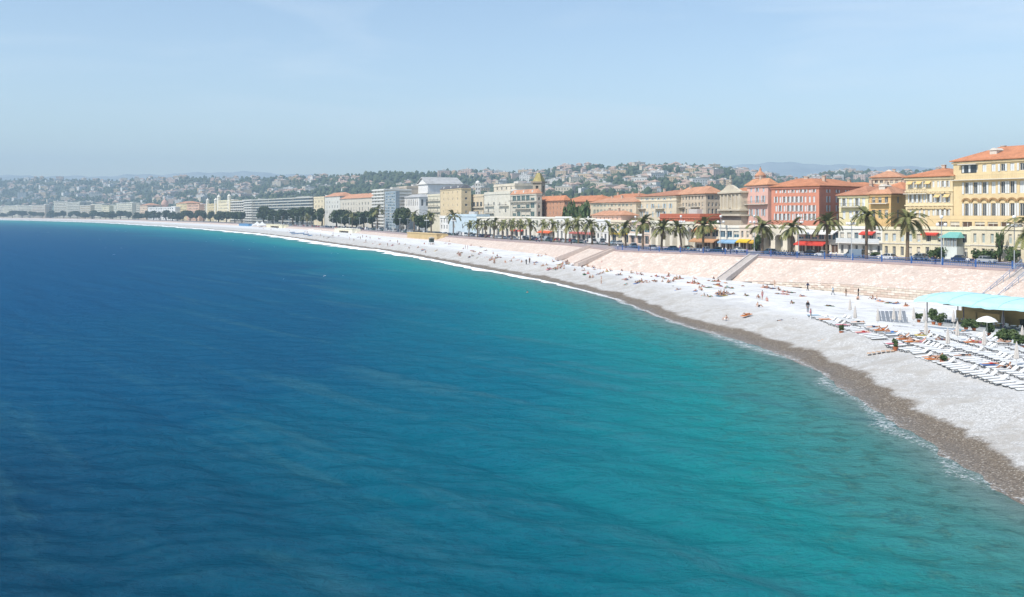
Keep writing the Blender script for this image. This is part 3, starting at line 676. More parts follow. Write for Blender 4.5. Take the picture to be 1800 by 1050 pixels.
def building(label, Lp, Cp, off, ye, rows=(), nf=0, ns=0, R=None, depth=15.0, ref=None, wall=(0.6, 0.55, 0.45), roof='hip', rh=3.0, tile=None, shut=None, glass=None, wd=1.15, wf=None, margins=(0.06, 0.06),
             name='town_house', cat='building', cornice=True, balc=(), bcol=None, sill=True, chim=0, dormers=0, floors=None, slabs=0, group=None, z0=None, band=()):
    a, c, u, v, W, D = frame_of(Lp, Cp, off, R, depth)
    ref = Cp if ref is None else ref
    t = (ref - Cp) / (Lp - Cp) if Lp != Cp else 0; Yr = c.y + (a.y - c.y) * t
    rx = off_pt(off, ref); Yr = rx[1]
    zb = (float(zprom(c.y)) if z0 is None else z0) - 0.2
    root = empty(name, (a.x, a.y, zb), math.atan2(u.y, u.x)); tag(root, label, cat, group)
    H_ = zat(ye, Yr) - zb
    far = c.y > 520
    glass = glass or G_DK; wm = plaster(wall)
    RW = [(zat(b_, Yr) - zb, zat(a_, Yr) - zb) for a_, b_ in rows]
    if floors:
        fh = H_ / floors; RW = [(fh * k + fh * 0.25, fh * k + fh * 0.8) for k in range(floors)]
    wf_ = W * (1 - margins[0] - margins[1])
    fw, sw = [], []
    for (b0, b1) in RW:
        ww = min(wd, wf_ / max(nf, 1) * (0.46 if shut else 0.6)) if wf is None else wf_ / max(nf, 1) * wf
        for k in range(nf):
            x = W * margins[0] + wf_ * (k + 0.5) / nf; fw.append((x - ww / 2, x + ww / 2, b0, b1))
        for k in range(ns):
            ww2 = min(wd, D * 0.86 / max(ns, 1) * 0.5); y = D * 0.07 + D * 0.86 * (k + 0.5) / ns; sw.append((y - ww2 / 2, y + ww2 / 2, b0, b1))
    mb = MB(); facade(mb, W, 0, H_, fw, lambda p, q, z: (p, q, z)); facade(mb, D, 0, H_, sw, lambda p, q, z: (W - q, p, z))
    mb.quad((0, D, 0), (0, 0, 0), (0, 0, H_), (0, D, H_)); mb.quad((W, D, 0), (0, D, 0), (0, D, H_), (W, D, H_)); mb.quad((0, 0, H_), (W, 0, H_), (W, D, H_), (0, D, H_))
    mb.build('wall', wm, root)
    for (x0, x1, b0, b1) in fw: put_window(root, (x0 + x1) / 2, 0.24, b0, 0, x1 - x0, b1 - b0, glass, shut, far)
    for (y0, y1, b0, b1) in sw: put_window(root, W - 0.24, (y0 + y1) / 2, b0, math.pi / 2, y1 - y0, b1 - b0, glass, shut, far)
    if cornice:
        mb = MB(); e = 0.35
        for zc, hh, e in [(H_ - 0.55, 0.4, 0.32)] + [(zat(y_, Yr) - zb, 0.3, 0.22) for y_ in band]:
            mb.box(-e, W + e, -e, 0.0, zc, zc + hh); mb.box(W, W + e, 0.0, D, zc, zc + hh)
        mb.build('cornice', plaster(tuple(min(0.8, q * 1.08 + 0.02) for q in wall)), root)
    tile = tile or [T_OR, T_OR3, T_OR2, T_OR4][int(Lp * 3) % 4]; rh *= 0.76
    if roof == 'hip' and not far: chim = max(chim, 1 + int(W / 16))
    if roof in ('hip', 'gable'):
        mb = MB(); hip_roof(mb, W, D, H_ + 0.25, rh, gable=(roof == 'gable')); ro = mb.build('roof', tile, root)
        for k in range(chim):
            x = W * (k + 0.7) / (chim + 0.4); y = D * random.uniform(0.3, 0.6); zc = H_ + rh * 0.45
            MB().box(x - 0.45, x + 0.45, y - 0.35, y + 0.35, zc, zc + 2.1).box(x - 0.55, x + 0.55, y - 0.45, y + 0.45, zc + 2.1, zc + 2.25).build('chimney', plaster((0.5, 0.40, 0.32)), ro)
        for k in range(dormers):
            x = W * (k + 0.8) / (dormers + 0.6); y = D * 0.18; zc = H_ + 0.25 + rh * 0.30
            m2 = MB().box(x - 0.9, x + 0.9, y - 0.3, y + 2.6, zc, zc + 1.2); m2.quad((x - 1.1, y - 0.5, zc + 1.2), (x + 1.1, y - 0.5, zc + 1.2), (x, y - 0.4, zc + 1.8)); m2.quad((x - 1.1, y - 0.5, zc + 1.2), (x, y - 0.4, zc + 1.8), (x, y + 2.8, zc + 1.8), (x - 1.1, y + 2.8, zc + 1.2)); m2.quad((x + 1.1, y - 0.5, zc + 1.2), (x + 1.1, y + 2.8, zc + 1.2), (x, y + 2.8, zc + 1.8), (x, y - 0.4, zc + 1.8))
            d_ = m2.build('dormer', plaster((0.6, 0.55, 0.48)), ro)
    elif roof == 'mansard':
        mb = MB(); i = 1.4; z = H_ + 0.1
        A = [(-0.3, -0.3), (W + 0.3, -0.3), (W + 0.3, D + 0.3), (-0.3, D + 0.3)]; B_ = [(i, i), (W - i, i), (W - i, D - i), (i, D - i)]
        for k in range(4): mb.quad((*A[k], z), (*A[(k + 1) % 4], z), (*B_[(k + 1) % 4], z + rh), (*B_[k], z + rh))
        mb.quad(*[(*q, z + rh) for q in B_]); ro = mb.build('roof', tile, root)
        for k in range(dormers):
            x = W * (k + 0.5) / dormers
            MB().box(x - 0.7, x + 0.7, 0.15, 2.2, z + 0.3, z + rh * 0.8).build('dormer', M_FRAME, ro)
    else:
        mb = MB(); e = 0.25; mb.box(-0.05, W + 0.05, -0.05, e, H_ + 0.003, H_ + 0.9); mb.box(W - e, W + 0.05, e, D, H_ + 0.003, H_ + 0.9); mb.box(-0.05, e, e, D, H_ + 0.003, H_ + 0.9); mb.box(e, W - e, D - e, D, H_ + 0.003, H_ + 0.9)
        mb.build('parapet', wm, root)
        if W > 6 and D > 6:
            MB().box(W * 0.55, W * 0.75, D * 0.4, D * 0.65, H_, H_ + 2.4).build('stair_head', plaster((0.55, 0.53, 0.5)), root)
    for y_, x0, x1 in balc:
        z = zat(y_, Yr) - zb
        MB().box(W * x0, W * x1, -1.15, -0.002, z - 0.18, z).build('balcony', M_TRIM, root)
        mb = MB(); xa, xb = W * x0 + 0.05, W * x1 - 0.05
        mb.box(xa, xb, -1.12, -1.06, z + 0.92, z + 0.98)
        n = max(2, int((xb - xa) / 0.45))
        for k in range(n + 1): x = xa + (xb - xa) * k / n; mb.box(x - 0.02, x + 0.02, -1.11, -1.07, z, z + 0.92)
        mb.build('balcony_railing', bcol or M_IRON, root)
    if slabs:
        fh = H_ / slabs
        for k in range(1, slabs + 1):
            z = fh * k - 0.15
            MB().box(-0.1, W + 1.2, -1.3, 0.0, z - 0.3, z + 0.75).box(W, W + 1.2, 0.002, D, z - 0.3, z + 0.75).build('balcony', bcol or plaster((0.66, 0.65, 0.61)), root)
    return root, W, D, H_, Yr, zb

YEL = (0.60, 0.40, 0.15); YEL2 = (0.67, 0.53, 0.31); CRM = (0.60, 0.51, 0.36); WHT = (0.68, 0.66, 0.60); BEI = (0.52, 0.43, 0.30)
# --- the old town, nearest first
r_, W, D, H_, Yr, zb = building('large yellow five storey house with arched window heads and a roof loggia', 1676, 1975, 40, 284.5, [(291.5, 304), (321, 341.5), (358, 385)], 15, 3, ref=1690, wall=YEL2, rh=4.4, shut='w', wd=1.2, chim=3, dormers=3,
         balc=[(316.5, 0.0, 1.0)], band=(319,), bcol=mat('tan_balustrade', (0.52, 0.42, 0.26), 0.8, 0.05))
arch = MB()
for k in range(10):                                            # hood over one window, shared by all
    a0, a1 = math.pi * k / 10, math.pi * (k + 1) / 10
    P = lambda an, r, y: (r * math.cos(an), y, r * math.sin(an) * 0.8)
    for y0, y1 in ((-0.35, 0.0),):
        arch.quad(P(a0, 0.75, y0), P(a1, 0.75, y0), P(a1, 1.15, y0), P(a0, 1.15, y0)); arch.quad(P(a0, 1.15, y0), P(a1, 1.15, y0), P(a1, 1.15, y1), P(a0, 1.15, y1)); arch.quad(P(a0, 0.75, y1), P(a1, 0.75, y1), P(a1, 0.75, y0), P(a0, 0.75, y0))
am = arch.mesh('window_hood', mat('brown_hood', (0.34, 0.21, 0.10), 0.85, 0.15, 2))
for k in range(15):
    o = link('window_hood', am, r_); o.location = (W * 0.06 + W * 0.88 * (k + 0.5) / 15, -0.003, zat(355, Yr) - zb)
# recessed loggia in the attic
lx = W * 0.105
MB().box(lx - 2.0, lx + 2.0, -0.05, 0.02, zat(305, Yr) - zb, zat(291, Yr) - zb).build('loggia_opening', G_DK, r_)
MB().box(lx - 2.5, lx + 2.5, -1.0, -0.06, zat(290.5, Yr) - zb, zat(289.5, Yr) - zb).build('awning', mat('white_awning', (0.72, 0.70, 0.66), 0.8, 0.05), r_)
r_, W, D, H_, Yr, zb = building('yellow house with scalloped window hoods and small awnings beside the largest house', 1592, 1675, 40, 310.5, [(318, 329), (341, 356), (369, 383)], 9, 0, ref=1660, wall=(0.67, 0.55, 0.35), rh=2.9, shut='w', wd=1.0, chim=1, balc=[(339.5, 0.0, 0.5)], band=(337, 362))
hm_ = mat('cream_pediment', (0.58, 0.46, 0.27), 0.85, 0.1)
tri = MB(); tri.quad((-0.95, -0.25, 0), (0.95, -0.25, 0), (0, -0.25, 0.75)).quad((-0.95, -0.25, 0), (0, -0.25, 0.75), (0, 0, 0.75), (-0.95, 0, 0)).quad((0.95, -0.25, 0), (0.95, 0, 0), (0, 0, 0.75), (0, -0.25, 0.75)); tri = tri.mesh('window_hood', hm_)
aw = MB().quad((-0.75, -1.0, -0.7), (0.75, -1.0, -0.7), (0.75, -0.04, 0.1), (-0.75, -0.04, 0.1)).quad((-0.75, -0.9, -0.75), (-0.75, -0.04, 0.05), (0.75, -0.04, 0.05), (0.75, -0.9, -0.75)).mesh('awning', mat('straw_awning', (0.60, 0.44, 0.20), 0.85, 0.1))
for k in range(9):
    x = W * 0.06 + W * 0.88 * (k + 0.5) / 9
    for y_ in (340.5, 367.5):
        o = link('window_hood', tri, r_); o.location = (x, -0.003, zat(y_, Yr) - zb)
    if k % 2 == 0:
        o = link('awning', aw, r_); o.location = (x, 0, zat(318 if k < 5 else 342, Yr) - zb)
building('pale yellow plastered house with iron window balconies and orange roof', 1475, 1527, 44, 344, [(349, 363), (371, 385)], 4, 0, ref=1500, wall=(0.68, 0.60, 0.36), rh=3.2, shut='w', wd=1.0, balc=[(363.5, 0.08, 0.92)], chim=1, depth=22)
building('ochre orange house on the corner with dark upper windows', 1527.5, 1566, 44, 342, [(346, 357), (369, 384)], 3, 1, R=1592, ref=1550, wall=(0.66, 0.44, 0.20), rh=3.3, wd=1.0, balc=[(357.5, 0.08, 0.92)], chim=1, dormers=1)
building('cream house with orange hipped roof rising behind the ochre corner house', 1533, 1584, 88, 312, [(316, 322), (326, 331)], 5, 2, R=1604, wall=(0.62, 0.54, 0.40), rh=2.9, wd=0.9, dormers=1, tile=T_OR2)
building('orange roofed house tucked behind the ochre corner house', 1540, 1590, 70, 336, [], 0, 0, wall=(0.62, 0.45, 0.25), rh=3.4, chim=1)
building('long red house with white framed windows and broad orange roof', 1356, 1440, 46, 327.5, [(333, 338.5), (345, 356), (361, 372), (376, 388)], 10, 5, R=1534, wall=(0.58, 0.245, 0.165), rh=3.2, shut='w', wd=0.95, chim=2)
building('second red house with low orange roof behind the ochre corner house', 1440, 1532, 74, 333, [(336, 341)], 8, 0, wall=(0.55, 0.22, 0.14), rh=3.0, tile=T_OR)
building('pink house with a long balcony between the church and the red house', 1313, 1350, 48, 325.5, [(330, 337), (344, 356), (368, 380)], 3, 0, R=1357.5, wall=(0.68, 0.42, 0.35), rh=2.6, shut='b', wd=1.0, balc=[(358.5, 0.0, 1.0)], chim=1)
building('pink house with orange roof behind the red house', 1352, 1398, 76, 326, [], 0, 0, wall=(0.62, 0.36, 0.28), rh=3.4, chim=2)
building('beige house with a row of columns under its eaves', 1190, 1241, 46, 341, [(343, 351), (356, 363), (367, 380)], 8, 4, R=1271, wall=(0.55, 0.46, 0.35), rh=3.4, wd=1.3, shut=None, glass=G_DK, balc=[(363.5, 0.05, 0.3), (363.5, 0.5, 0.8)], chim=1)
building('cream house with flat attic storey beside the columned house', 1119, 1189, 44, 344, [(347, 350.5), (358, 366), (372, 382)], 6, 0, wall=(0.62, 0.54, 0.41), rh=3.0, shut='b', wd=1.1, balc=[(366.5, 0.1, 0.25), (366.5, 0.5, 0.72)], band=(353,), chim=1, depth=22)
building('long cream house with dark windows close under its orange eaves', 1038, 1118, 42, 355.5, [(358, 362.5), (368, 377)], 11, 0, wall=(0.61, 0.53, 0.40), rh=2.6, shut='g', wd=1.0, depth=12)
building('small cream house with orange roof peeping above the long cream house', 1060, 1112, 70, 348, [], 0, 0, wall=(0.62, 0.50, 0.38), rh=2.8, chim=1)
building('brick red flat house among the roofs behind the arcade', 1160, 1230, 32, 381, [(384, 388)], 7, 0, wall=(0.42, 0.13, 0.075), roof='flat', wd=0.8, depth=7)
building('low pink house with orange hipped roof behind the palms', 1042, 1092, 33, 379.5, [(382, 386)], 6, 0, wall=(0.62, 0.42, 0.33), rh=2.4, wd=0.9, depth=7)
building('salmon brick house with orange roof beside the bell tower', 944, 992, 46, 353, [(355, 360), (363, 368.5), (372, 378)], 7, 2, R=1002, wall=(0.50, 0.27, 0.17), rh=3.2, wd=0.9, chim=2)
building('orange roofed salmon house behind the ivy clad trees', 988, 1044, 58, 354.5, [(357, 361)], 7, 0, wall=(0.52, 0.33, 0.23), rh=4.0, wd=0.9, chim=2)
building('grey white house with awnings and a bow shaped front', 851, 897, 40, 339, [(355, 361), (367, 374)], 4, 0, wall=(0.58, 0.55, 0.47), roof='flat', wd=2.0, balc=[(362, 0.05, 0.4), (375, 0.05, 0.4), (362, 0.6, 0.95)], depth=20)
building('set back upper storey with dark arches above the grey white house', 868, 905, 54, 325, [(328, 333)], 4, 0, wall=(0.60, 0.54, 0.44), roof='flat', wd=1.8, depth=14)
building('house with glazed green loggias under an orange mansard roof', 897.5, 943, 40, 340.5, [(342, 352.5), (356, 366), (372, 381)], 5, 1, wall=(0.50, 0.47, 0.40), R=948, roof='mansard', rh=3.2, tile=T_OR2, wf=0.82, glass=G_GN, dormers=3, balc=[(354, 0, 1), (367, 0.2, 0.8)])
building('tall cream block with small dark windows and a slate mansard top', 774, 811, 38, 331, [(335.5, 339.5), (347, 351), (358.5, 362.5), (370, 374)], 4, 1, R=828, wall=(0.62, 0.50, 0.32), roof='mansard', rh=2.6, tile=T_GR, wd=1.5, dormers=3)
building('cream house with wide dark balconies beside the tall cream block', 829, 850, 46, 344, [(355, 363), (371, 382)], 3, 0, wall=(0.60, 0.50, 0.36), roof='flat', wf=0.66, wd=3, balc=[(365, 0, 1)])
building('narrow cream house with balconies left of the tall cream block', 752, 773.5, 42, 343, [(347, 352), (357, 362), (367, 372), (377, 382)], 3, 0, wall=(0.63, 0.58, 0.45), roof='flat', wd=1.4, balc=[(353, 0, 1), (363, 0, 1), (373, 0, 1)])
building('white low corner house with tall windows beside the pale blue wall', 773, 789, 29, 382, [(384, 392), (396, 403)], 3, 0, wall=(0.72, 0.71, 0.68), roof='flat', wd=2.0, depth=6)
building('plain pale blue low building behind the first palms', 789.5, 838, 28, 379.5, [(395, 402)], 3, 0, wall=(0.50, 0.60, 0.66), roof='flat', wd=1.6, depth=8)
building('blank beige block behind the blue glass tower', 697, 715, 64, 329, [(337, 340)], 2, 0, wall=(0.52, 0.46, 0.38), roof='flat', wd=1.5, depth=20)
building('white theatre wing with a row of tall narrow windows', 711, 737, 52, 347, [(350.5, 362)], 7, 2, R=756, wall=(0.74, 0.73, 0.70), rh=3.0, tile=T_ZN, wd=1.7, roof='hip')
building('slender blue glass office tower', 677, 695.5, 34, 338, [], 5, 4, R=701, wall=(0.30, 0.36, 0.40), roof='flat', floors=13, wf=0.86, wd=3.0, glass=G_BL, cornice=False)
building('white balconied block beside the blue glass tower', 656, 676.5, 36, 334, [], 3, 0, wall=(0.62, 0.58, 0.50), roof='flat', floors=12, wd=2.2, slabs=12, depth=22)
building('pale seafront block with orange roof and small square windows', 571, 597.5, 42, 345, [(353, 357.5), (361, 366), (370, 376)], 5, 0, wall=(0.58, 0.57, 0.52), rh=5.0, wd=2.4, tile=T_OR2)
building('long pale seafront block with orange roof and tall windows', 598, 654, 40, 347.5, [(355, 360), (364, 371)], 10, 0, wall=(0.55, 0.51, 0.43), rh=5.5, wd=2.4, tile=T_OR2, chim=2)
building('narrow cream block between the hotel and the orange roofs', 551.5, 570, 44, 347, [(352, 356), (361, 365), (369, 373)], 3, 0, wall=(0.66, 0.57, 0.40), roof='flat', wd=2.6)
building('long dark banded hotel with rows of balconies', 444, 551, 48, 347, [], 24, 3, wall=(0.18, 0.185, 0.18), roof='flat', floors=9, wf=0.8, wd=4, slabs=9, depth=40, glass=G_BL, bcol=plaster((0.50, 0.50, 0.45)))
building('white balconied block at the corner of the dark hotel', 430, 443.5, 47, 352, [], 4, 1, wall=(0.45, 0.44, 0.40), roof='flat', floors=9, wf=0.7, wd=4, slabs=9, depth=30)
building('grey balconied block beside the white turreted palace', 405, 429.5, 48, 354, [], 6, 1, wall=(0.42, 0.38, 0.32), roof='flat', floors=8, wf=0.6, wd=3.5, slabs=8)

def box_part(root, nm, m, *bx):
    mb = MB()
    for b in bx: mb.box(*b)
    return mb.build(nm, m, root)
# --- theatre with its big gable
a, c, u, v, W, D = frame_of(733, 752, 74, R=812)
Yr = c.y; zb = float(zprom(Yr)) - 0.2; th = empty('theatre', (a.x, a.y, zb), math.atan2(u.y, u.x)); tag(th, 'white theatre with a bright pediment gable above the seafront', 'theatre')
He = zat(322, Yr) - zb; Hp = zat(310.5, Yr) - zb
D = min(D, 45)
mb = MB().box(0, W, 0, D, 0, He); mb.quad((0, 0, He), (W, 0, He), (W / 2, 0, Hp - 0.6)); mb.quad((0, D, He), (W / 2, D, Hp - 0.6), (W, D, He)); mb.build('wall', plaster((0.74, 0.73, 0.71)), th)
mb = MB()
for s in (0, 1):
    x0 = -1.2 if s == 0 else W + 1.2
    mb.quad((x0, -1.0, He - 0.6), (W / 2, -1.0, Hp), (W / 2, D + 1, Hp), (x0, D + 1, He - 0.6)); mb.quad((x0, -1.0, He - 1.3), (W / 2, -1.0, Hp - 0.8), (W / 2, -1.0, Hp), (x0, -1.0, He - 0.6))
mb.build('roof', T_ZN, th)
box_part(th, 'cornice', M_FRAME, (-0.8, W + 0.8, -0.8, -0.002, He - 1.0, He - 0.2))
box_part(th, 'cornice', M_FRAME, (-0.5, W + 0.5, -0.5, -0.002, He - 8.5, He - 7.7))
for k in range(5): box_part(th, 'pilaster', M_FRAME, (W * (k + 0.3) / 5 - 0.5, W * (k + 0.3) / 5 + 0.9, -0.4, -0.002, 0, He - 8.6))

# --- bell tower
p = off_pt(56, 947.5); zb = float(zprom(p[1])) - 0.2; Y = p[1]; hw = 8.2 * Y / F
bt = empty('bell_tower', (p[0], p[1], zb), math.radians(-27)); tag(bt, 'stone bell tower with a yellowish tiled spire', 'tower')
z1, z2, z3 = zat(322, Y) - zb, zat(319.5, Y) - zb, zat(304.5, Y) - zb
mb = MB(); wl = []
for f_ in range(4):
    wins = [(hw - 0.8, hw + 0.8, z1 - 5.4, z1 - 1.6)]
    R4 = [lambda p_, q, z: (p_ - hw, -hw + q, z), lambda p_, q, z: (hw - q, p_ - hw, z), lambda p_, q, z: (hw - p_, hw - q, z), lambda p_, q, z: (-hw + q, hw - p_, z)][f_]
    facade(mb, 2 * hw, 0, z1, wins, R4, 0.6)
mb.build('shaft', plaster((0.42, 0.36, 0.28)), bt)
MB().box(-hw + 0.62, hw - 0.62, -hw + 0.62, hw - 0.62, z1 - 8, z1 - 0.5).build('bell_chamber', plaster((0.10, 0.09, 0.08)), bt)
MB().box(-hw - 0.7, hw + 0.7, -hw - 0.7, hw + 0.7, z1, z2).build('cornice', plaster((0.30, 0.25, 0.20)), bt)
mb = MB(); e = hw + 0.1; tp = 0.9
for k in range(4):
    A = [(-e, -e), (e, -e), (e, e), (-e, e)]; B_ = [(-tp, -tp), (tp, -tp), (tp, tp), (-tp, tp)]
    mb.quad((*A[k], z2), (*A[(k + 1) % 4], z2), (*B_[(k + 1) % 4], z3), (*B_[k], z3))
mb.quad(*[(*q, z3) for q in [(-tp, -tp), (tp, -tp), (tp, tp), (-tp, tp)]])
mb.build('spire', tile_mat('glazed_yellow_tiles', (0.36, 0.30, 0.12)), bt)
# --- domed church cupola behind the pink house
p = off_pt(64, 1336.5); Y = p[1]; zb = float(zprom(Y)) - 0.2; R0 = 8.8 * Y / F
cu = empty('domed_tower', (p[0], p[1], zb)); tag(cu, 'pink octagonal church tower with an orange bell shaped dome', 'tower')
z1, z2, z3 = zat(310.5, Y) - zb, zat(298, Y) - zb, zat(293, Y) - zb
MB().lathe([(R0, 0), (R0, z1 - 0.5), (R0 * 1.14, z1 - 0.5), (R0 * 1.14, z1)], 8).build('drum', plaster((0.68, 0.46, 0.38)), cu)
h = z2 - z1
MB().lathe([(R0 * 1.2, z1 + 0.003), (R0 * 1.02, z1 + h * 0.25), (R0 * 0.72, z1 + h * 0.5), (R0 * 0.42, z1 + h * 0.68), (R0 * 0.24, z1 + h * 0.8), (R0 * 0.24, z2), (0.05, z2 + 0.8)], 16).build('dome', T_OR2, cu, True)
MB().bar((0, 0, z2), (0, 0, z3), 0.12).build('finial', M_IRON, cu)
for k in range(8):
    an = math.pi / 8 + k * math.pi / 4; rr = R0 * math.cos(math.pi / 8)
    o = link('window', window_mesh(0.8, 1.8, G_DK)[0], cu); o.location = (rr * math.cos(an), rr * math.sin(an), z1 - 3.2); o.rotation_euler = (0, 0, an + math.pi / 2)
    q = link('pane', window_mesh(0.8, 1.8, G_DK)[1], o); q.location = (0, -0.03, 0)
# --- baroque church front
a, c, u, v, W, D = frame_of(1266, 1303, 46, R=1313.5); Yr = c.y; zb = float(zprom(Yr)) - 0.2
ch = empty('church', (a.x, a.y, zb), math.atan2(u.y, u.x)); tag(ch, 'beige baroque church front with scrolled gable between beige and pink houses', 'church'); D = 24
Z = lambda y: zat(y, Yr) - zb
cm = plaster((0.52, 0.46, 0.36)); cm2 = plaster((0.58, 0.52, 0.41))
wins = [(W / 2 - 1.0, W / 2 + 1.0, Z(352), Z(343)), (W / 2 - 1.1, W / 2 + 1.1, Z(374), Z(365))]
mb = MB(); facade(mb, W, 0, Z(338), wins, lambda p_, q, z: (p_, q, z), 0.4); mb.quad((W, 0, 0), (W, D, 0), (W, D, Z(338)), (W, 0, Z(338))).quad((0, D, 0), (0, 0, 0), (0, 0, Z(338)), (0, D, Z(338))).quad((W, D, 0), (0, D, 0), (0, D, Z(338)), (W, D, Z(338)))
mb.build('wall', cm, ch)
for (x0, x1, b0, b1) in wins: put_window(ch, (x0 + x1) / 2, 0.36, b0, 0, x1 - x0, b1 - b0, G_DK, None, False)
prof = [(-0.6, Z(338)), (W + 0.6, Z(338)), (W * 0.93, Z(334)), (W * 0.80, Z(331)), (W * 0.70, Z(327.5)), (W * 0.56, Z(324)), (W * 0.44, Z(324)), (W * 0.30, Z(327.5)), (W * 0.20, Z(331)), (W * 0.07, Z(334))]
mb = MB(); A = [(x, -0.35, z) for x, z in prof]; B_ = [(x, 0.6, z) for x, z in prof]; mb.quad(*A).quad(*reversed(B_))
for k in range(len(prof)): mb.quad(A[k], B_[k], B_[(k + 1) % len(prof)], A[(k + 1) % len(prof)])
mb.build('gable', cm2, ch)
for y_, e in ((339, 0.7), (370.5, 0.8), (380, 1.0)): box_part(ch, 'cornice', cm2, (-e, W + e, -e, -0.002, Z(y_), Z(y_) + 0.55), (W + 0.001, W + e, 0.0, D, Z(y_), Z(y_) + 0.55))
for k in range(6):
    x = W * (0.05 + 0.18 * k); box_part(ch, 'pilaster', cm2, (x - 0.45, x + 0.45, -0.35, -0.003, Z(369.5), Z(341.5)))
mb = MB(); hip_roof(mb, W, D, Z(338) + 0.05, 3.0, 0.5); mb.v = [(x, y + 0.9, z) for x, y, z in mb.v]; mb.build('roof', T_OR, ch)
MB().lathe([(0.5, 0), (0.35, 0.5), (0.6, 0.9), (0.25, 1.7), (0.4, 2.2), (0.15, 3.2)], 8, (W / 2, 0, Z(324))).build('statue', plaster((0.35, 0.33, 0.28)), ch)

# --- palaces and blocks far along the bay
far_blocks = [
 (381, 404, 353, 7, (0.76, 0.67, 0.46), 'flat', 0, 'white palace with two turrets far along the seafront'),
 (362, 380, 359, 7, (0.67, 0.55, 0.31), 'flat', 0, 'cream block left of the white turreted palace'),
 (350.5, 361.5, 361, 7, (0.72, 0.67, 0.52), 'flat', 7, 'narrow white block with balcony bands on the far seafront'),
 (328.5, 350, 360, 6, (0.67, 0.43, 0.30), 'flat', 0, 'square pink block on the far seafront'),
 (310, 328, 357.5, 7, (0.66, 0.54, 0.31), 'hip', 0, 'cream block with tiled roof beside the pink far block'),
 (246, 259, 361, 7, (0.67, 0.51, 0.37), 'hip', 0, 'small pinkish house just left of the domed white hotel'),
 (233, 245.5, 359, 8, (0.60, 0.55, 0.41), 'flat', 8, 'grey balconied block second left of the domed white hotel'),
 (205, 232, 357, 8, (0.78, 0.73, 0.56), 'flat', 8, 'bright white balconied block third left of the domed white hotel'),
 (193, 204, 361, 8, (0.57, 0.57, 0.48), 'flat', 0, 'slim grey blue block on the far seafront'),
 (180, 192, 362, 7, (0.66, 0.61, 0.43), 'flat', 0, 'slim pale green block on the far seafront'),
 (160, 179.5, 359.5, 8, (0.72, 0.67, 0.49), 'flat', 8, 'white balconied block before the two hillside slabs'),
 (141, 159, 361.5, 7, (0.67, 0.56, 0.38), 'flat', 7, 'beige balconied block before the two hillside slabs'),
 (118, 140, 356, 10, (0.52, 0.49, 0.38), 'flat', 10, 'tall grey block on the far seafront'),
 (95, 117.5, 355, 10, (0.57, 0.52, 0.39), 'flat', 10, 'tall stepped pale block on the far seafront'),
 (80, 94, 363, 7, (0.28, 0.37, 0.35), 'flat', 0, 'short blue glass block on the far seafront'),
 (57, 79.5, 361, 8, (0.63, 0.51, 0.37), 'flat', 8, 'pinkish balconied block near the far end of the bay'),
 (30, 56.5, 362, 8, (0.66, 0.61, 0.47), 'flat', 8, 'second white balconied block from the end of the bay'),
 (8, 29.5, 362, 8, (0.72, 0.67, 0.49), 'flat', 8, 'white balconied block at the very end of the bay'),
 (-40, 7.5, 364, 7, (0.67, 0.61, 0.46), 'flat', 7, 'pale block cut off at the end of the bay')]
for (l, c_, ye, fl, col, rf, sl, lab) in far_blocks:
    n = max(3, int((c_ - l) / 2.2)); r_, W, D, H_, Yr, zb = building(lab, l, c_, 46 + (int(l * 7) % 3) * 9, ye, [], n, 1, wall=col, roof=rf, rh=5, tile=T_OR2, floors=fl, wf=0.5, wd=5, slabs=sl, depth=26, cornice=not sl, name='seafront_block')
    if 'turret' in lab:
        for x in (W * 0.1, W * 0.9):
            MB().lathe([(2.6, 0), (2.6, H_ + 6), (3.0, H_ + 6), (3.0, H_ + 6.6), (1.6, H_ + 8.4), (0.2, H_ + 10)], 10, (x, 1.2, 0)).build('turret', plaster((0.72, 0.68, 0.58)), r_)
r_, W, D, H_, Yr, zb = building('white palace hotel with a pinkish dome on the far seafront', 260, 308, 46, 364.5, [], 14, 2, wall=(0.74, 0.73, 0.70), roof='flat', floors=5, wf=0.5, wd=5, depth=40, name='seafront_hotel', cat='hotel')
x = W * 0.48; R0 = 6.2 * Yr / F * 1.0; zd = H_ - 1
MB().lathe([(R0 * 0.95, zd), (R0 * 0.95, zd + R0 * 0.8), (R0 * 1.08, zd + R0 * 0.8), (R0 * 1.1, zd + R0 * 1.1), (R0, zd + R0 * 1.7), (R0 * 0.7, zd + R0 * 2.2), (R0 * 0.25, zd + R0 * 2.5), (R0 * 0.2, zd + R0 * 2.9), (0.2, zd + R0 * 3.4)], 16, (x, R0 * 1.3, 0)).build('dome', mat('pink_dome', (0.52, 0.33, 0.26), 0.7, 0.1), r_, True)

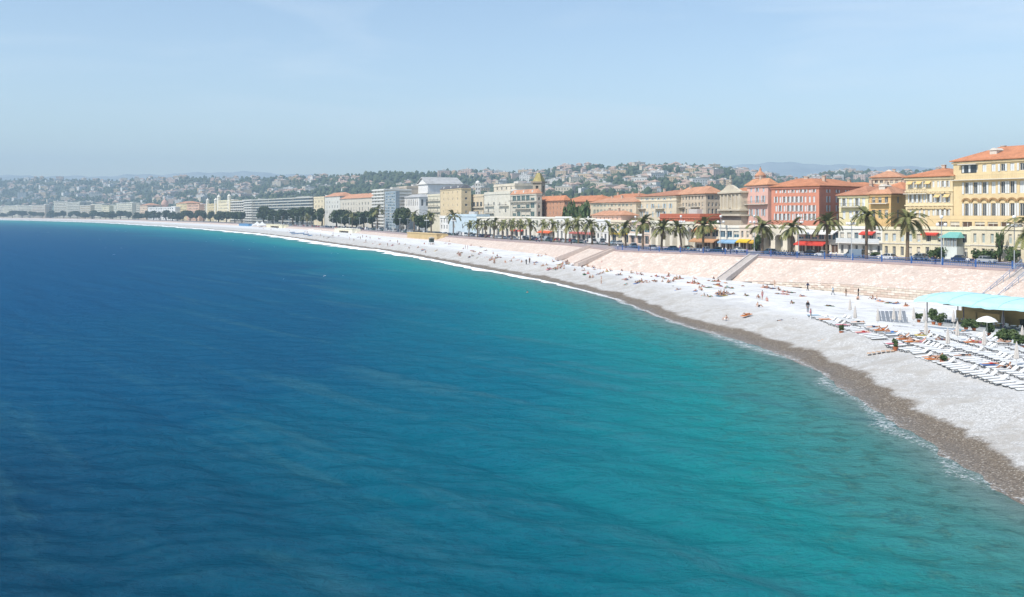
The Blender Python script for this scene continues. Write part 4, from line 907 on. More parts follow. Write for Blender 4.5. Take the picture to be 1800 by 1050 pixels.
# --- low terrace of shops along the road
M_RED = mat('red_awning', (0.55, 0.06, 0.04), 0.8, 0.08); M_ORG = mat('orange_awning', (0.58, 0.22, 0.07), 0.8, 0.08); M_YELL = mat('yellow_awning', (0.62, 0.42, 0.03), 0.8, 0.06); M_BLU = mat('blue_awning', (0.22, 0.38, 0.55), 0.8, 0.06)
M_WHT = mat('white_awning', (0.72, 0.70, 0.66), 0.8, 0.05); M_TEAL = mat('teal_roof', (0.16, 0.40, 0.36), 0.6, 0.06); M_BRN = mat('brown_awning', (0.46, 0.25, 0.13), 0.8, 0.08)
def arch_hole(x, hw, h):
    return x, hw, h
def terrace(label, Lp, Cp, top, wall, ground=None, upper=None, awn=(), arches=0, depth=9.0, off=25.6, roof='flat', parapet=True):
    a, c, u, v, W, D = frame_of(Lp, Cp, off, None, depth); Yr = c.y; zb = float(zprom(Yr)) - 0.1
    root = empty('shop_terrace', (a.x, a.y, zb), math.atan2(u.y, u.x)); tag(root, label, 'building')
    H_ = zat(top, Yr) - zb; wm = plaster(wall); wins = []
    mid = H_ * 0.50
    if ground: n, wf, g = ground; wins += [(W * (k + 0.5 - wf / 2) / n, W * (k + 0.5 + wf / 2) / n, 0.35, mid - 0.7, g) for k in range(n)]
    if upper: n, wf, g = upper; wins += [(W * (k + 0.5 - wf / 2) / n, W * (k + 0.5 + wf / 2) / n, mid + 0.5, H_ - 0.9, g) for k in range(n)]
    mb = MB()
    if arches:
        mb2 = MB(); hw = W / arches * 0.32; spring = H_ * 0.52; K = 8
        for k in range(arches):
            xc = W * (k + 0.5) / arches; xl, xr = W * k / arches, W * (k + 1) / arches
            pts = [(xc - hw, 0.0), (xc - hw, spring)] + [(xc - hw * math.cos(math.pi * q / K), spring + hw * math.sin(math.pi * q / K) * min(1, (H_ - spring - 0.8) / hw)) for q in range(1, K)] + [(xc + hw, spring), (xc + hw, 0.0)]
            mb.quad((xl, 0, 0), (xc - hw, 0, 0), (xc - hw, 0, H_), (xl, 0, H_)); mb.quad((xc + hw, 0, 0), (xr, 0, 0), (xr, 0, H_), (xc + hw, 0, H_))
            for q in range(1, len(pts) - 2):
                p_, q_ = pts[q], pts[q + 1]; mb.quad((p_[0], 0, p_[1]), (q_[0], 0, q_[1]), (q_[0], 0, H_), (p_[0], 0, H_))
            for q in range(len(pts) - 1):
                p_, q_ = pts[q], pts[q + 1]; mb.quad((p_[0], 0, p_[1]), (p_[0], 2.5, p_[1]), (q_[0], 2.5, q_[1]), (q_[0], 0, q_[1]))
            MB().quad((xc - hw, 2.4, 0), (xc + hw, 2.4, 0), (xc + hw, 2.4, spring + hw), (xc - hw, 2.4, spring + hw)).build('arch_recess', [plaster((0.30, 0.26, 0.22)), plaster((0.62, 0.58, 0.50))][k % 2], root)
            tr = MB(); o_ = 0.3
            for q in range(1, len(pts) - 2):
                p_, q_ = pts[q], pts[q + 1]
                f_ = lambda t_: (xc + (t_[0] - xc) * (1 + o_ / hw), spring + (t_[1] - spring) * (1 + o_ / hw))
                P1, Q1 = f_(p_), f_(q_); tr.quad((p_[0], -0.12, p_[1]), (q_[0], -0.12, q_[1]), (Q1[0], -0.12, Q1[1]), (P1[0], -0.12, P1[1])); tr.quad((P1[0], -0.12, P1[1]), (Q1[0], -0.12, Q1[1]), (Q1[0], 0, Q1[1]), (P1[0], 0, P1[1]))
            tr.build('arch_moulding', M_TRIM, root)
    else:
        facade(mb, W, 0, H_, [q[:4] for q in wins], lambda p_, q, z: (p_, q, z), 0.35)
    mb.quad((W, 0, 0), (W, D, 0), (W, D, H_), (W, 0, H_)).quad((0, D, 0), (0, 0, 0), (0, 0, H_), (0, D, H_)).quad((0, 0, H_), (W, 0, H_), (W, D, H_), (0, D, H_)).quad((W, D, 0), (0, D, 0), (0, D, H_), (W, D, H_))
    mb.build('wall', wm, root)
    for (x0, x1, b0, b1, g) in (wins if not arches else ()): put_window(root, (x0 + x1) / 2, 0.3, b0, 0, x1 - x0, b1 - b0, g, None, False)
    if parapet: MB().box(-0.1, W + 0.1, -0.22, 0.1, H_ + 0.002, H_ + 0.75).build('parapet', plaster(tuple(min(0.78, q * 1.1) for q in wall)), root)
    if not arches: MB().box(0, W, -0.14, -0.002, mid - 0.12, mid + 0.12).build('string_course', M_TRIM, root)
    for (x0, x1, zf, out, m_) in awn:
        z = H_ * zf; x0 *= W; x1 *= W; mb = MB(); th_ = 0.06
        mb.quad((x0, 0, z), (x0, -out, z - out * 0.38), (x1, -out, z - out * 0.38), (x1, 0, z)); mb.quad((x0, 0, z - th_), (x1, 0, z - th_), (x1, -out, z - out * 0.38 - th_), (x0, -out, z - out * 0.38 - th_))
        mb.quad((x0, -out, z - out * 0.38), (x0, -out, z - out * 0.38 - 0.35), (x1, -out, z - out * 0.38 - 0.35), (x1, -out, z - out * 0.38)); mb.quad((x1, 0, z), (x1, -out, z - out * 0.38), (x1, -out, z - out * 0.38 - 0.3), (x1, 0, z - 0.06))
        ob = mb.build('awning', m_, root)
        sc_ = MB()
        for e in (x0 + 0.05, x1 - 0.05): sc_.bar((e, -0.02, z - 0.5), (e, -out + 0.05, z - out * 0.38 - 0.08), 0.03, 4)
        sc_.build('awning_arm', M_IRON, ob)
    return root, W, H_
TW = (0.70, 0.67, 0.58); TC = (0.66, 0.58, 0.44)
terrace('white two storey shop terrace behind the first row of palms', 838.5, 872, 384, TW, (5, 0.5, G_DK), (6, 0.4, G_DK))
terrace('white shop terrace with small red awnings over its doors', 872, 921, 384, (0.70, 0.64, 0.53), (6, 0.6, G_DK), (7, 0.4, G_DK), [(0.62, 0.76, 0.42, 1.4, M_RED), (0.86, 1.0, 0.42, 1.4, M_RED)])
terrace('white terrace with a wide orange red awning', 921, 977, 384.5, TW, (7, 0.5, G_DK), (8, 0.35, G_BL), [(0.55, 0.92, 0.42, 2.0, mat('tomato_awning', (0.60, 0.12, 0.04), 0.8, 0.05))])
terrace('white columned shop front next to the orange red awning', 977, 1005, 384, (0.74, 0.72, 0.66), (4, 0.5, G_DK), (4, 0.5, G_DK))
terrace('white terrace with dark upper windows and a long brown red awning', 1005, 1048, 387, TW, (5, 0.7, G_DK), (6, 0.4, G_DK), [(0.0, 0.95, 0.44, 1.5, mat('maroon_awning', (0.36, 0.10, 0.08), 0.8, 0.05))])
terrace('low white kiosk building between two palms', 1048, 1074, 389, (0.74, 0.73, 0.70), (4, 0.6, G_DK), (4, 0.35, G_BL))
terrace('cream shop with a yellow sign band above its window', 1074, 1106, 391, TC, (3, 0.7, G_DK), (4, 0.6, G_BL), [(0.0, 0.95, 0.50, 0.8, M_YELL)])
terrace('pink beige shop with dark glazed upper floor beside the yellow sign', 1106, 1143, 392, (0.66, 0.50, 0.40), (3, 0.6, G_DK), (3, 0.8, G_BL), [(0.02, 0.7, 0.48, 0.7, M_WHT)])
terrace('white arcade with narrow round arches behind the palms', 1143, 1222, 394.5, (0.72, 0.67, 0.55), arches=6)
terrace('restaurant with brown and orange awnings and a dark open front', 1222, 1264, 399, TC, (3, 0.8, G_BR), (3, 0.8, G_DK), [(-0.05, 1.0, 0.50, 2.2, M_BRN), (0.05, 0.9, 0.94, 2.0, M_ORG)])
terrace('white cafe with a glazed upper floor and blue awning', 1264, 1300, 401, (0.70, 0.66, 0.58), (3, 0.8, G_BR), (3, 0.8, G_BL), [(0.1, 0.95, 0.48, 1.8, M_BLU)])
terrace('cafe with bright yellow awnings beside the large arches', 1300, 1338, 401, (0.68, 0.58, 0.48), (3, 0.8, G_BR), (4, 0.4, G_DK), [(0.0, 0.55, 0.52, 1.8, M_YELL), (0.6, 1.0, 0.50, 1.8, mat('mustard_awning', (0.55, 0.33, 0.04), 0.8, 0.06))])
terrace('cream arcade with two large open arches', 1338, 1402, 400.5, (0.68, 0.62, 0.50), arches=3)
terrace('white restaurant with white blinds and a long red awning', 1402, 1474, 403, (0.70, 0.66, 0.55), (5, 0.85, G_BR), (6, 0.85, G_BL), [(0.05, 0.78, 0.52, 2.4, M_RED), (0.0, 1.0, 0.96, 2.2, M_WHT)])
r_, W, H_ = terrace('white house with a railed balcony and a small red awning', 1474, 1551, 403.5, (0.74, 0.72, 0.65), (6, 0.4, G_DK), (6, 0.55, G_BL), [(0.55, 0.86, 0.92, 1.5, M_RED)])
box_part(r_, 'balcony', M_WHT, (0.0, W, -1.3, -0.15, H_ * 0.5 - 0.3, H_ * 0.5 - 0.02)); box_part(r_, 'balcony_railing', mat('frosted_panel', (0.62, 0.64, 0.64), 0.4, 0.05), (0.1, W - 0.1, -1.3, -1.24, H_ * 0.5, H_ * 0.5 + 1.0))
terrace('cream house with pale blue shuttered doors and a brown side door', 1551, 1622, 405, (0.70, 0.62, 0.44), (5, 0.4, G_DK), (5, 0.42, SHUT['b']))
r_, W, H_ = terrace('cream house with a teal roofed glass conservatory', 1622, 1706, 405, (0.70, 0.64, 0.46), (5, 0.4, G_DK), (4, 0.4, G_DK), [(0.0, 0.35, 0.90, 0.9, M_RED)])
x0, x1 = W * 0.52, W * 0.86; zc = H_ * 0.45
cs = MB().box(x0, x1, -2.4, -0.002, 0.2, zc).build('conservatory', plaster((0.66, 0.70, 0.66)), r_)
for k in range(5): o = link('window', window_mesh((x1 - x0) / 5 - 0.2, H_ * 0.28, G_BL)[0], cs); o.location = (x0 + (x1 - x0) * (k + 0.5) / 5, -2.41, zc + 0.02); q_ = link('pane', window_mesh((x1 - x0) / 5 - 0.2, H_ * 0.28, G_BL)[1], cs); q_.location = o.location
mb = MB(); z = zc + H_ * 0.29; mb.quad((x0 - 0.4, -2.9, z), (x1 + 0.4, -2.9, z), (x1 - 0.6, 0, z + 1.3), (x0 + 0.6, 0, z + 1.3)).quad((x1 + 0.4, -2.9, z), (x1 + 0.4, 0, z), (x1 - 0.6, 0, z + 1.3)).quad((x0 - 0.4, 0, z), (x0 - 0.4, -2.9, z), (x0 + 0.6, 0, z + 1.3)).quad((x0 - 0.4, -2.9, z - 0.1), (x0 - 0.4, 0, z - 0.1), (x1 + 0.4, 0, z - 0.1), (x1 + 0.4, -2.9, z - 0.1)); mb.build('conservatory_roof', M_TEAL, cs)
terrace('long cream terrace house with a plain parapet above green hedges', 1706, 1800, 405, (0.70, 0.62, 0.45), (6, 0.35, G_DK), (6, 0.36, SHUT['g']))
terrace('cream terrace house at the end beside the big dark palm', 1800, 1930, 405, (0.68, 0.60, 0.44), (6, 0.35, G_DK), (6, 0.36, SHUT['g']))
building('low cream gallery with brown recessed bays below the yellow houses', 1630, 1960, 36, 386, [(390, 399.5)], 12, 0, ref=1700, wall=(0.62, 0.48, 0.28), roof='flat', wf=0.78, wd=8, glass=G_BR, depth=3.9, cornice=False)

# ------------------------------------------------------------------ houses and trees on the hills
def hill_pt(px, t):
    x, y = hill_xy(px, t); z = hill_z(px, t)
    z = z + np.clip(t, 0, 1) * (1 - smooth((t - 0.75) / 0.25)) * (14 * np.sin(x * 0.006 + 2) * np.sin(y * 0.0053) + 6 * np.sin(x * 0.017) * np.sin(y * 0.013 + 1))
    return x, y, z
TS = np.linspace(0.02, 1.0, 120)
def hill_at(px, py):
    """the nearest slope point whose image row is py"""
    x, y, z = hill_pt(px, TS); row = HOR - F * (z - CAM_H) / y
    k = np.where(row <= py)[0]; k = k[0] if len(k) else len(TS) - 1
    return float(x[k]), float(y[k]), float(z[k])
def regions(px):
    for lim, s in ((100, 'above the end of the bay'), (250, 'behind the far white seafront blocks'), (312, 'above the domed hotel'), (430, 'above the turreted palace'), (552, 'above the dark banded hotel'), (660, 'above the orange roofed seafront blocks'),
                   (770, 'above the theatre'), (930, 'above the tall cream block'), (985, 'above the bell tower'), (1040, 'above the ivy green trees'), (1080, 'above the low pink house'), (1118, 'above the long cream house'), (1155, 'above the flat attic'), (1190, 'above the brick red house'), (1225, 'above the columned house'), (1264, 'behind the columned house'), (1310, 'above the church'), (1480, 'behind the red house')):
        if px < lim: return s
    return 'behind the yellow houses'
HCOL = [('white', (0.70, 0.68, 0.64)), ('cream', (0.62, 0.54, 0.42)), ('pinkish', (0.60, 0.44, 0.36)), ('ochre', (0.56, 0.42, 0.26))]
T_HL = tile_mat('faded_hill_tiles', (0.43, 0.30, 0.225))
def house_protos():
    out = []
    for cn, col in HCOL:
        for kind in range(3):
            W, D, h = [(13, 9, 6.0), (10, 9, 8.5), (20, 10, 10.0)][kind]
            wl = MB().box(-W / 2, W / 2, -D / 2, D / 2, -5, h)
            wm = wl.mesh('hillside_house', plaster(col)); rf = MB()
            if kind < 2: hip_roof(rf, W, D, h + 0.23, 2.6, 0.6); rf.v = [(x - W / 2, y - D / 2, z) for x, y, z in rf.v]; rn, rm = 'tiled hip roof', T_HL
            else: rf.box(-W / 2 - 0.3, W / 2 + 0.3, -D / 2 - 0.3, D / 2 + 0.3, h + 0.003, h + 0.7); rf.box(-2, 2, -2, 2, h + 0.7, h + 2.8); rn, rm = 'flat roof', plaster((0.55, 0.53, 0.50))
            bn = MB()
            nwin = max(2, int(W / 3.2)); nfl = max(2, int(h / 3.0))
            for f_ in range(nfl):
                for k in range(nwin):
                    x = -W / 2 + W * (k + 0.5) / nwin; z = 0.8 + f_ * 2.9; bn.box(x - 0.6, x + 0.6, -D / 2 - 0.03, -D / 2 - 0.004, z, z + 1.5)
            out.append((cn, rn, wm, rf.mesh('roof', rm), bn.mesh('windows', G_DK)))
    return out
def build_hill_houses():
    protos = house_protos(); r = random.Random(21); spots = []
    def dens(px, t):
        d = np.interp(px, [0, 120, 250, 420, 560, 600, 640, 700, 760, 830, 930, 980, 1100, 1300, 1500, 1800], [0.5, 0.6, 0.8, 0.75, 0.55, 0.42, 0.14, 0.10, 0.3, 0.5, 0.8, 1.0, 1.0, 0.7, 0.85, 0.8])
        if 600 < px < 760: d *= 0.3 + 1.2 * t
        return d
    tries = 0
    while len(spots) < 1000 and tries < 60000:
        tries += 1
        px = r.uniform(-40, 1760); t = r.uniform(0.06, 1.0) ** 0.75
        if r.random() > dens(px, t): continue
        if mnoise.noise(Vector((px / 34.0, t * 9.0, 3.1))) < -0.12: continue
        x, y, z = (float(q) for q in hill_pt(px, t)); row = HOR - F * (z - CAM_H) / y
        vis = np.interp(px, [0, 230, 300, 420, 560, 700, 900, 1000, 1100, 1200, 1330, 1470, 1600, 1800], [366, 362, 360, 352, 340, 340, 345, 345, 345, 335, 325, 322, 314, 300])
        if row > vis: continue
        spots.append((y, px, t, x, z))
    spots = [(y / r.uniform(0.75, 1.45), y, px, t, x, z) for y, px, t, x, z in spots]; spots.sort(); n = 0; mass = MB(); mm = []
    for key, y, px, t, x, z in spots:
        cn, rn, wm, rf, wn = r.choice(protos); sc = y / key; rz = math.atan2(-x, y) + r.uniform(-0.7, 0.7)
        if n < 300:
            o = link('hillside_house', wm); o.location = (x, y, z); o.rotation_euler = (0, 0, rz); o.scale = (sc, sc, sc); link('roof', rf, o); k = link('windows', wn, o); k['kind'] = 'stuff'
            band = 'on the ridge' if t > 0.9 else 'near the ridge' if t > 0.78 else 'high on the hill' if t > 0.62 else 'halfway up the hill' if t > 0.45 else 'low on the hill' if t > 0.28 else 'at the hill foot'; size = 'large' if sc > 1.22 else 'small' if sc < 1.0 else 'mid-sized'
            lab = '%s %s house, %s, %s %s' % (size, cn, rn, band, regions(px)); tag(o, lab, 'house', '%s houses %s %s' % (cn, band, regions(px))); n += 1
        else:
            M = Matrix.Translation((x, y, z)) @ Matrix.Rotation(rz, 4, 'Z') @ Matrix.Scale(sc, 4); ci = [c_[0] for c_ in HCOL].index(cn)
            for me, mi in ((wm, ci), (rf, 4 if 'tiled' in rn else 5), (wn, 6)):
                b0 = len(mass.v); mass.v += [tuple(M @ q.co) for q in me.vertices]
                for p in me.polygons: mass.f.append(tuple(b0 + i for i in p.vertices)); mass.mi.append(mi)
    o = mass.build('far_houses', [plaster(c_) for _, c_ in HCOL] + [T_HL, plaster((0.55, 0.53, 0.50)), G_DK]); tag(o, 'many tiny houses scattered over the upper slopes of the hills', 'houses', kind='stuff')
    # larger blocks one can make out
    for px, py, wpx, hpx, dep, col, lab in ((144.5, 348, 20, 7.5, 14, (0.64, 0.52, 0.36), 'yellowish apartment slab on the hill behind the far seafront'), (168.5, 348.5, 23, 8.5, 14, (0.70, 0.66, 0.58), 'white apartment slab beside the yellowish slab on the hill'),
            (38, 350, 14, 11, 16, (0.66, 0.66, 0.62), 'white apartment tower on the hill above the end of the bay'), (61, 346, 16, 6, 20, (0.60, 0.54, 0.44), 'beige block on the hill above the end of the bay'), (513, 337, 18, 7, 16, (0.74, 0.73, 0.71), 'bright white villa on the hill above the dark banded hotel'),
            (1144, 307, 7, 13, 12, (0.76, 0.75, 0.73), 'narrow bright white tower near the ridge above the long cream house'), (1009, 317, 20, 8, 14, (0.50, 0.53, 0.55), 'grey blue apartment slab on the hill above the bell tower'),
            (1059, 322, 12, 7, 14, (0.74, 0.76, 0.72), 'white villa with green surroundings on the hill above the long cream house'), (840, 338, 9, 14, 9, (0.66, 0.64, 0.60), 'round topped white tower behind the tall cream block'),
            (210, 328, 26, 4.5, 14, (0.58, 0.42, 0.34), 'long reddish building on the hill behind the far seafront'), (283, 317, 22, 3.5, 12, (0.72, 0.71, 0.69), 'long white building on the ridge above the domed hotel'), (447, 326, 7, 10, 10, (0.56, 0.46, 0.36), 'slim ochre tower on the hill above the dark banded hotel')):
        x, y, z = hill_at(px, py) if px != 840 else (*off_pt(110, 840), 6.0)
        w_, h_ = wpx * y / F, hpx * y / F
        if px == 840: h_ = zat(322, y) - z
        ro = empty('hillside_block', (x, y, z), math.atan2(-x, y)); tag(ro, lab, 'building')
        mb = MB(); nf_ = max(2, int(h_ / 3.2)); nc = max(2, int(w_ / 5)); wins = [(w_ * (k + 0.25) / nc, w_ * (k + 0.75) / nc, h_ * (j + 0.3) / nf_, h_ * (j + 0.8) / nf_) for k in range(nc) for j in range(nf_)]
        facade(mb, w_, 0, h_, wins, lambda p_, q, zz: (p_ - w_ / 2, q, zz), 0.3); mb.quad((-w_ / 2, dep, -6), (-w_ / 2, 0, -6), (-w_ / 2, 0, h_), (-w_ / 2, dep, h_)).quad((w_ / 2, 0, -6), (w_ / 2, dep, -6), (w_ / 2, dep, h_), (w_ / 2, 0, h_)).quad((-w_ / 2, 0, h_), (w_ / 2, 0, h_), (w_ / 2, dep, h_), (-w_ / 2, dep, h_)).quad((-w_ / 2, 0, -6), (w_ / 2, 0, -6), (w_ / 2, 0, 0), (-w_ / 2, 0, 0)).quad((w_ / 2, dep, -6), (-w_ / 2, dep, -6), (-w_ / 2, dep, h_), (w_ / 2, dep, h_))
        mb.build('wall', plaster(col), ro)
        if px == 840: MB().lathe([(w_ * 0.5, h_), (w_ * 0.42, h_ + w_ * 0.25), (w_ * 0.22, h_ + w_ * 0.42), (0.2, h_ + w_ * 0.5)], 14, (0, dep / 2, 0)).build('dome', plaster((0.68, 0.66, 0.62)), ro, True)
        else: MB().box(-w_ / 2 - 0.4, w_ / 2 + 0.4, -0.4, dep + 0.4, h_ + 0.002, h_ + 0.9).build('roof', plaster((0.58, 0.54, 0.48)), ro)
        for (a0, a1, b0, b1) in wins: o = link('window', window_mesh(a1 - a0, b1 - b0, G_DK)[0], ro); o.location = ((a0 + a1) / 2 - w_ / 2, 0.26, b0); link('pane', window_mesh(a1 - a0, b1 - b0, G_DK)[1], o)
build_hill_houses()

def leaf_mat(name, c0, c1, c2):
    m, t, b = new_mat(name)
    r_ = ramp(t, [(0.0, c0), (0.5, c1), (1.0, c2)]); t.links.new(attr(t, 'tint'), r_.inputs[0]); t.links.new(r_.outputs[0], b.inputs['Base Color']); b.inputs['Roughness'].default_value = 0.75; b.inputs['Specular IOR Level'].default_value = 0.2
    return m
M_WOOD = leaf_mat('hill_foliage', (0.028, 0.046, 0.020), (0.055, 0.080, 0.032), (0.10, 0.118, 0.052))
def build_hill_trees():
    bm = bmesh.new(); bmesh.ops.create_icosphere(bm, subdivisions=1, radius=1.0); V = np.array([v.co for v in bm.verts]); Fc = np.array([[v.index for v in f.verts] for f in bm.faces]); bm.free()
    n = 15000; px = rng.uniform(-60, 1830, n); t = rng.uniform(0.02, 1.0, n) ** 0.7
    x, y, z = hill_pt(px, t)
    keep = np.array([mnoise.noise(Vector((a / 55.0, b * 7.0, 9.0))) > -0.42 for a, b in zip(px, t)]) | ((px > 590) & (px < 780))
    row = HOR - F * (z - CAM_H) / y; keep &= row < 372
    x, y, z = x[keep], y[keep], z[keep]; n = len(x)
    r = rng.uniform(2.6, 6.0, n) * np.where(rng.random(n) > 0.9, 1.25, 1.0); st = rng.uniform(0.75, 1.35, n)
    jit = rng.uniform(0.62, 1.28, (n, len(V), 1)); P = V[None] * jit * r[:, None, None]; P[..., 2] *= st[:, None]
    ctr = np.stack([x, y, z + r * st * 0.75], 1)
    P = P + ctr[:, None]
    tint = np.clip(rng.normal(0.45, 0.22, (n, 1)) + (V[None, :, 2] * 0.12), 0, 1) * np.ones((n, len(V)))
    fs = (Fc[None] + (np.arange(n) * len(V))[:, None, None]).reshape(-1, 3)
    me = bpy.data.meshes.new('hillside_trees'); me.vertices.add(n * len(V)); me.vertices.foreach_set('co', P.reshape(-1).astype(np.float32)); me.loops.add(fs.size); me.loops.foreach_set('vertex_index', fs.reshape(-1).astype(np.int32))
    me.polygons.add(len(fs)); me.polygons.foreach_set('loop_start', np.arange(0, fs.size, 3, dtype=np.int32)); a = me.attributes.new('tint', 'FLOAT', 'POINT'); a.data.foreach_set('value', tint.reshape(-1).astype(np.float32))
    me.materials.append(M_WOOD); me.update(calc_edges=True); o = link('hillside_trees', me); tag(o, 'dark green woods and garden trees covering the hills', 'trees', kind='stuff')
build_hill_trees()

# ------------------------------------------------------------------ palms and trees of the seafront
M_PALM = leaf_mat('palm_frond', (0.095, 0.108, 0.036), (0.19, 0.19, 0.072), (0.32, 0.27, 0.13)); M_TRUNK = mat('palm_trunk', (0.17, 0.125, 0.085), 0.95, 0.3, 2.5, 0.6); M_BARK = mat('bark', (0.10, 0.075, 0.05), 0.95, 0.25, 2.0, 0.4)
def set_tint(me, vals):
    a = me.attributes.new('tint', 'FLOAT', 'POINT'); a.data.foreach_set('value', np.asarray(vals, np.float32))
def frond_geom(L_, e0, droop, r, dead=False):
    """one pinnate frond leaving the origin along +x; returns verts, faces, tints"""
    V, Fs, T = [], [], []; n = 13; pts = []; x = z = 0.0; e = e0
    for i in range(n + 1):
        pts.append(Vector((x, 0, z))); d = L_ / n; x += d * math.cos(e); z += d * math.sin(e); e -= droop / n * (0.5 + i / n)
    def add(*p, tint):
        b0 = len(V); V.extend(tuple(q) for q in p); T.extend([tint] * len(p)); Fs.append(tuple(range(b0, b0 + len(p))))
    base = 0.9 if dead else 0.35
    for i in range(n):
        a, b = pts[i], pts[i + 1]; t = i / n; w_ = 0.05 * (1 - t) + 0.012
        add(a + Vector((0, w_, 0)), a - Vector((0, w_, 0)), b - Vector((0, w_, 0)), b + Vector((0, w_, 0)), tint=base + 0.3)
        if i < 1: continue
        ll = 0.78 * math.sin(math.pi * (0.12 + 0.80 * t)) ** 0.7; dirv = (b - a).normalized()
        for s in (-1, 1):
            for h in (0.0, 0.5):
                p = a.lerp(b, h); up = Vector((-dirv.z, 0, dirv.x))
                tip = p + (dirv * 0.62 + Vector((0, s * 0.85, 0)) + up * (0.28 - 0.35 * t) + Vector((0, 0, -0.10))) * ll * r.uniform(0.85, 1.1)
                wv = dirv * 0.17
                add(p - wv * 0.5, p + wv, tip, tint=min(1, max(0, base + r.uniform(-0.25, 0.25))))
    return V, Fs, T
PR_R = random.Random(4); FR = []
for e0, dr, dead in ((1.15, 1.5, 0), (0.85, 1.8, 0), (0.55, 1.8, 0), (0.2, 1.7, 0), (-0.35, 1.0, 0), (-0.9, 0.5, 1)):
    V, Fs, T = frond_geom(4.7 if not dead else 3.0, e0, dr, PR_R, dead); FR.append((V, Fs, T))
FRM = []
for V, Fs, T in FR:
    me = bpy.data.meshes.new('frond'); me.from_pydata(V, [], Fs); me.materials.append(M_PALM); set_tint(me, T); me.update(); FRM.append(me)
def crown_plan(r, full=40):
    out = []
    for k in range(full):
        cls = [0, 1, 1, 2, 2, 3, 3, 4][k % 8]
        if k % 13 == 12: cls = 5
        out.append((cls, k * 2.39996 + r.uniform(-0.35, 0.35), r.uniform(0.68, 1.12)))
    return out
CROWNS = []
for v_ in range(3):
    mb = MB(); T = []; r = random.Random(30 + v_)
    for cls, az, sc in crown_plan(r, 46):
        V, Fs, tt = FR[cls]; c_, s_ = math.cos(az) * sc, math.sin(az) * sc; b0 = len(mb.v)
        mb.v += [(x * c_ - y * s_, x * s_ + y * c_, z * sc) for x, y, z in V]; mb.f += [tuple(b0 + i for i in f) for f in Fs]; mb.mi += [0] * len(Fs); T += tt
    me = mb.mesh('crown', M_PALM); set_tint(me, T); CROWNS.append(me)
def palm(px, ycrown, off, label, near=False, scale=1.0, group='palm trees along the promenade'):
    x, y = off_pt(off, px); zb = float(zprom(y)); h = max(4.0, zat(ycrown, y) - zb) ; r = random.Random(int(px * 7)); sc = scale * r.uniform(0.88, 1.12); h *= r.uniform(0.95, 1.06)
    root = empty('palm_tree', (x, y, zb), r.uniform(0, 6)); tag(root, label, 'palm tree', group)
    lean = r.uniform(-0.9, 0.9); n = 10
    pts = [(lean * (i / n) ** 2, 0, -0.3 + (h + 0.3) * i / n) for i in range(n + 1)]; rad = [(0.40 - 0.12 * min(1, i / 3) + 0.03 * (i % 2) + (0.16 if i >= n - 1 else 0)) * sc for i in range(n + 1)]
    MB().tube(pts, rad, 9).build('trunk', M_TRUNK, root, True)
    if near:
        for cls, az, s_ in crown_plan(r, 50):
            o = link('frond', FRM[cls], root); o.location = (lean, 0, h - 0.1); o.rotation_euler = (0, 0, az); o.scale = (s_ * sc,) * 3
    else:
        o = link('crown', CROWNS[int(px) % 3], root); o.location = (lean, 0, h - 0.1); o.scale = (sc,) * 3
palms = [(1812, 399, 7, 1.25), (1595, 387, 9, 1.12), (1523, 377, 9, 1.1), (1453, 390, 9, 1.05), (1391, 397, 9, 1.05), (1340, 398, 9, 1.05), (1236, 396, 9, 1.0), (1198, 400, 9, .95), (1163, 401, 9, .95), (1130, 392, 9, 1.05), (1100, 399, 9, .95), (1071, 400, 9, .9), (1041, 398, 9, .9), (1017, 392, 9, 1.0),
         (994, 395, 9, .9), (973, 394, 9, .95), (952, 396, 9, .85), (932, 394, 9, .95), (915, 395, 9, .85), (900, 393, 9, .95), (883, 395, 9, .9), (868, 393, 9, 1.0), (853, 395, 9, .9), (839, 394, 9, .95), (824, 395, 9, .9)]
nb = {0: 'big palm at the end beside the cream terrace house', 1: 'palm in front of the cream house with pale blue doors', 2: 'tallest palm, in front of the white house with a railed balcony', 3: 'palm before the white restaurant with the red awning', 4: 'palm before the two large open arches', 5: 'palm before the cafe with yellow awnings'}
for i, (px, yc, off, sc) in enumerate(palms):
    palm(px, yc, off, nb.get(i, '%s promenade palm counting from the yellow cafe awnings towards the theatre' % ORD[i - 6 if i > 5 else 0]), i < 7, sc)
for px, yc, off, sc, lab in ((797, 382, 12, 1.3, 'bushy palm before the white low corner house'), (758, 379, 14, 1.5, 'dark palm beside the broad trees near the theatre'), (728, 378, 20, 1.3, 'palm rising among the broad trees below the theatre'), (663, 372, 16, 1.5, 'palm beside the foot of the blue glass tower'), (619, 377, 16, 1.4, 'palm before the long pale block with orange roof'), (540, 382, 16, 1.3, 'palm before the dark banded hotel')):
    palm(px, yc, off, lab, False, sc, 'palms among the broad trees')

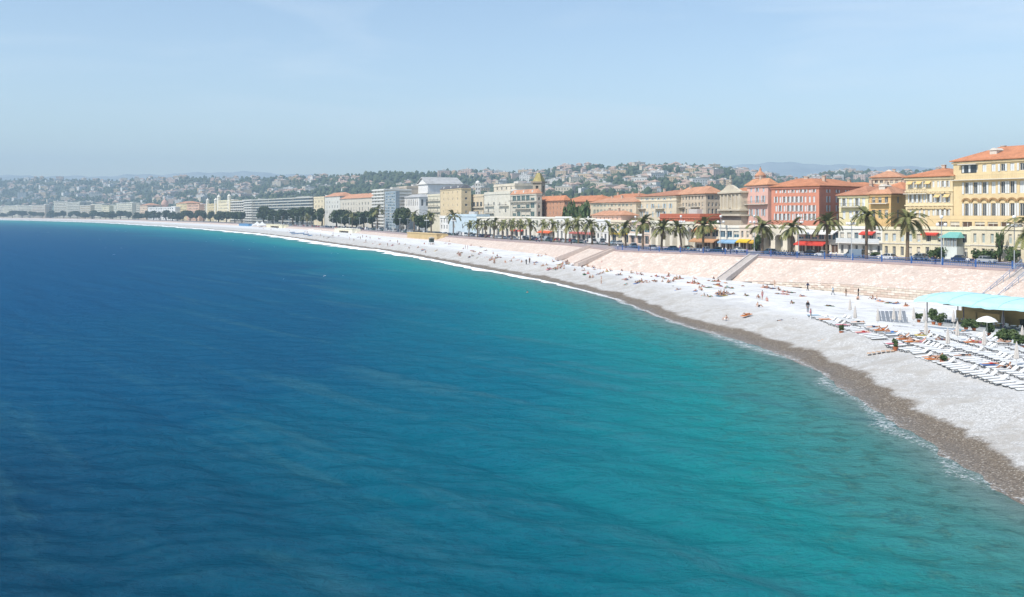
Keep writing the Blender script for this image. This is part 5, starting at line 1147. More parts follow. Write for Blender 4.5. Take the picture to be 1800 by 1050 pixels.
M_LEAF = leaf_mat('tree_foliage', (0.018, 0.034, 0.013), (0.042, 0.066, 0.024), (0.10, 0.12, 0.045)); M_LEAF2 = leaf_mat('shrub_foliage', (0.03, 0.06, 0.02), (0.07, 0.11, 0.04), (0.14, 0.17, 0.07))
def crown_mesh(seed, nleaf, mat_, size=0.09, shape='tree'):
    r = np.random.default_rng(seed); lobes = []
    nl = 11
    for k in range(nl):
        a = r.uniform(0, 6.28); q = r.uniform(0.1, 0.62); lobes.append((q * math.cos(a), q * math.sin(a), r.uniform(-0.35, 0.5), r.uniform(0.28, 0.5)))
    L_ = np.array(lobes); k = r.integers(0, nl, nleaf); d = r.normal(size=(nleaf, 3)); d /= np.linalg.norm(d, axis=1)[:, None]
    P = L_[k, :3] + d * (L_[k, 3] * r.uniform(0.55, 1.0, nleaf) ** 0.6)[:, None]
    n = d + r.normal(size=(nleaf, 3)) * 0.6; n /= np.linalg.norm(n, axis=1)[:, None]
    a = np.cross(n, r.normal(size=(nleaf, 3))); a /= np.linalg.norm(a, axis=1)[:, None]; b = np.cross(n, a); s = (size * r.uniform(0.6, 1.3, nleaf))[:, None]
    V = np.stack([P - a * s - b * s * 0.6, P + a * s - b * s * 0.4, P + a * s * 0.7 + b * s, P - a * s * 0.8 + b * s * 0.7], 1).reshape(-1, 3)
    me = bpy.data.meshes.new('crown'); me.from_pydata(V.tolist(), [], [tuple(range(i * 4, i * 4 + 4)) for i in range(nleaf)]); me.materials.append(mat_)
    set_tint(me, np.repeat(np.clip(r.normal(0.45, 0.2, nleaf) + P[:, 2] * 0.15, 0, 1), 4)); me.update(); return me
CR = [crown_mesh(50 + i, 1500, M_LEAF) for i in range(3)]; CRS = [crown_mesh(60 + i, 700, M_LEAF2, 0.12) for i in range(2)]
trunk_m = MB().tube([(0, 0, -0.02), (0.02, 0, 0.3), (0, 0.02, 0.62)], [0.05, 0.04, 0.03], 7).tube([(0, 0.01, 0.4), (0.2, 0.05, 0.68)], [0.03, 0.012], 6).tube([(0, 0.01, 0.42), (-0.18, -0.08, 0.70)], [0.03, 0.012], 6).tube([(0.0, 0.02, 0.45), (0.02, 0.2, 0.72)], [0.028, 0.012], 6).mesh('trunk', M_BARK, True)
def tree(px, wpx, ytop, off, label, name='broadleaf_tree', crowns=CR, group='broad dark trees along the seafront road', low=0.14, at=None, zb=None):
    x, y = off_pt(off, px) if at is None else at; zb = float(zprom(y)) if zb is None else zb; h = zat(ytop, y) - zb; w_ = wpx * y / F
    root = empty(name, (x, y, zb), px * 1.3); tag(root, label, 'tree' if 'tree' in name else 'shrub', group)
    o = link('trunk', trunk_m, root); o.scale = (h, h, h)
    c = link('crown', crowns[int(px) % len(crowns)], root); c.location = (0, 0, h * (1 + low) / 2); c.scale = (w_ / 2 / 0.85, w_ / 2 / 0.85, h * (1 - low) / 2 / 0.82)
    return root
tl = [(384, 20, 373, 24), (398, 18, 371, 24), (413, 18, 370, 24), (425, 14, 373, 24), (463, 24, 366, 24), (480, 26, 367, 26), (497, 26, 366, 24), (515, 26, 367, 26), (531, 26, 366, 24), (547, 22, 365, 26), (566, 26, 364, 22), (592, 26, 370, 22), (606, 24, 371, 24), (627, 22, 371, 22), (640, 26, 370, 24), (655, 24, 367, 22), (703, 24, 368, 22), (716, 26, 366, 24), (737, 28, 377, 18), (748, 22, 379, 20)]
for i, (px, w_, yt, off) in enumerate(tl):
    tree(px, w_ * (1.0 + 0.28 * ((i * 7) % 5) / 4), yt + (-2, 1, 2.5, -0.5)[i % 4], off, 'dense dark broad tree, %s in the row counting from the tall cream block' % ORD[len(tl) - 1 - i])
r = random.Random(8); k = 0
for px in [6, 22, 40, 58, 74, 90, 101, 112, 124, 136, 150, 163, 176, 186, 198, 212, 226, 243, 258, 270, 281, 292, 303, 312, 322, 334, 346, 358, 370]:
    tree(px, r.uniform(13, 22), r.uniform(370, 374.5), r.uniform(18, 34), 'small dark tree on the far seafront, %s counting from the end of the bay' % ORD[k], group='small trees on the far seafront'); k += 1
for px, w_, yt, lab in ((999, 24, 363, 'ivy green tree beside the salmon brick house'), (1015, 28, 357, 'tallest ivy green tree between salmon and cream houses'), (1031, 22, 358, 'ivy green tree touching the long cream house')):
    tree(px, w_, yt, 37, lab, crowns=CRS, group='ivy green trees', low=0.05)
for px, w_, yt, off, lab in ((1757, 12, 408, 23, 'slim dark cypress before the long cream terrace house'), (1745, 26, 440, 22.5, 'low round hedge shrub left of the cypress'), (1725, 28, 440, 22.5, 'clipped green hedge shrub before the cream terrace house'), (1652, 24, 436, 23, 'green bush beside the teal roofed conservatory'), (1640, 20, 441, 22.5, 'small bush left of the teal roofed conservatory'),
                             (1780, 26, 436, 22.5, 'dark bush under the big end palm'), (1255, 22, 388, 33, 'green roof terrace shrub left of the church'), (1330, 18, 415, 24, 'small shrub beside the yellow cafe awning'), (1538, 22, 444, 23, 'low hedge shrub below the railed balcony'), (1515, 20, 445, 23, 'low hedge shrub behind the tallest palm')):
    tree(px, w_, yt, off, lab, name='shrub', crowns=CRS, group='shrubs and hedges of the seafront', low=0.02, zb=(13.0 if px == 1255 else None))

# ------------------------------------------------------------------ street lamps, vehicles
M_LAMP = mat('lamp_post_paint', (0.40, 0.42, 0.44), 0.5, 0.05); M_GLOBE = mat('white_globe', (0.78, 0.78, 0.76), 0.25, 0)
def lamp_proto():
    root = empty('street_lamp')
    MB().lathe([(0.22, 0), (0.22, 0.25), (0.13, 0.5), (0.10, 1.2), (0.075, 7.6), (0.05, 9.4)], 8).build('post', M_LAMP, root)
    for k in range(4):
        a = k * math.pi / 2; mb = MB().tube([(0, 0, 7.8), (0.5 * math.cos(a), 0.5 * math.sin(a), 8.05), (1.0 * math.cos(a), 1.0 * math.sin(a), 8.0)], 0.045, 5); mb.build('arm', M_LAMP, root)
        MB().lathe([(0.08, 7.75), (0.25, 7.85), (0.34, 8.1), (0.25, 8.38), (0.06, 8.46)], 10, (1.05 * math.cos(a), 1.05 * math.sin(a), 0.05)).build('globe', M_GLOBE, root, True)
    MB().lathe([(0.1, 9.35), (0.28, 9.45), (0.38, 9.75), (0.28, 10.05), (0.06, 10.12)], 10).build('globe', M_GLOBE, root, True)
    return root
def mast_proto():
    root = empty('lamp_mast')
    MB().lathe([(0.16, 0), (0.14, 0.5), (0.07, 9.0)], 6).build('post', mat('mast_paint', (0.60, 0.62, 0.63), 0.5, 0), root); MB().box(-0.9, 0.9, -0.12, 0.12, 8.95, 9.12).build('lamp_head', mat('mast_paint', (0.60, 0.62, 0.63), 0.5, 0), root)
    return root
lp = lamp_proto(); mp0 = mast_proto()
for i, (px, off) in enumerate(((1655, 4.5), (1783, 4.5), (1497, 4.5), (1404, 20.0), (1326, 23), (1267, 23), (1197, 23), (1117, 23), (1034, 22), (933, 21), (860, 21), (797, 8), (750, 8))):
    o = lp if i == 0 else copy_tree(lp); x, y = off_pt(off, px); o.location = (x, y, float(zprom(y))); o.rotation_euler = (0, 0, 0.4 + i)
    tag(o, ['five globe street lamp before the teal roofed conservatory', 'five globe street lamp by the big end palm', 'five globe street lamp left of the tallest palm'][i] if i < 3 else 'five globe street lamp on the road, %s counting on from the tallest palm' % ORD[i - 3], 'street lamp', 'five globe street lamps')
for i, px in enumerate((717, 703, 690, 676, 661, 646, 632, 614, 600, 585, 571, 558, 547, 536, 527, 519, 508, 495, 482, 470)):
    o = mp0 if i == 0 else copy_tree(mp0); x, y = off_pt(9.5, px); o.location = (x, y, float(zprom(y)))
    tag(o, 'tall pale lamp mast beside the parked cars, %s counting from the theatre' % ORD[i], 'lamp post', 'lamp masts along the parked cars')

M_CGL = glass_mat('car_glass', (0.03, 0.04, 0.05), 0.08); M_TYRE = mat('tyre_rubber', (0.02, 0.02, 0.02), 0.9, 0); M_RIM = mat('wheel_rim', (0.45, 0.46, 0.47), 0.35, 0, metal=0.7); M_HL = glass_mat('headlight_glass', (0.7, 0.72, 0.72), 0.1); M_TL = glass_mat('tail_light', (0.45, 0.02, 0.02), 0.3); M_PLAIN = mat('car_paint_base', (0.6, 0.6, 0.6), 0.35, 0, spec=0.5)
def car_proto(kind):
    root = empty('parked_car')
    L_, Wd = (4.1, 1.7) if kind != 'van' else (5.0, 1.95)
    if kind == 'hatch': low = [(0, .55), (.05, .75), (.9, .88), (1.15, .92), (3.6, .95), (4.0, .88), (4.1, .55)]; top = [(1.0, .92), (1.75, 1.42), (2.4, 1.47), (3.4, 1.38), (3.95, .95)]
    elif kind == 'saloon': low = [(0, .55), (.05, .72), (1.0, .86), (1.25, .9), (3.3, .95), (4.02, .9), (4.1, .55)]; top = [(1.15, .9), (1.85, 1.38), (2.6, 1.42), (3.1, 1.32), (3.6, .94)]
    else: low = [(0, .6), (.05, .9), (.7, 1.1), (4.9, 1.12), (5.0, .6)]; top = [(.65, 1.1), (1.35, 1.95), (2.0, 2.08), (4.8, 2.05), (4.95, 1.1)]
    def loft(prof, z0, w0, w1, rw):
        mb = MB(); n = len(prof)
        for s in (-1, 1): mb.quad(*[(x - L_ / 2, s * (w0 + (w1 - w0) * ((z - z0) / (rw - z0))), z) for x, z in (prof if s < 0 else prof[::-1])])
        for i in range(n - 1):
            (xa, za), (xb, zb_) = prof[i], prof[i + 1]; wa = w0 + (w1 - w0) * ((za - z0) / (rw - z0)); wb = w0 + (w1 - w0) * ((zb_ - z0) / (rw - z0))
            mb.quad((xa - L_ / 2, -wa, za), (xa - L_ / 2, wa, za), (xb - L_ / 2, wb, zb_), (xb - L_ / 2, -wb, zb_))
        return mb
    body = [(0.02, .3)] + low + [(L_ - .02, .3)]; mb = loft(body, .3, Wd / 2 - .04, Wd / 2, .95); mb.quad((-L_ / 2, -.7, .3), (L_ / 2, -.7, .3), (L_ / 2, .7, .3), (-L_ / 2, .7, .3)); mb.build('body', M_PLAIN, root)
    zt = max(z for _, z in top); zb_ = top[0][1]
    loft(top, zb_, Wd / 2 - .05, Wd / 2 - .26, zt).build('window_glass', M_CGL, root)
    rp_ = [(x, z) for x, z in top if z > zt - .12]; mb = MB(); x0, x1 = rp_[0][0] - L_ / 2 - .05, rp_[-1][0] - L_ / 2 + .1; mb.box(x0, x1, -(Wd / 2 - .25), Wd / 2 - .25, zt - .05, zt + .03)
    for s in (-1, 1):
        for xp in (x0 + (x1 - x0) * 0.5, x1 - .1): mb.box(xp - .05, xp + .05, s * (Wd / 2 - .14) - .06, s * (Wd / 2 - .14) + .06, zb_, zt)
        if kind == 'van': mb.box(-.9, L_ / 2 - .1, s * (Wd / 2 - .12) - .1, s * (Wd / 2 - .12) + .1, zb_, zt)
    mb.build('roof', M_PLAIN, root)
    for s in (-1, 1):
        for x in (-L_ / 2 + .78, L_ / 2 - .75):
            wv = MB().bar((x, s * (Wd / 2 - .2), .31), (x, s * (Wd / 2 + .01), .31), .31, 12).build('wheel', M_TYRE, root); MB().bar((x, s * (Wd / 2 - .1), .31), (x, s * (Wd / 2 + .02), .31), .19, 8).build('rim', M_RIM, wv)
        MB().box(-L_ / 2 - .01, -L_ / 2 + .08, s * .6 - .17, s * .6 + .17, .6, .74).build('headlight', M_HL, root); MB().box(L_ / 2 - .08, L_ / 2 + .01, s * .66 - .12, s * .66 + .12, .66, .86).build('tail_light', M_TL, root)
    return root
PAINT = {'white': (0.74, 0.74, 0.73), 'silver': (0.42, 0.44, 0.46), 'grey blue': (0.18, 0.24, 0.31), 'dark blue': (0.025, 0.05, 0.13), 'black': (0.018, 0.018, 0.02), 'dark green': (0.03, 0.09, 0.08), 'red': (0.38, 0.025, 0.02), 'beige': (0.45, 0.38, 0.27), 'pale blue': (0.30, 0.42, 0.50), 'yellow': (0.60, 0.42, 0.04)}
PM = {k: mat(k.replace(' ', '_') + '_car_paint', v, 0.32, 0, spec=0.55) for k, v in PAINT.items()}
CARS = {k: car_proto(k) for k in ('hatch', 'saloon', 'van')}; used = {}; cnt = {}
def road_dir(x, y):
    i = int(np.argmin((PR[:, 0] - x) ** 2 + (PR[:, 1] - y) ** 2)); t = PR[min(i + 1, len(PR) - 1)] - PR[max(i - 1, 0)]; return math.atan2(t[1], t[0])
def car(px, off, kind, col, flip=0, at=None):
    src = CARS[kind]; o = src if kind not in used else copy_tree(src)
    x, y = off_pt(off, px) if at is None else at; on_road = off > 10.3
    o.location = (x, y, float(zprom(y)) - (0.126 if on_road else 0)); o.rotation_euler = (0, 0, road_dir(x, y) + (math.pi if flip else 0))
    used[kind] = 1; k = (col, 'van' if kind == 'van' else 'car'); cnt[k] = cnt.get(k, 0) + 1
    tag(o, '%s %s on the road, %s %s %s counting from the yellow houses' % (col, {'hatch': 'hatchback', 'saloon': 'saloon car', 'van': 'van'}[kind], ORD[cnt[k] - 1], col, k[1]), k[1], 'vehicles on the seafront road')
    for ch in o.children:
        if ch.name.split('.')[0] in ('body', 'roof'): s = ch.material_slots[0]; s.link = 'OBJECT'; s.material = PM[col]
    return o
for kind in CARS: KIDS[CARS[kind].name] = list(CARS[kind].children)
bpy.context.view_layer.update()
for c_ in ((1735, 18.5, 'hatch', 'silver', 0), (1690, 18.5, 'saloon', 'dark blue', 0), (1615, 18.5, 'hatch', 'silver', 1), (1560, 12, 'hatch', 'white', 1), (1503, 13, 'van', 'grey blue', 1), (1447, 13, 'hatch', 'white', 1), (1428, 18.5, 'saloon', 'black', 0), (1352, 13, 'hatch', 'pale blue', 1), (1300, 18.5, 'saloon', 'silver', 0), (1262, 13, 'hatch', 'dark green', 1), (1238, 13, 'saloon', 'white', 1), (1212, 18.5, 'hatch', 'beige', 0),
           (1181, 13, 'saloon', 'dark green', 1), (1148, 12, 'hatch', 'white', 0), (1113, 13, 'hatch', 'pale blue', 1), (1088, 18.5, 'saloon', 'silver', 0), (1057, 18.5, 'van', 'white', 0), (1040, 13, 'van', 'white', 1), (1020, 13, 'saloon', 'silver', 1), (1006, 18.5, 'hatch', 'red', 0)): car(*c_)
r = random.Random(17); i0, i1 = idx_px(1000), idx_px(470)
for off, gap in ((12.2, 6.2), (15.2, 15.0), (18.8, 6.0)):
    s = PRS[i0]
    while s < PRS[i1]:
        k = int(np.searchsorted(PRS, s)); f_ = (s - PRS[k - 1]) / max(PRS[k] - PRS[k - 1], 1e-6); p = (PR + PRN * off)[k - 1] * (1 - f_) + (PR + PRN * off)[k] * f_
        far_ = p[1] > 520
        if r.random() < (0.85 if far_ else 0.62):
            col = r.choice(['white', 'white', 'silver', 'silver', 'silver', 'grey blue', 'dark blue', 'black', 'dark green', 'red', 'beige', 'pale blue']); kind = r.choice(['hatch', 'hatch', 'saloon', 'saloon', 'van' if col in ('white', 'silver') else 'hatch'])
            car(0, off, kind, col, r.random() < 0.5, (p[0], p[1]))
        s += gap * r.uniform(0.9, 1.25) * (1.0 if p[1] < 760 else 1.35)
# scooters parked by the large arches
def scooter_proto():
    root = empty('scooter'); dk = mat('scooter_paint', (0.03, 0.03, 0.035), 0.35, 0, spec=0.5)
    MB().tube([(-.62, 0, .62), (-.3, 0, .68), (.0, 0, .5), (.25, 0, .36), (.48, 0, .45), (.56, 0, .95)], [.16, .17, .13, .11, .1, .05], 8).build('body', dk, root, True)
    MB().box(-.72, .0, -.13, .13, .72, .84).build('seat', mat('black_vinyl', (0.015, 0.015, 0.015), 0.6, 0), root); MB().bar((.52, -.36, 1.02), (.52, .36, 1.02), .03).build('handlebar', M_RIM, root)
    for x in (-.55, .66): w_ = MB().bar((x, -.06, .27), (x, .06, .27), .27, 12).build('wheel', M_TYRE, root); MB().bar((x, -.065, .27), (x, .065, .27), .14, 8).build('rim', M_RIM, w_)
    MB().quad((.6, -.22, .95), (.6, .22, .95), (.5, .17, 1.35), (.5, -.17, 1.35)).build('windscreen', M_CGL, root)
    return root
sp_ = scooter_proto(); SC = ['black', 'dark blue', 'silver', 'red', 'white', 'black', 'grey blue', 'black', 'silver', 'dark blue', 'black', 'red']; cnt2 = {}
KIDS[sp_.name] = list(sp_.children)
for i, col in enumerate(SC):
    o = sp_ if i == 0 else copy_tree(sp_); x, y = off_pt(8.2 + (i % 2) * 1.6, 1402 - i * 4.2); o.location = (x, y, float(zprom(y))); o.rotation_euler = (0, 0, road_dir(x, y) + 1.2 + 0.2 * (i % 3)); cnt2[col] = cnt2.get(col, 0) + 1
    tag(o, '%s scooter parked before the large arches, %s %s one from the restaurant side' % (col, ORD[cnt2[col] - 1], col), 'scooter', 'scooters parked on the promenade')
    for ch in o.children:
        if ch.name.startswith('body'): s = ch.material_slots[0]; s.link = 'OBJECT'; s.material = PM[col]

# ------------------------------------------------------------------ people
J_R = {'pelvis': .135, 'spine': .12, 'chest': .135, 'neck': .055, 'head': .095, 'top': .075, 'sh': .062, 'el': .045, 'wr': .034, 'ha': .036, 'hip': .095, 'kn': .06, 'an': .042, 'to': .035}
def sym(d): return d
POSES = {
 'standing': dict(pelvis=(0, 0, .95), spine=(0, 0, 1.14), chest=(0, 0, 1.33), neck=(0, .01, 1.49), head=(0, .03, 1.60), top=(0, .02, 1.68), sh=(.17, 0, 1.41), el=(.25, -.02, 1.14), wr=(.25, .06, .90), ha=(.24, .09, .80), hip=(.09, 0, .90), kn=(.10, .03, .50), an=(.10, 0, .09), to=(.11, .15, .035)),
 'sitting': dict(pelvis=(0, 0, .13), spine=(0, -.06, .31), chest=(0, -.11, .50), neck=(0, -.10, .66), head=(0, -.07, .77), top=(0, -.07, .85), sh=(.17, -.11, .58), el=(.27, -.20, .34), wr=(.26, -.26, .12), ha=(.26, -.32, .05), hip=(.09, .05, .12), kn=(.13, .40, .42), an=(.12, .66, .08), to=(.12, .80, .05)),
 'lying face up': dict(pelvis=(0, 0, .13), spine=(0, -.2, .125), chest=(0, -.38, .14), neck=(0, -.54, .13), head=(0, -.66, .13), top=(0, -.74, .12), sh=(.17, -.45, .12), el=(.30, -.22, .07), wr=(.28, .03, .06), ha=(.27, .13, .05), hip=(.09, .05, .12), kn=(.11, .44, .16), an=(.10, .86, .07), to=(.11, .92, .18)),
 'lying face down': dict(pelvis=(0, 0, .14), spine=(0, -.2, .125), chest=(0, -.38, .13), neck=(0, -.53, .14), head=(0.02, -.65, .16), top=(0.03, -.73, .15), sh=(.17, -.46, .13), el=(.34, -.60, .06), wr=(.18, -.78, .06), ha=(.08, -.82, .06), hip=(.09, .05, .13), kn=(.10, .46, .08), an=(.09, .88, .07), to=(.09, 1.02, .05)),
 'reclining': dict(pelvis=(0, 0, .13), spine=(0, -.17, .20), chest=(0, -.32, .32), neck=(0, -.43, .43), head=(0, -.48, .54), top=(0, -.50, .62), sh=(.17, -.38, .36), el=(.22, -.52, .06), wr=(.22, -.28, .06), ha=(.21, -.19, .05), hip=(.09, .05, .12), kn=(.11, .42, .30), an=(.10, .78, .07), to=(.11, .86, .16))}
POSES['walking'] = dict(POSES['standing'])
def make_body(name, P):
    names = []; co = []; rad = []; edges = []
    def add(n, p, r_): names.append(n); co.append(p); rad.append(r_); return len(co) - 1
    ix = {n: add(n, P[n], J_R[n]) for n in ('pelvis', 'spine', 'chest', 'neck', 'head', 'top')}
    edges += [(0, 1), (1, 2), (2, 3), (3, 4), (4, 5)]
    for s in (-1, 1):
        def m(n, dy=0, dz=0): x, y, z = P[n]; return (x * s, y + dy, z + dz)
        wk = (s * .30 if name == 'walking' else 0)
        a = [add(n, m(n, -wk * q), J_R[n]) for n, q in (('sh', 0), ('el', .4), ('wr', .9), ('ha', 1.1))]; edges += [(2, a[0]), (a[0], a[1]), (a[1], a[2]), (a[2], a[3])]
        bent = .22 if (name == 'lying face up' and s > 0) else 0
        l = [add(n, m(n, wk * q - (.14 if bent and n in ('an', 'to') else 0), bent if n == 'kn' else (.04 if wk < 0 and n == 'an' else 0)), J_R[n]) for n, q in (('hip', 0), ('kn', .45), ('an', .95), ('to', 1.0))]; edges += [(0, l[0]), (l[0], l[1]), (l[1], l[2]), (l[2], l[3])]
    me = bpy.data.meshes.new('person'); me.from_pydata(co, edges, []); ob = bpy.data.objects.new('person_source', me); COL.objects.link(ob)
    sm = ob.modifiers.new('skin', 'SKIN'); sm.use_smooth_shade = True
    for i, v in enumerate(me.skin_vertices[0].data):
        r_ = rad[i]; v.radius = (r_, r_ * (.72 if names[i] in ('chest', 'spine', 'pelvis') else 1.0)); v.use_root = (i == 0)
    ss = ob.modifiers.new('sub', 'SUBSURF'); ss.levels = 1; ss.render_levels = 1
    dg = bpy.context.evaluated_depsgraph_get(); ev = ob.evaluated_get(dg); out = bpy.data.meshes.new_from_object(ev); out.name = 'person'
    bpy.data.objects.remove(ob); bpy.data.meshes.remove(me)
    out.materials.clear(); out.materials.append(mat('skin', (0.42, 0.24, 0.16), 0.6, 0)); out.polygons.foreach_set('use_smooth', [True] * len(out.polygons))
    C = np.array(co); zmin = min(v.co.z for v in out.vertices)
    for v in out.vertices: v.co.z -= zmin
    cen = np.array([p.center for p in out.polygons]); near = [names[int(np.argmin(((C - c - np.array([0, 0, zmin])) ** 2).sum(1)))] for c in cen]
    hd = Vector(P['head']) - Vector((0, 0, zmin)); fwd = Vector((0, 1, 0)) if name in ('standing', 'walking', 'sitting', 'reclining') else (Vector((0, 0, 1)) if 'up' in name else Vector((0, 0, -1))); upv = (Vector(P['top']) - Vector(P['neck'])).normalized()
    def cloth(nm, pred, off):
        fs = [i for i, p in enumerate(out.polygons) if pred(near[i], out.polygons[i].center)]; vm = {}; mb = MB()
        for i in fs:
            f = []
            for vi in out.polygons[i].vertices:
                if vi not in vm: v = out.vertices[vi]; vm[vi] = len(mb.v); mb.v.append(tuple(v.co + v.normal * off))
                f.append(vm[vi])
            mb.f.append(tuple(f)); mb.mi.append(0)
        return mb.mesh(nm, mat('plain_cloth', (0.5, 0.5, 0.5), 0.85, 0), True)
    head_f = lambda n, c: n in ('head', 'top', 'neck') and ((Vector(c) - hd).dot(upv) > .055 or ((Vector(c) - hd).dot(fwd) < -.015 and (Vector(c) - hd).dot(upv) > -.07))
    return out, {'hair': cloth('hair', head_f, .02), 'swimwear': cloth('swimwear', lambda n, c: n in ('pelvis', 'hip'), .012), 'bikini_top': cloth('bikini_top', lambda n, c: n == 'chest', .012), 'shirt': cloth('shirt', lambda n, c: n in ('chest', 'spine', 'sh', 'el'), .022), 'trousers': cloth('trousers', lambda n, c: n in ('pelvis', 'hip', 'kn', 'an'), .022)}
BODY = {k: make_body(k, v) for k, v in POSES.items()}
SKIN = [mat('skin_%d' % i, c, 0.6, 0) for i, c in enumerate(((0.50, 0.29, 0.19), (0.40, 0.21, 0.13), (0.30, 0.15, 0.09), (0.56, 0.34, 0.24)))]
CLO = {'black': (0.02, 0.02, 0.025), 'navy': (0.025, 0.04, 0.11), 'white': (0.74, 0.74, 0.73), 'red': (0.46, 0.04, 0.03), 'blue': (0.06, 0.16, 0.42), 'light blue': (0.30, 0.46, 0.60), 'green': (0.06, 0.22, 0.08), 'orange': (0.62, 0.20, 0.04), 'pink': (0.58, 0.22, 0.26), 'grey': (0.22, 0.23, 0.25), 'brown': (0.16, 0.09, 0.05), 'yellow': (0.60, 0.46, 0.08), 'turquoise': (0.10, 0.42, 0.42)}
CM = {k: mat(k.replace(' ', '_') + '_cloth', v, 0.85, 0) for k, v in CLO.items()}
HAIR = [mat('hair_%d' % i, c, 0.6, 0) for i, c in enumerate(((0.015, 0.011, 0.009), (0.05, 0.028, 0.015), (0.22, 0.14, 0.06)))]
PEOPLE = []; rp_ = random.Random(77)
def omat(o, m): s = o.material_slots[0]; s.link = 'OBJECT'; s.material = m
def person(pose, x, y, z, rz, col, where, px, dressed=None, col2=None):
    bodym, cl = BODY[pose]; o = link('person', bodym); o.location = (x, y, z); o.rotation_euler = (0, 0, rz); s_ = rp_.uniform(1.0, 1.1); o.scale = (s_, s_, s_); omat(o, rp_.choice(SKIN))
    dressed = (pose in ('walking',)) if dressed is None else dressed
    omat(link('hair', cl['hair'], o), rp_.choice(HAIR))
    if dressed: omat(link('shirt', cl['shirt'], o), CM[col]); c2 = col2 or rp_.choice(['navy', 'grey', 'brown', 'black']); omat(link('trousers', cl['trousers'], o), CM[c2]); what = '%s top and %s trousers' % (col, c2)
    else:
        omat(link('swimwear', cl['swimwear'], o), CM[col]); what = '%s swimwear' % col
        if rp_.random() < .5: omat(link('bikini_top', cl['bikini_top'], o), CM[col]); what = '%s bikini' % col
    PEOPLE.append((o, px, 'person %s in %s' % (pose, what), where)); return o
TOWELS = []
tw_m = {}
def towel(x, y, z, rz, col, where, px, slope):
    if col not in tw_m:
        mb = MB(); n, m_ = 7, 4; g = random.Random(len(tw_m)); P = [[(-.42 + .84 * j / (m_ - 1) + g.uniform(-.02, .02), -.95 + 1.9 * i / (n - 1) + g.uniform(-.02, .02), .02 + g.uniform(0, .025)) for j in range(m_)] for i in range(n)]
        for i in range(n - 1):
            for j in range(m_ - 1): mb.quad(P[i][j], P[i][j + 1], P[i + 1][j + 1], P[i + 1][j])
        b_ = [P[0][j] for j in range(m_)] + [P[i][-1] for i in range(1, n)] + [P[-1][j] for j in range(m_ - 2, -1, -1)] + [P[i][0] for i in range(n - 2, 0, -1)]
        for i in range(len(b_)): a, b2 = b_[i], b_[(i + 1) % len(b_)]; mb.quad(a, (a[0], a[1], -.03), (b2[0], b2[1], -.03), b2)
        tw_m[col] = mb.mesh('beach_towel', CM[col])
    o = link('beach_towel', tw_m[col]); o.location = (x, y, z); o.rotation_euler = (slope, 0, rz); TOWELS.append((o, px, '%s beach towel' % col, where))
def zone(px, x, y):
    d = shore_d((x, y))[0][0]
    for lim, s in ((640, 'by the white pavilion'), (720, 'before the parked cars'), (790, 'below the tan wall'), (850, 'below the first palms'), (920, 'below the small awnings'), (1000, 'below the orange awning'), (1090, 'by the narrow stairs'), (1200, 'below the narrow arches'), (1300, 'near the wide stairs'), (1400, 'beyond the wide stairs'), (1470, 'below the red awning'), (9999, 'near the loungers')):
        if px < lim: break
    return ('near water ' if d < 17 else 'mid beach ' if d < 31 else 'by the wall ') + s
def on_beach(px, py):
    z = 2.5
    for _ in range(8): x, y = gp(px, py, z); z = 0.5 * z + 0.5 * beach_z(x, y)
    return x, y, beach_z(x, y)
SW = ['black', 'navy', 'red', 'blue', 'green', 'orange', 'pink', 'brown', 'turquoise', 'white']
def beach_person(px, py, pose, col=None, tow=None, dressed=None, col2=None):
    x, y, z = on_beach(px, py); where = zone(px, x, y); lie = 'lying' in pose or 'reclining' in pose
    rz = (math.atan2(-1.0, -0.5) + math.pi / 2 + rp_.gauss(0, .5)) if lie else rp_.uniform(0, 6.28)
    if lie and rp_.random() < .35: rz += math.pi
    # lay the body along the slope of the shingle
    f = Vector((-math.sin(rz), math.cos(rz))); sl = math.atan2(beach_z(x + f.x * .9, y + f.y * .9) - beach_z(x - f.x * .9, y - f.y * .9), 1.8) if lie else 0
    t_ = lie and (tow is not None or rp_.random() < .6)
    if t_: towel(x, y, z + .01, rz, tow or rp_.choice(['orange', 'white', 'blue', 'red', 'yellow', 'pink', 'green', 'light blue', 'navy']), where, px, sl)
    o = person(pose, x, y, z + (.045 if t_ else 0.0), rz, col or rp_.choice(SW), where, px, dressed, col2)
    if lie: o.rotation_euler = (sl, 0, rz)
U, D_, S_, E_, ST = 'lying face up', 'lying face down', 'sitting', 'reclining', 'standing'
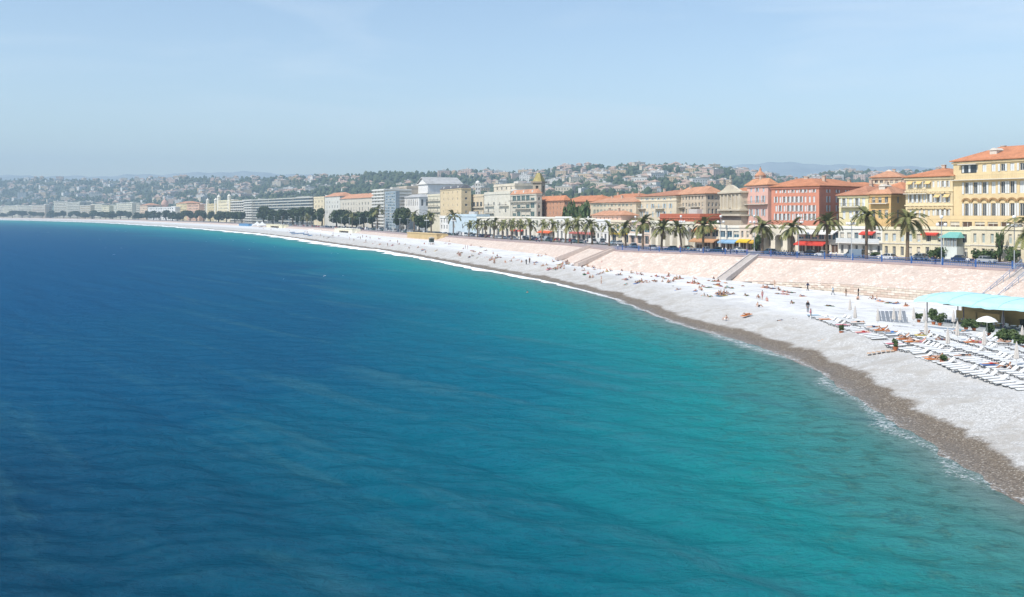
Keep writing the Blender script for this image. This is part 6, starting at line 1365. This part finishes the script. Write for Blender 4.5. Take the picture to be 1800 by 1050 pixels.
spec = [(1254, 483, S_), (1266, 487, U), (1256, 495, D_), (1262, 495, U), (1275, 498, D_), (1279, 506, U), (1305, 503, D_), (1312, 490, S_, 'white'), (1328, 493, U, 'black'), (1337, 493, E_), (1349, 495, D_, 'navy'), (1362, 505, ST), (1369, 511, S_, 'black'), (1380, 513, U), (1391, 515, D_), (1378, 500, D_, 'navy'),
        (1340, 527, ST), (1348, 530, S_), (1333, 525, S_, 'white'), (1333, 540, S_, 'black'), (1312, 521, E_), (1410, 521, U), (1393, 534, E_), (1458, 538, D_, 'black'), (1312, 554, U, 'orange', 'orange'), (1373, 565, D_, None, 'orange'), (1395, 563, D_, 'black'), (1276, 563, S_, 'white'),
        (1533, 526, S_), (1540, 527, S_, 'navy'), (1548, 530, U, None, 'orange'), (1562, 533, D_), (1574, 534, U), (1593, 538, E_, None, 'orange'), (1508, 527, S_, 'black'),
        (1023, 470, E_), (1040, 465, U), (1045, 474, D_), (1060, 481, S_, 'grey'), (1067, 477, E_), (1073, 477, S_, 'navy'), (1027, 482, U), (1037, 489, S_), (1042, 489, S_, 'light blue'), (1098, 492, U), (1100, 500, D_), (1110, 481, S_), (1120, 483, S_), (1127, 484, S_, 'black'), (1145, 487, U), (1156, 487, D_), (1165, 488, U, 'black'), (1150, 494, D_), (1164, 495, U), (1189, 490, S_, 'black'), (1195, 490, S_, 'navy'),
        (1210, 498, U, None, 'orange'), (1218, 499, D_), (1226, 498, U), (1246, 494, D_), (1254, 495, U), (1262, 495, E_, 'black'), (1193, 510, U), (1236, 505, E_), (1246, 506, D_), (1222, 512, U), (1221, 519, D_, None, 'orange'), (1237, 523, S_), (1247, 523, E_, 'green'), (1275, 507, U), (1286, 507, D_), (1063, 458, U), (1085, 462, D_), (1105, 463, U), (1127, 468, S_), (1145, 469, U), (1165, 471, D_, 'black'), (1217, 479, S_), (1236, 482, S_, 'navy'), (1056, 467, S_, 'navy'),
        (702, 430, S_), (719, 437, S_, 'black'), (735, 436, S_), (744, 440, E_), (748, 444, S_, 'grey'), (722, 432, D_), (767, 441, U), (783, 428, D_), (790, 426, S_), (806, 428, U), (812, 428, S_), (828, 432, E_, 'black'), (838, 430, S_), (805, 447, S_), (812, 445, D_), (825, 452, U, 'black'), (830, 451, S_, 'green'), (842, 448, E_), (840, 454, D_), (855, 453, D_), (861, 459, S_, 'black'), (869, 463, S_), (869, 459, S_), (880, 454, E_, 'black'), (888, 462, S_), (867, 447, S_), (903, 455, S_), (911, 458, D_), (917, 462, S_, 'black'),
        (941, 462, U), (955, 469, S_), (961, 468, S_), (972, 461, S_), (976, 475, S_), (909, 439, U), (924, 441, S_, 'black'), (930, 440, S_), (995, 456, S_, 'black'), (997, 464, S_, 'navy'), (862, 434, U), (872, 437, D_)]
for q in spec: beach_person(*q)
for q in ((1420, 511, 'walking', 'navy', None, True, 'black'), (1464, 519, 'walking', 'light blue', None, True, 'grey'), (1487, 521, ST, 'brown', None, True, 'brown'), (1285, 491, ST, 'white', None, True, 'grey'), (1420, 549, ST, 'black', None, True, 'grey'), (1425, 563, ST, 'pink', None, True, 'white'), (1058, 470, ST, 'pink', None, True, 'navy'), (1057, 499, ST, 'white', None, False), (818, 438, ST, 'brown', None, False), (822, 438, ST, 'blue', None, False), (925, 465, ST, 'black', None, True, 'black'), (931, 463, ST, 'brown', None, True, 'black'), (1509, 521, ST, 'black', None, True, 'black')): beach_person(*q)
for k in range(46):
    px = rp_.uniform(455, 780); top = np.interp(px, [455, 600, 700, 780], [397, 411, 421, 429]); bot = np.interp(px, [455, 600, 700, 780], [403, 424, 438, 452])
    beach_person(px, rp_.uniform(top, bot), rp_.choice([S_, S_, U, D_, E_, ST]), None, None, False)
for k in range(64):
    px = rp_.uniform(790, 1300); top = np.interp(px, [790, 900, 1000, 1060, 1180, 1300], [429, 441, 452, 460, 474, 494]); bot = np.interp(px, [790, 900, 1000, 1100, 1200, 1300], [449, 466, 480, 497, 515, 535])
    beach_person(px, rp_.uniform(top, bot), rp_.choice([S_, S_, U, D_, E_, E_]), rp_.choice(SW + ['black', 'navy', 'brown']), None, False)
for k in range(17):
    px = rp_.uniform(800, 1400); top = np.interp(px, [790, 900, 1000, 1060, 1180, 1300, 1400], [430, 442, 453, 461, 475, 495, 503]); bot = np.interp(px, [790, 900, 1000, 1100, 1200, 1300, 1400], [448, 464, 478, 495, 513, 533, 548]); py = rp_.uniform(top, bot)
    for q in range(rp_.choice((2, 3, 3, 4))): beach_person(px + rp_.uniform(-9, 9), py + rp_.uniform(-2.2, 2.2), rp_.choice([S_, S_, E_, U, D_]), rp_.choice(SW + ['black', 'navy', 'brown']), None, False)
# strollers on the promenade
for px, off, pose, c1, c2 in ((1644, 2.2, 'standing', 'black', 'navy'), (1639, 2.6, 'walking', 'navy', 'grey'), (1701, 3.0, 'walking', 'white', 'grey'), (1710, 3.2, 'standing', 'navy', 'grey'), (1270, 4, 'standing', 'white', 'navy'), (1276, 5, 'walking', 'white', 'black'), (1284, 4.5, 'standing', 'grey', 'black'), (1295, 5, 'walking', 'white', 'navy'), (1313, 4, 'standing', 'pink', 'navy'), (1210, 4, 'walking', 'turquoise', 'grey'), (1195, 6, 'standing', 'pink', 'grey'), (1086, 2, 'standing', 'white', 'grey'), (1143, 5, 'standing', 'black', 'brown'), (1029, 3, 'walking', 'navy', 'grey'), (983, 5, 'walking', 'pink', 'grey'),
        (943, 3, 'walking', 'red', 'navy'), (948, 3.4, 'standing', 'white', 'navy'), (969, 3, 'walking', 'blue', 'navy'), (898, 4, 'walking', 'white', 'navy'), (893, 5, 'standing', 'navy', 'grey'), (1004, 3, 'standing', 'black', 'black'), (1460, 5, 'standing', 'white', 'navy'), (1470, 6, 'walking', 'white', 'grey')):
    x, y = off_pt(off, px); lab_z = 'on the promenade ' + zone(px, x, y).replace('near water ', '').replace('mid beach ', '').replace('by the wall ', '').replace('near the loungers', 'before the cream terrace').replace('below', 'before')
    person(pose, x, y, float(zprom(y)), rp_.uniform(0, 6.28), c1, lab_z, px, True, c2)
# a swimmer
x, y = gp(927, 514.5, 0); o = person('standing', x, y, -1.42, 0.4, 'black', 'out in the water', 927, False)
PEOPLE[-1] = (o, 927, 'dark haired swimmer with only head and shoulders above the water', '')

# ------------------------------------------------------------------ beach club
M_CUSH = mat('white_cushion', (0.76, 0.76, 0.75), 0.85, 0.04, 3); M_FRM = mat('dark_lounger_frame', (0.10, 0.105, 0.11), 0.5, 0)
def lounger_proto(raised):
    root = empty('sun_lounger')                     # long axis x, head end at +x
    mb = MB(); mb.box(-.98, .95, -.34, -.29, .24, .30).box(-.98, .95, .29, .34, .24, .30).box(-.98, -.92, -.285, .285, .24, .30).box(.89, .95, -.285, .285, .24, .30); mb.build('frame', M_FRM, root)
    for x in (-.8, .7):
        for y in (-.3, .3): MB().box(x - .03, x + .03, y - .03, y + .03, 0, .235).build('leg', M_FRM, root)
    e = .3
    MB().box(-.95, e, -.285, .285, .31, .39).build('seat_cushion', M_CUSH, root)
    mb = MB(); a = math.radians(38 if raised else 3); c_, s_ = math.cos(a), math.sin(a)
    mb.obox((e + .02, -.285, .31), (c_, 0, s_), (0, 1, 0), (-s_, 0, c_), .66, .57, .08); b_ = mb.build('backrest', M_CUSH, root)
    if raised: MB().bar((e + .5, -.25, .66), (e + .62, -.25, .28), .02, 5).bar((e + .5, .25, .66), (e + .62, .25, .28), .02, 5).build('strut', M_FRM, b_)
    return root
LG = [lounger_proto(0), lounger_proto(1)]
for o in LG: KIDS[o.name] = list(o.children); [KIDS.__setitem__(c_.name, list(c_.children)) for c_ in o.children]
bpy.context.view_layer.update()
ug = [0, 0]; r = random.Random(12); SPOTS = []; nrow = {}
rows_ = [(45.4, 82, 107, 1.2), (46.2, 108.6, 118, 1.2), (46.4, 121, 146, 1.3), (48.6, 79, 120, 1.2), (49.2, 123, 143, 1.4), (51.9, 80, 124, 1.22), (55.2, 84, 128, 1.25), (58.5, 90, 113, 1.25), (59.6, 117, 131, 1.4), (61.8, 94, 112, 1.3)]
rid = ['in the waterside line', 'in the line between planters', 'in the far waterside line', 'in the second line', 'in the far second line', 'in the third line', 'in the fourth line', 'in the fifth line', 'before the restaurant deck', 'by the open parasol']
for ri, (xr, y0, y1, st) in enumerate(rows_):
    y = y0; k = 0; rr = r.random()
    while y < y1:
        x = xr + 0.9 * math.sin(y * 0.021 + 1.0) + r.uniform(-.2, .2)
        px = 900 + F * x / y
        if px < 1835 and r.random() > .05:
            up = 1 if (r.random() < (.75 if math.sin(y * .35 + ri * 2) > .55 else .12)) else 0
            src = LG[up]; o = src if not ug[up] else copy_tree(src); ug[up] = 1
            z = min(beach_z(x - .8, y), beach_z(x + .8, y)) - 0.01; sl = math.atan2(beach_z(x + .8, y) - beach_z(x - .8, y), 1.6); o.location = (x, y, beach_z(x, y)); o.rotation_euler = (0, -sl, r.gauss(0, .07))
            tag(o, 'white lounger %s%s, %s from the near end' % ('with raised back ' if up else '', rid[ri], ORD[k]), 'sun lounger', 'white sun loungers of the beach club'); SPOTS.append((x, y, beach_z(x, y), px, 375 + F * (CAM_H - beach_z(x, y)) / y, up)); k += 1
        y += st
# sunbathers on loungers
SPA = np.array([(s[3], s[4]) for s in SPOTS]); taken = set()
for px, py, col, tow in ((1508, 578, 'black', 'white'), (1520, 584, 'red', 'pink'), (1536, 586, 'navy', None), (1552, 578, 'orange', 'orange'), (1596, 601, 'brown', 'orange'), (1606, 607, 'black', 'orange'), (1618, 608, 'pink', None), (1634, 628, 'black', None), (1646, 634, 'brown', 'orange'), (1654, 634, 'red', None), (1708, 607, 'red', 'orange'), (1716, 612, 'pink', None), (1775, 606, 'brown', None), (1560, 590, 'blue', 'light blue'), (1590, 585, 'black', None), (1625, 590, 'green', 'yellow'), (1660, 600, 'navy', None), (1690, 630, 'black', 'white'), (1740, 640, 'red', 'blue'), (1760, 660, 'black', None), (1680, 590, 'turquoise', None)):
    dd_ = ((SPA - np.array([px, py])) ** 2).sum(1)
    for t_ in taken: dd_[t_] = 1e9
    k = int(dd_.argmin()); taken.add(k); x, y, z, px_, _, up = SPOTS[k]
    o = person('reclining' if up else rp_.choice([U, D_]), x + (.25 if up else .1), y, z + .40, math.pi / 2 * 1.0, col, 'on a white lounger', px_, False)
    if tow:
        towel(x - .02, y, z + .385, math.pi / 2, tow, 'over a white lounger', px_, 0)

rt = random.Random(41)
for k in range(len(SPOTS)):
    if k in taken or rt.random() > .06: continue
    x, y, z, px_, _, up = SPOTS[k]
    if up: continue
    towel(x - .02 + rt.uniform(-.1, .1), y, z + .392, math.pi / 2 + rt.gauss(0, .06), rt.choice(['orange', 'light blue', 'pink']), 'over a white lounger', px_, 0)
# folded and open parasols
M_CAN = mat('folded_parasol_cloth', (0.58, 0.54, 0.50), 0.9, 0.1, 2); M_POLE = mat('parasol_pole', (0.66, 0.65, 0.62), 0.5, 0)
def parasol_proto():
    root = empty('folded_parasol'); MB().lathe([(.28, 0), (.28, .05), (.05, .1), (.05, .2)], 10).build('base', mat('parasol_base', (0.35, 0.34, 0.33), 0.8, 0.1), root); MB().bar((0, 0, .1), (0, 0, 2.75), .03, 6).build('pole', M_POLE, root)
    mb = MB(); n = 16; prof = [(.17, .95), (.23, 1.05), (.20, 1.5), (.15, 2.0), (.08, 2.5), (.02, 2.72)]
    for rr, z in prof:
        for j in range(n): t = 2 * math.pi * j / n; q = rr * (1.15 if j % 2 else .7); mb.v.append((q * math.cos(t), q * math.sin(t), z))
    for i in range(len(prof) - 1):
        for j in range(n): j2 = (j + 1) % n; mb.f.append((i * n + j, i * n + j2, (i + 1) * n + j2, (i + 1) * n + j)); mb.mi.append(0)
    mb.build('canopy', M_CAN, root); return root
pp = parasol_proto(); KIDS[pp.name] = list(pp.children)
for i, (px, py) in enumerate(((1787, 648), (1730, 622), (1666, 619), (1683, 604), (1628, 602), (1543, 577), (1571, 574), (1582, 575), (1606, 573), (1625, 575), (1676, 577), (1763, 580), (1779, 578), (1797, 612), (1503, 571), (1494, 556))):
    o = pp if i == 0 else copy_tree(pp); x, y, z = on_beach(px, py); o.location = (x, y, z - .01); o.rotation_euler = (0, 0, i)
    near = [(abs(px - s[3]) + abs(py - s[4]), s) for s in SPOTS]; tag(o, 'folded beige parasol among the loungers, %s of them counting outward from the near end' % ORD[i], 'parasol', 'folded parasols of the beach club')
x, y, z = on_beach(1735, 592); op = empty('open_parasol', (x, y, z)); tag(op, 'open white parasol in front of the beach restaurant', 'parasol')
MB().bar((0, 0, -.02), (0, 0, 2.75), .03, 6).build('pole', M_POLE, op)
mb = MB(); n = 10
ring = [(1.35, 2.1), (1.0, 2.42), (.5, 2.66), (.03, 2.78)]
for rr, zz in ring:
    for j in range(n): t = 2 * math.pi * j / n; mb.v.append((rr * math.cos(t), rr * math.sin(t), zz - (.06 if j % 2 and rr > 1.2 else 0)))
for i in range(3):
    for j in range(n): j2 = (j + 1) % n; mb.f.append((i * n + j, i * n + j2, (i + 1) * n + j2, (i + 1) * n + j)); mb.mi.append(0)
mb.build('canopy', M_CUSH, op)
mb = MB()
for j in range(n): t = 2 * math.pi * j / n; mb.bar((0, 0, 2.3), (1.2 * math.cos(t), 1.2 * math.sin(t), 2.15), .012, 4)
rb_ = mb.build('ribs', M_POLE, op); rb_['kind'] = 'stuff'

# restaurant pavilion under a cyan canopy
A = Vector(gp(1632, 567, 1.3)); B_ = Vector((81.0, 113.0)); u = (B_ - A); Lr = u.length; u.normalize(); v = Vector((-u.y, u.x)); zb = 1.35
rs = empty('beach_restaurant', (A.x, A.y, zb), math.atan2(u.y, u.x)); tag(rs, 'beach restaurant under a long wavy cyan canopy below the sea wall', 'restaurant')
Dp = 6.6
MB().box(-.4, Lr, -.6, Dp, -1.2, .12).build('deck', mat('grey_decking', (0.34, 0.36, 0.38), 0.8, 0.15, 1.5), rs)
M_CYAN = mat('cyan_canopy_cloth', (0.42, 0.68, 0.71), 0.75, 0.08, 0.6)
nx, ny = 60, 10; mb = MB(); P = [[None] * (ny + 1) for _ in range(nx + 1)]
for i in range(nx + 1):
    for j in range(ny + 1):
        xx = -1.2 + (Lr + 2.4) * i / nx; t = j / ny; yy = -1.8 + (Dp + 3.4) * t
        zz = 3.75 + 1.05 * math.sin(math.pi * (0.10 + 0.72 * t)) - 0.35 * math.sin(xx * 0.16) * (1 - t * .6) - 0.13 * abs(math.sin(xx * math.pi / 2.6)) ** .7 + .05 * math.sin(xx * 2.3 + t * 5) * math.sin(t * 9 + xx) - (0.25 if j == 0 else 0) - .45 * max(0, 1 - xx / 2.0) * (xx < 2) * .6
        P[i][j] = (xx, yy, zz)
for i in range(nx):
    for j in range(ny): mb.quad(P[i][j], P[i + 1][j], P[i + 1][j + 1], P[i][j + 1]); mb.quad(*[(q[0], q[1], q[2] - .07) for q in (P[i][j], P[i][j + 1], P[i + 1][j + 1], P[i + 1][j])])
for i in range(nx): a_, b_ = P[i][0], P[i + 1][0]; mb.quad((a_[0], a_[1], a_[2] - .3), (b_[0], b_[1], b_[2] - .3), b_, a_)
for j in range(ny): a_, b_ = P[0][j], P[0][j + 1]; mb.quad(a_, b_, (b_[0], b_[1], b_[2] - .22), (a_[0], a_[1], a_[2] - .22))
mb.build('canopy', M_CYAN, rs)
for i in range(3, nx, 6): MB().tube([(q[0], q[1], q[2] + .02) for q in P[i]], .035, 5).build('seam', mat('canopy_seam', (0.30, 0.55, 0.60), 0.7, 0), rs)
for k in range(7):
    x = .1 + (Lr - .2) * k / 6
    for y in (-.4, Dp - .2): MB().bar((x, y, .1), (x, y, 3.55), .075, 8).build('post', mat('dark_post', (0.06, 0.05, 0.07), 0.6, 0.1), rs)
MB().box(1.0, 15.0, Dp - .5, Dp - .3, .12, 3.0).build('back_wall', mat('ochre_screen', (0.52, 0.36, 0.16), 0.85, 0.1, 1), rs); MB().box(15.01, Lr - .1, Dp - .5, Dp - .3, .12, 3.4).build('back_wall', mat('dark_timber', (0.05, 0.045, 0.04), 0.8, 0.2, 2), rs)
for k, (x0, x1) in enumerate(((2.2, 5.6), (5.9, 9.6))):
    MB().box(x0, x1, 3.4, 3.5, .12, 1.9).build('screen', mat('ochre_screen', (0.52, 0.36, 0.16), 0.85, 0.1, 1), rs)
MB().obox((1.6, 1.2, 2.75), (1, 0, 0), Vector((0, .98, .18)), Vector((0, -.18, .98)), 9.2, 3.2, .06).build('inner_awning', mat('grey_awning', (0.38, 0.38, 0.38), 0.8, 0.1), rs)
MB().box(11.5, 17.0, 5.2, 6.0, .12, 1.2).box(11.4, 17.1, 5.1, 6.1, 1.2, 1.27).build('bar_counter', mat('dark_timber', (0.05, 0.045, 0.04), 0.8, 0.2, 2), rs)
M4 = rs.matrix_basis.copy()
def loc_of(x, y, z=.12): q = M4 @ Vector((x, y, z)); return (q.x, q.y, q.z)
tb = empty('cafe_table'); MB().lathe([(.42, .70), (.42, .735)], 14).build('tabletop', M_CUSH, tb); MB().lathe([(.24, 0), (.24, .03), (.035, .06), (.03, .70)], 10).build('pedestal', M_FRM, tb)
cc = empty('cafe_chair'); MB().box(-.22, .22, -.22, .22, .43, .47).build('seat', M_CUSH, cc); MB().box(-.21, .21, .19, .23, .50, .88).build('backrest', M_CUSH, cc)
for sx in (-.18, .18):
    for sy in (-.18, .18): MB().box(sx - .02, sx + .02, sy - .02, sy + .02, 0, .43).build('leg', M_FRM, cc)
for sx in (-.19, .19): MB().box(sx - .015, sx + .015, .195, .225, .47, .5).build('backrest_post', M_FRM, cc)
for o in (tb, cc): KIDS[o.name] = list(o.children)
bpy.context.view_layer.update()
spots_t = [(3.2, 1.2), (5.8, 1.4), (8.4, 1.0), (11.0, 1.6), (13.6, 1.0), (16.2, 1.5), (19.0, 1.2), (22.0, 1.5)]; nc = 0
for i, (x, y) in enumerate(spots_t):
    o = tb if i == 0 else copy_tree(tb); o.location = loc_of(x, y); tag(o, 'round white cafe table under the cyan canopy, %s from its far end' % ORD[i], 'table', 'cafe tables of the beach restaurant')
    for s in (-1, 1):
        k = cc if nc == 0 else copy_tree(cc); nc += 1; k.location = loc_of(x + s * .75, y); k.rotation_euler = (0, 0, rs.rotation_euler.z - s * math.pi / 2); tag(k, 'white cafe chair on the %s side of the %s table under the cyan canopy' % ('near' if s > 0 else 'far', ORD[i]), 'chair', 'cafe chairs of the beach restaurant')
# planters and shrubs of the club
def planter(px, py, hgt, wd, lab, flower=None):
    x, y, z = on_beach(px, py); ro = empty('potted_shrub', (x, y, z), px); tag(ro, lab, 'potted plant', 'potted shrubs of the beach club')
    MB().lathe([(.20, -.03), (.28, .34), (.31, .34), (.31, .42), (.27, .42), (.25, .38)], 12).build('pot', mat('terracotta', (0.42, 0.14, 0.06), 0.85, 0.12, 3), ro)
    c = link('foliage', CRS[int(px) % 2], ro); c.location = (0, 0, .38 + hgt / 2); c.scale = (wd * random.uniform(.8, 1.1), wd, hgt / 1.6)
for i, (px, py, hg, wd) in enumerate(((1479, 588, .9, .42), (1574, 616, .9, .45), (1657, 641, .6, .55), (1641, 570, 1.9, .9), (1652, 572, 1.4, 1.0), (1615, 566, 1.0, .8), (1698, 580, 1.1, 1.0), (1712, 581, 1.2, 1.0), (1738, 590, 2.0, 1.0), (1760, 602, 1.2, 1.2), (1772, 605, 1.3, 1.3), (1797, 614, 1.4, 1.3))):
    planter(px, py, hg, wd, ['terracotta pot with a shrub at the far corner of the loungers', 'terracotta pot with a shrub by the planked path', 'terracotta pot with a low bush beside the orange towel loungers'][i] if i < 3 else 'leafy potted shrub before the restaurant deck, %s from its far corner' % ORD[i - 3])
# pink plank path strips
M_PLK = mat('bleached_planks', (0.55, 0.38, 0.26), 0.85, 0.2, 3)
for (p0, p1), lab in ((((1440, 601), (1478, 590)), 'short wooden plank path at the far corner of the loungers'), (((1523, 622), (1573, 617)), 'wooden plank path leading from the terracotta pot to the water')):
    a_ = Vector(on_beach(*p0)); b_ = Vector(on_beach(*p1)); d = b_ - a_; n = int(d.length / .5); ro = empty('plank_path', a_); tag(ro, lab, 'path')
    for k in range(n):
        q = a_ + d * ((k + .5) / n); zz = beach_z(q.x, q.y); f = Vector((d.x, d.y, 0)).normalized(); w_ = Vector((-f.y, f.x, 0)); c0 = Vector((q.x, q.y, zz + .01)) - a_
        MB().obox(c0 - f * .2 - w_ * .45, f, w_, Vector((0, 0, 1)), .42, .9, .05).build('plank', M_PLK, ro)
# grey mats and boards beside the restaurant
x, y, z = on_beach(1660, 578); o = MB().box(-3.2, 3.2, -.9, .9, -.05, .10).build('walkway_mat', mat('grey_blue_mat', (0.26, 0.31, 0.36), 0.85, 0.1, 1)); o.location = (x, y, z); o.rotation_euler = (0, 0, -.9); tag(o, 'grey blue mat laid before the restaurant posts', 'mat')
ro = empty('stacked_loungers_rack', (*on_beach(1568, 566),)); tag(ro, 'grey rack of folded boards beside the vertical stone wall', 'rack')
for k in range(7): MB().obox((k * .62 - 2.0, 0, 0), (1, 0, 0), (0, .45, .9), (0, -.9, .45), .5, 1.7, .05).build('board', mat('slate_board', (0.20, 0.22, 0.25), 0.7, 0.1, 2), ro)
MB().bar((-2.2, .35, .62), (2.4, .35, .62), .03).bar((-2.2, .35, -.1), (-2.2, .35, .62), .03).bar((2.4, .35, -.1), (2.4, .35, .62), .03).build('rail', M_FRM, ro)

# ------------------------------------------------------------------ beach huts further along
def at_wall(px, off, z): x, y = off_pt(off, px); return x, y, z
def hut(px0, px1, py0, py1, off, lab, col, dark=True, name='beach_pavilion'):
    a, c, u_, v_, W, D = frame_of(px0, px1, off, None, 6.0); Yr = c.y; z1 = zat(py0, Yr); z0 = zat(py1, Yr) - .6; H_ = z1 - z0
    ro = empty(name, (a.x, a.y, z0), math.atan2(u_.y, u_.x)); tag(ro, lab, 'pavilion'); wm = plaster(col)
    wins = [(W * .28, W * .80, H_ * .30, H_ * .74)] if dark else []
    mb = MB(); facade(mb, W, 0, H_, wins, lambda p_, q, z: (p_, q, z), 1.6); mb.quad((W, 0, 0), (W + 2.5, 3, 0), (W + .5, 3, H_), (W, 0, H_)).quad((W + 2.5, 3, 0), (W + 2.5, D, 0), (W + .5, D, H_), (W + .5, 3, H_)).quad((0, D, 0), (0, 0, 0), (0, 0, H_), (0, D, H_)).quad((0, 0, H_), (W, 0, H_), (W + .5, 3, H_), (W + .5, D, H_), (0, D, H_))
    mb.build('wall', wm, ro)
    if dark: MB().quad((W * .28, 1.55, H_ * .30), (W * .80, 1.55, H_ * .30), (W * .80, 1.55, H_ * .74), (W * .28, 1.55, H_ * .74)).build('opening', G_BR, ro); MB().box(W * .27, W * .81, -.3, .2, H_ * .74, H_ * .82).build('lintel', plaster((0.62, 0.55, 0.40)), ro)
    MB().box(-.3, W + .3, -.3, D, H_ + .002, H_ + .35).build('roof', plaster(tuple(min(.78, q * 1.08) for q in col)), ro)
    return ro
hut(588, 619, 403.5, 416, -7, 'white flat pavilion with a dark opening against the sea wall', (0.72, 0.68, 0.55)); hut(468, 496, 396, 404, -7, 'cream pavilion with dark opening beside the white peaked tents', (0.68, 0.63, 0.46)); hut(420, 437, 394.5, 399.5, -7, 'small blue beach hut beyond the white peaked tents', (0.10, 0.24, 0.42), False, 'beach_hut')
hut(716, 768, 412.5, 422, -5.0, 'tan rendered wall section set into the sea wall', (0.50, 0.37, 0.19), False, 'wall_section')
for i, px in enumerate((452, 461)):
    x, y = off_pt(-9, px); z = 3.4; ro = empty('peaked_tent', (x, y, z), .4); tag(ro, ['white peaked tent next to the blue beach hut', 'white peaked tent next to the cream pavilion'][i], 'tent'); w_ = 4.6
    mb = MB()
    for k in range(4):
        A4 = [(-w_, -w_), (w_, -w_), (w_, w_), (-w_, w_)]; a_, b_ = A4[k], A4[(k + 1) % 4]; mb.quad((*a_, 2.6), (*b_, 2.6), (b_[0] * .35, b_[1] * .35, 3.9), (a_[0] * .35, a_[1] * .35, 3.9)); mb.quad((a_[0] * .35, a_[1] * .35, 3.9), (b_[0] * .35, b_[1] * .35, 3.9), (0, 0, 6.4)); mb.quad((*a_, 1.7), (*b_, 1.7), (*b_, 2.6), (*a_, 2.6))
    mb.build('canopy', M_CUSH, ro)
    for sx in (-1, 1):
        for sy in (-1, 1): MB().bar((sx * (w_ - .1), sy * (w_ - .1), -.5), (sx * (w_ - .1), sy * (w_ - .1), 2.5), .08, 6).build('pole', M_POLE, ro)
x, y, z = on_beach(758.5, 431); ro = empty('lifeguard_hut', (x, y, z - .05), .5); tag(ro, 'small dark hut standing on the shingle below the tan wall', 'hut')
for sx in (-1, 1):
    for sy in (-1, 1): MB().bar((sx * .9, sy * .9, 0), (sx * .8, sy * .8, 1.3), .07, 6).build('leg', M_FRM, ro)
MB().box(-1.1, 1.1, -1.1, 1.1, 1.3, 1.42).build('platform', M_CONC, ro); MB().box(-.9, .9, -.9, .9, 1.42, 3.1).build('cabin', mat('dark_green_boards', (0.05, 0.07, 0.06), 0.8, 0.15, 2), ro); mb = MB(); hip_roof(mb, 2.2, 2.2, 3.12 + .22, .6, .1); mb.v = [(a - 1.1, b - 1.1, c) for a, b, c in mb.v]; mb.build('roof', plaster((0.4, 0.36, 0.3)), ro)
# upturned boats and parasols of the far clubs
r = random.Random(9); bt_m = None
def boat_proto():
    ro = empty('small_boat'); mb = MB(); n = 9; ring = []
    for i in range(n):
        t = i / (n - 1); x = -2.1 + 4.2 * t; w_ = .78 * math.sin(math.pi * (.12 + .82 * t)) ** .6 * (1 - .75 * max(0, t - .7) / .3); h0 = .62 + .25 * t * t
        ring.append([(x, -w_, h0), (x, -w_ * .75, .2), (x, 0, .05), (x, w_ * .75, .2), (x, w_, h0)])
    for i in range(n - 1):
        for j in range(4): mb.quad(ring[i][j], ring[i + 1][j], ring[i + 1][j + 1], ring[i][j + 1])
    mb.quad(*ring[0]); mb.quad(*reversed(ring[-1])); mb.build('hull', mat('blue_boat_paint', (0.10, 0.22, 0.42), 0.5, 0.1), ro)
    for x in (-1.0, .3): MB().box(x - .12, x + .12, -.6, .6, .45, .5).build('thwart', M_CUSH, ro)
    return ro
bp0 = boat_proto(); KIDS[bp0.name] = list(bp0.children)
for i, (px, py) in enumerate(((517, 412), (523, 411.5), (531, 411), (538, 413), (545, 415), (514, 409.5))):
    o = bp0 if i == 0 else copy_tree(bp0); x, y, z = on_beach(px, py); o.location = (x, y, z); o.rotation_euler = (0, 0, r.uniform(-.6, .6)); tag(o, 'small blue boat drawn up on the far beach, %s from the white pavilion' % ORD[[1, 2, 3, 4, 5, 0].index(i) if i in (1, 2, 3, 4, 5, 0) else i], 'boat', 'boats drawn up on the far beach')
for i in range(9):
    o = copy_tree(op); px = 545 + i * 4.6; x, y, z = on_beach(px, 411.5 + i * .85 + r.uniform(-.6, .6)); o.location = (x, y, z); o.scale = (1.25,) * 3; tag(o, 'open white parasol on the far beach, %s counting towards the white pavilion' % ORD[i], 'parasol', 'open white parasols on the far beach')

# ------------------------------------------------------------------ tell the many alike people and towels apart by their place
def settle(items, cat, group, joiner):
    by = {}
    for o, px, what, where in items: by.setdefault((what, where), []).append((px, o))
    for (what, where), lst in by.items():
        lst.sort(key=lambda q: -q[0]); base = (what + ' ' + where).strip()
        if len(base.split()) > 14: base = base.replace(' top and ', ' and ').replace(' trousers', '')
        for i, (px, o) in enumerate(lst):
            tag(o, base if len(lst) == 1 else '%s, %s such' % (base, ORD[i]), cat, group)
settle(PEOPLE, 'person', 'people on the beach and promenade', '')
settle([(o, px, w_, 'spread ' + q) for o, px, w_, q in TOWELS], 'towel', 'towels on the beach', '')

# ------------------------------------------------------------------ air
hz = MB().box(-5900, 5900, -350, 8800, -9, 520).build('haze', None)
hm = bpy.data.materials.new('haze_air'); hm.use_nodes = True; ht = hm.node_tree; ht.nodes.clear()
pv = ht.nodes.new('ShaderNodeVolumePrincipled'); pv.inputs['Density'].default_value = 0.0002; pv.inputs['Color'].default_value = (0.60, 0.82, 1.0, 1); pv.inputs['Anisotropy'].default_value = 0.0
ho = ht.nodes.new('ShaderNodeOutputMaterial'); ht.links.new(pv.outputs[0], ho.inputs['Volume'])
hz.data.materials.append(hm)
tag(hz, 'thin pale sea haze over the whole bay', 'haze', kind='stuff')
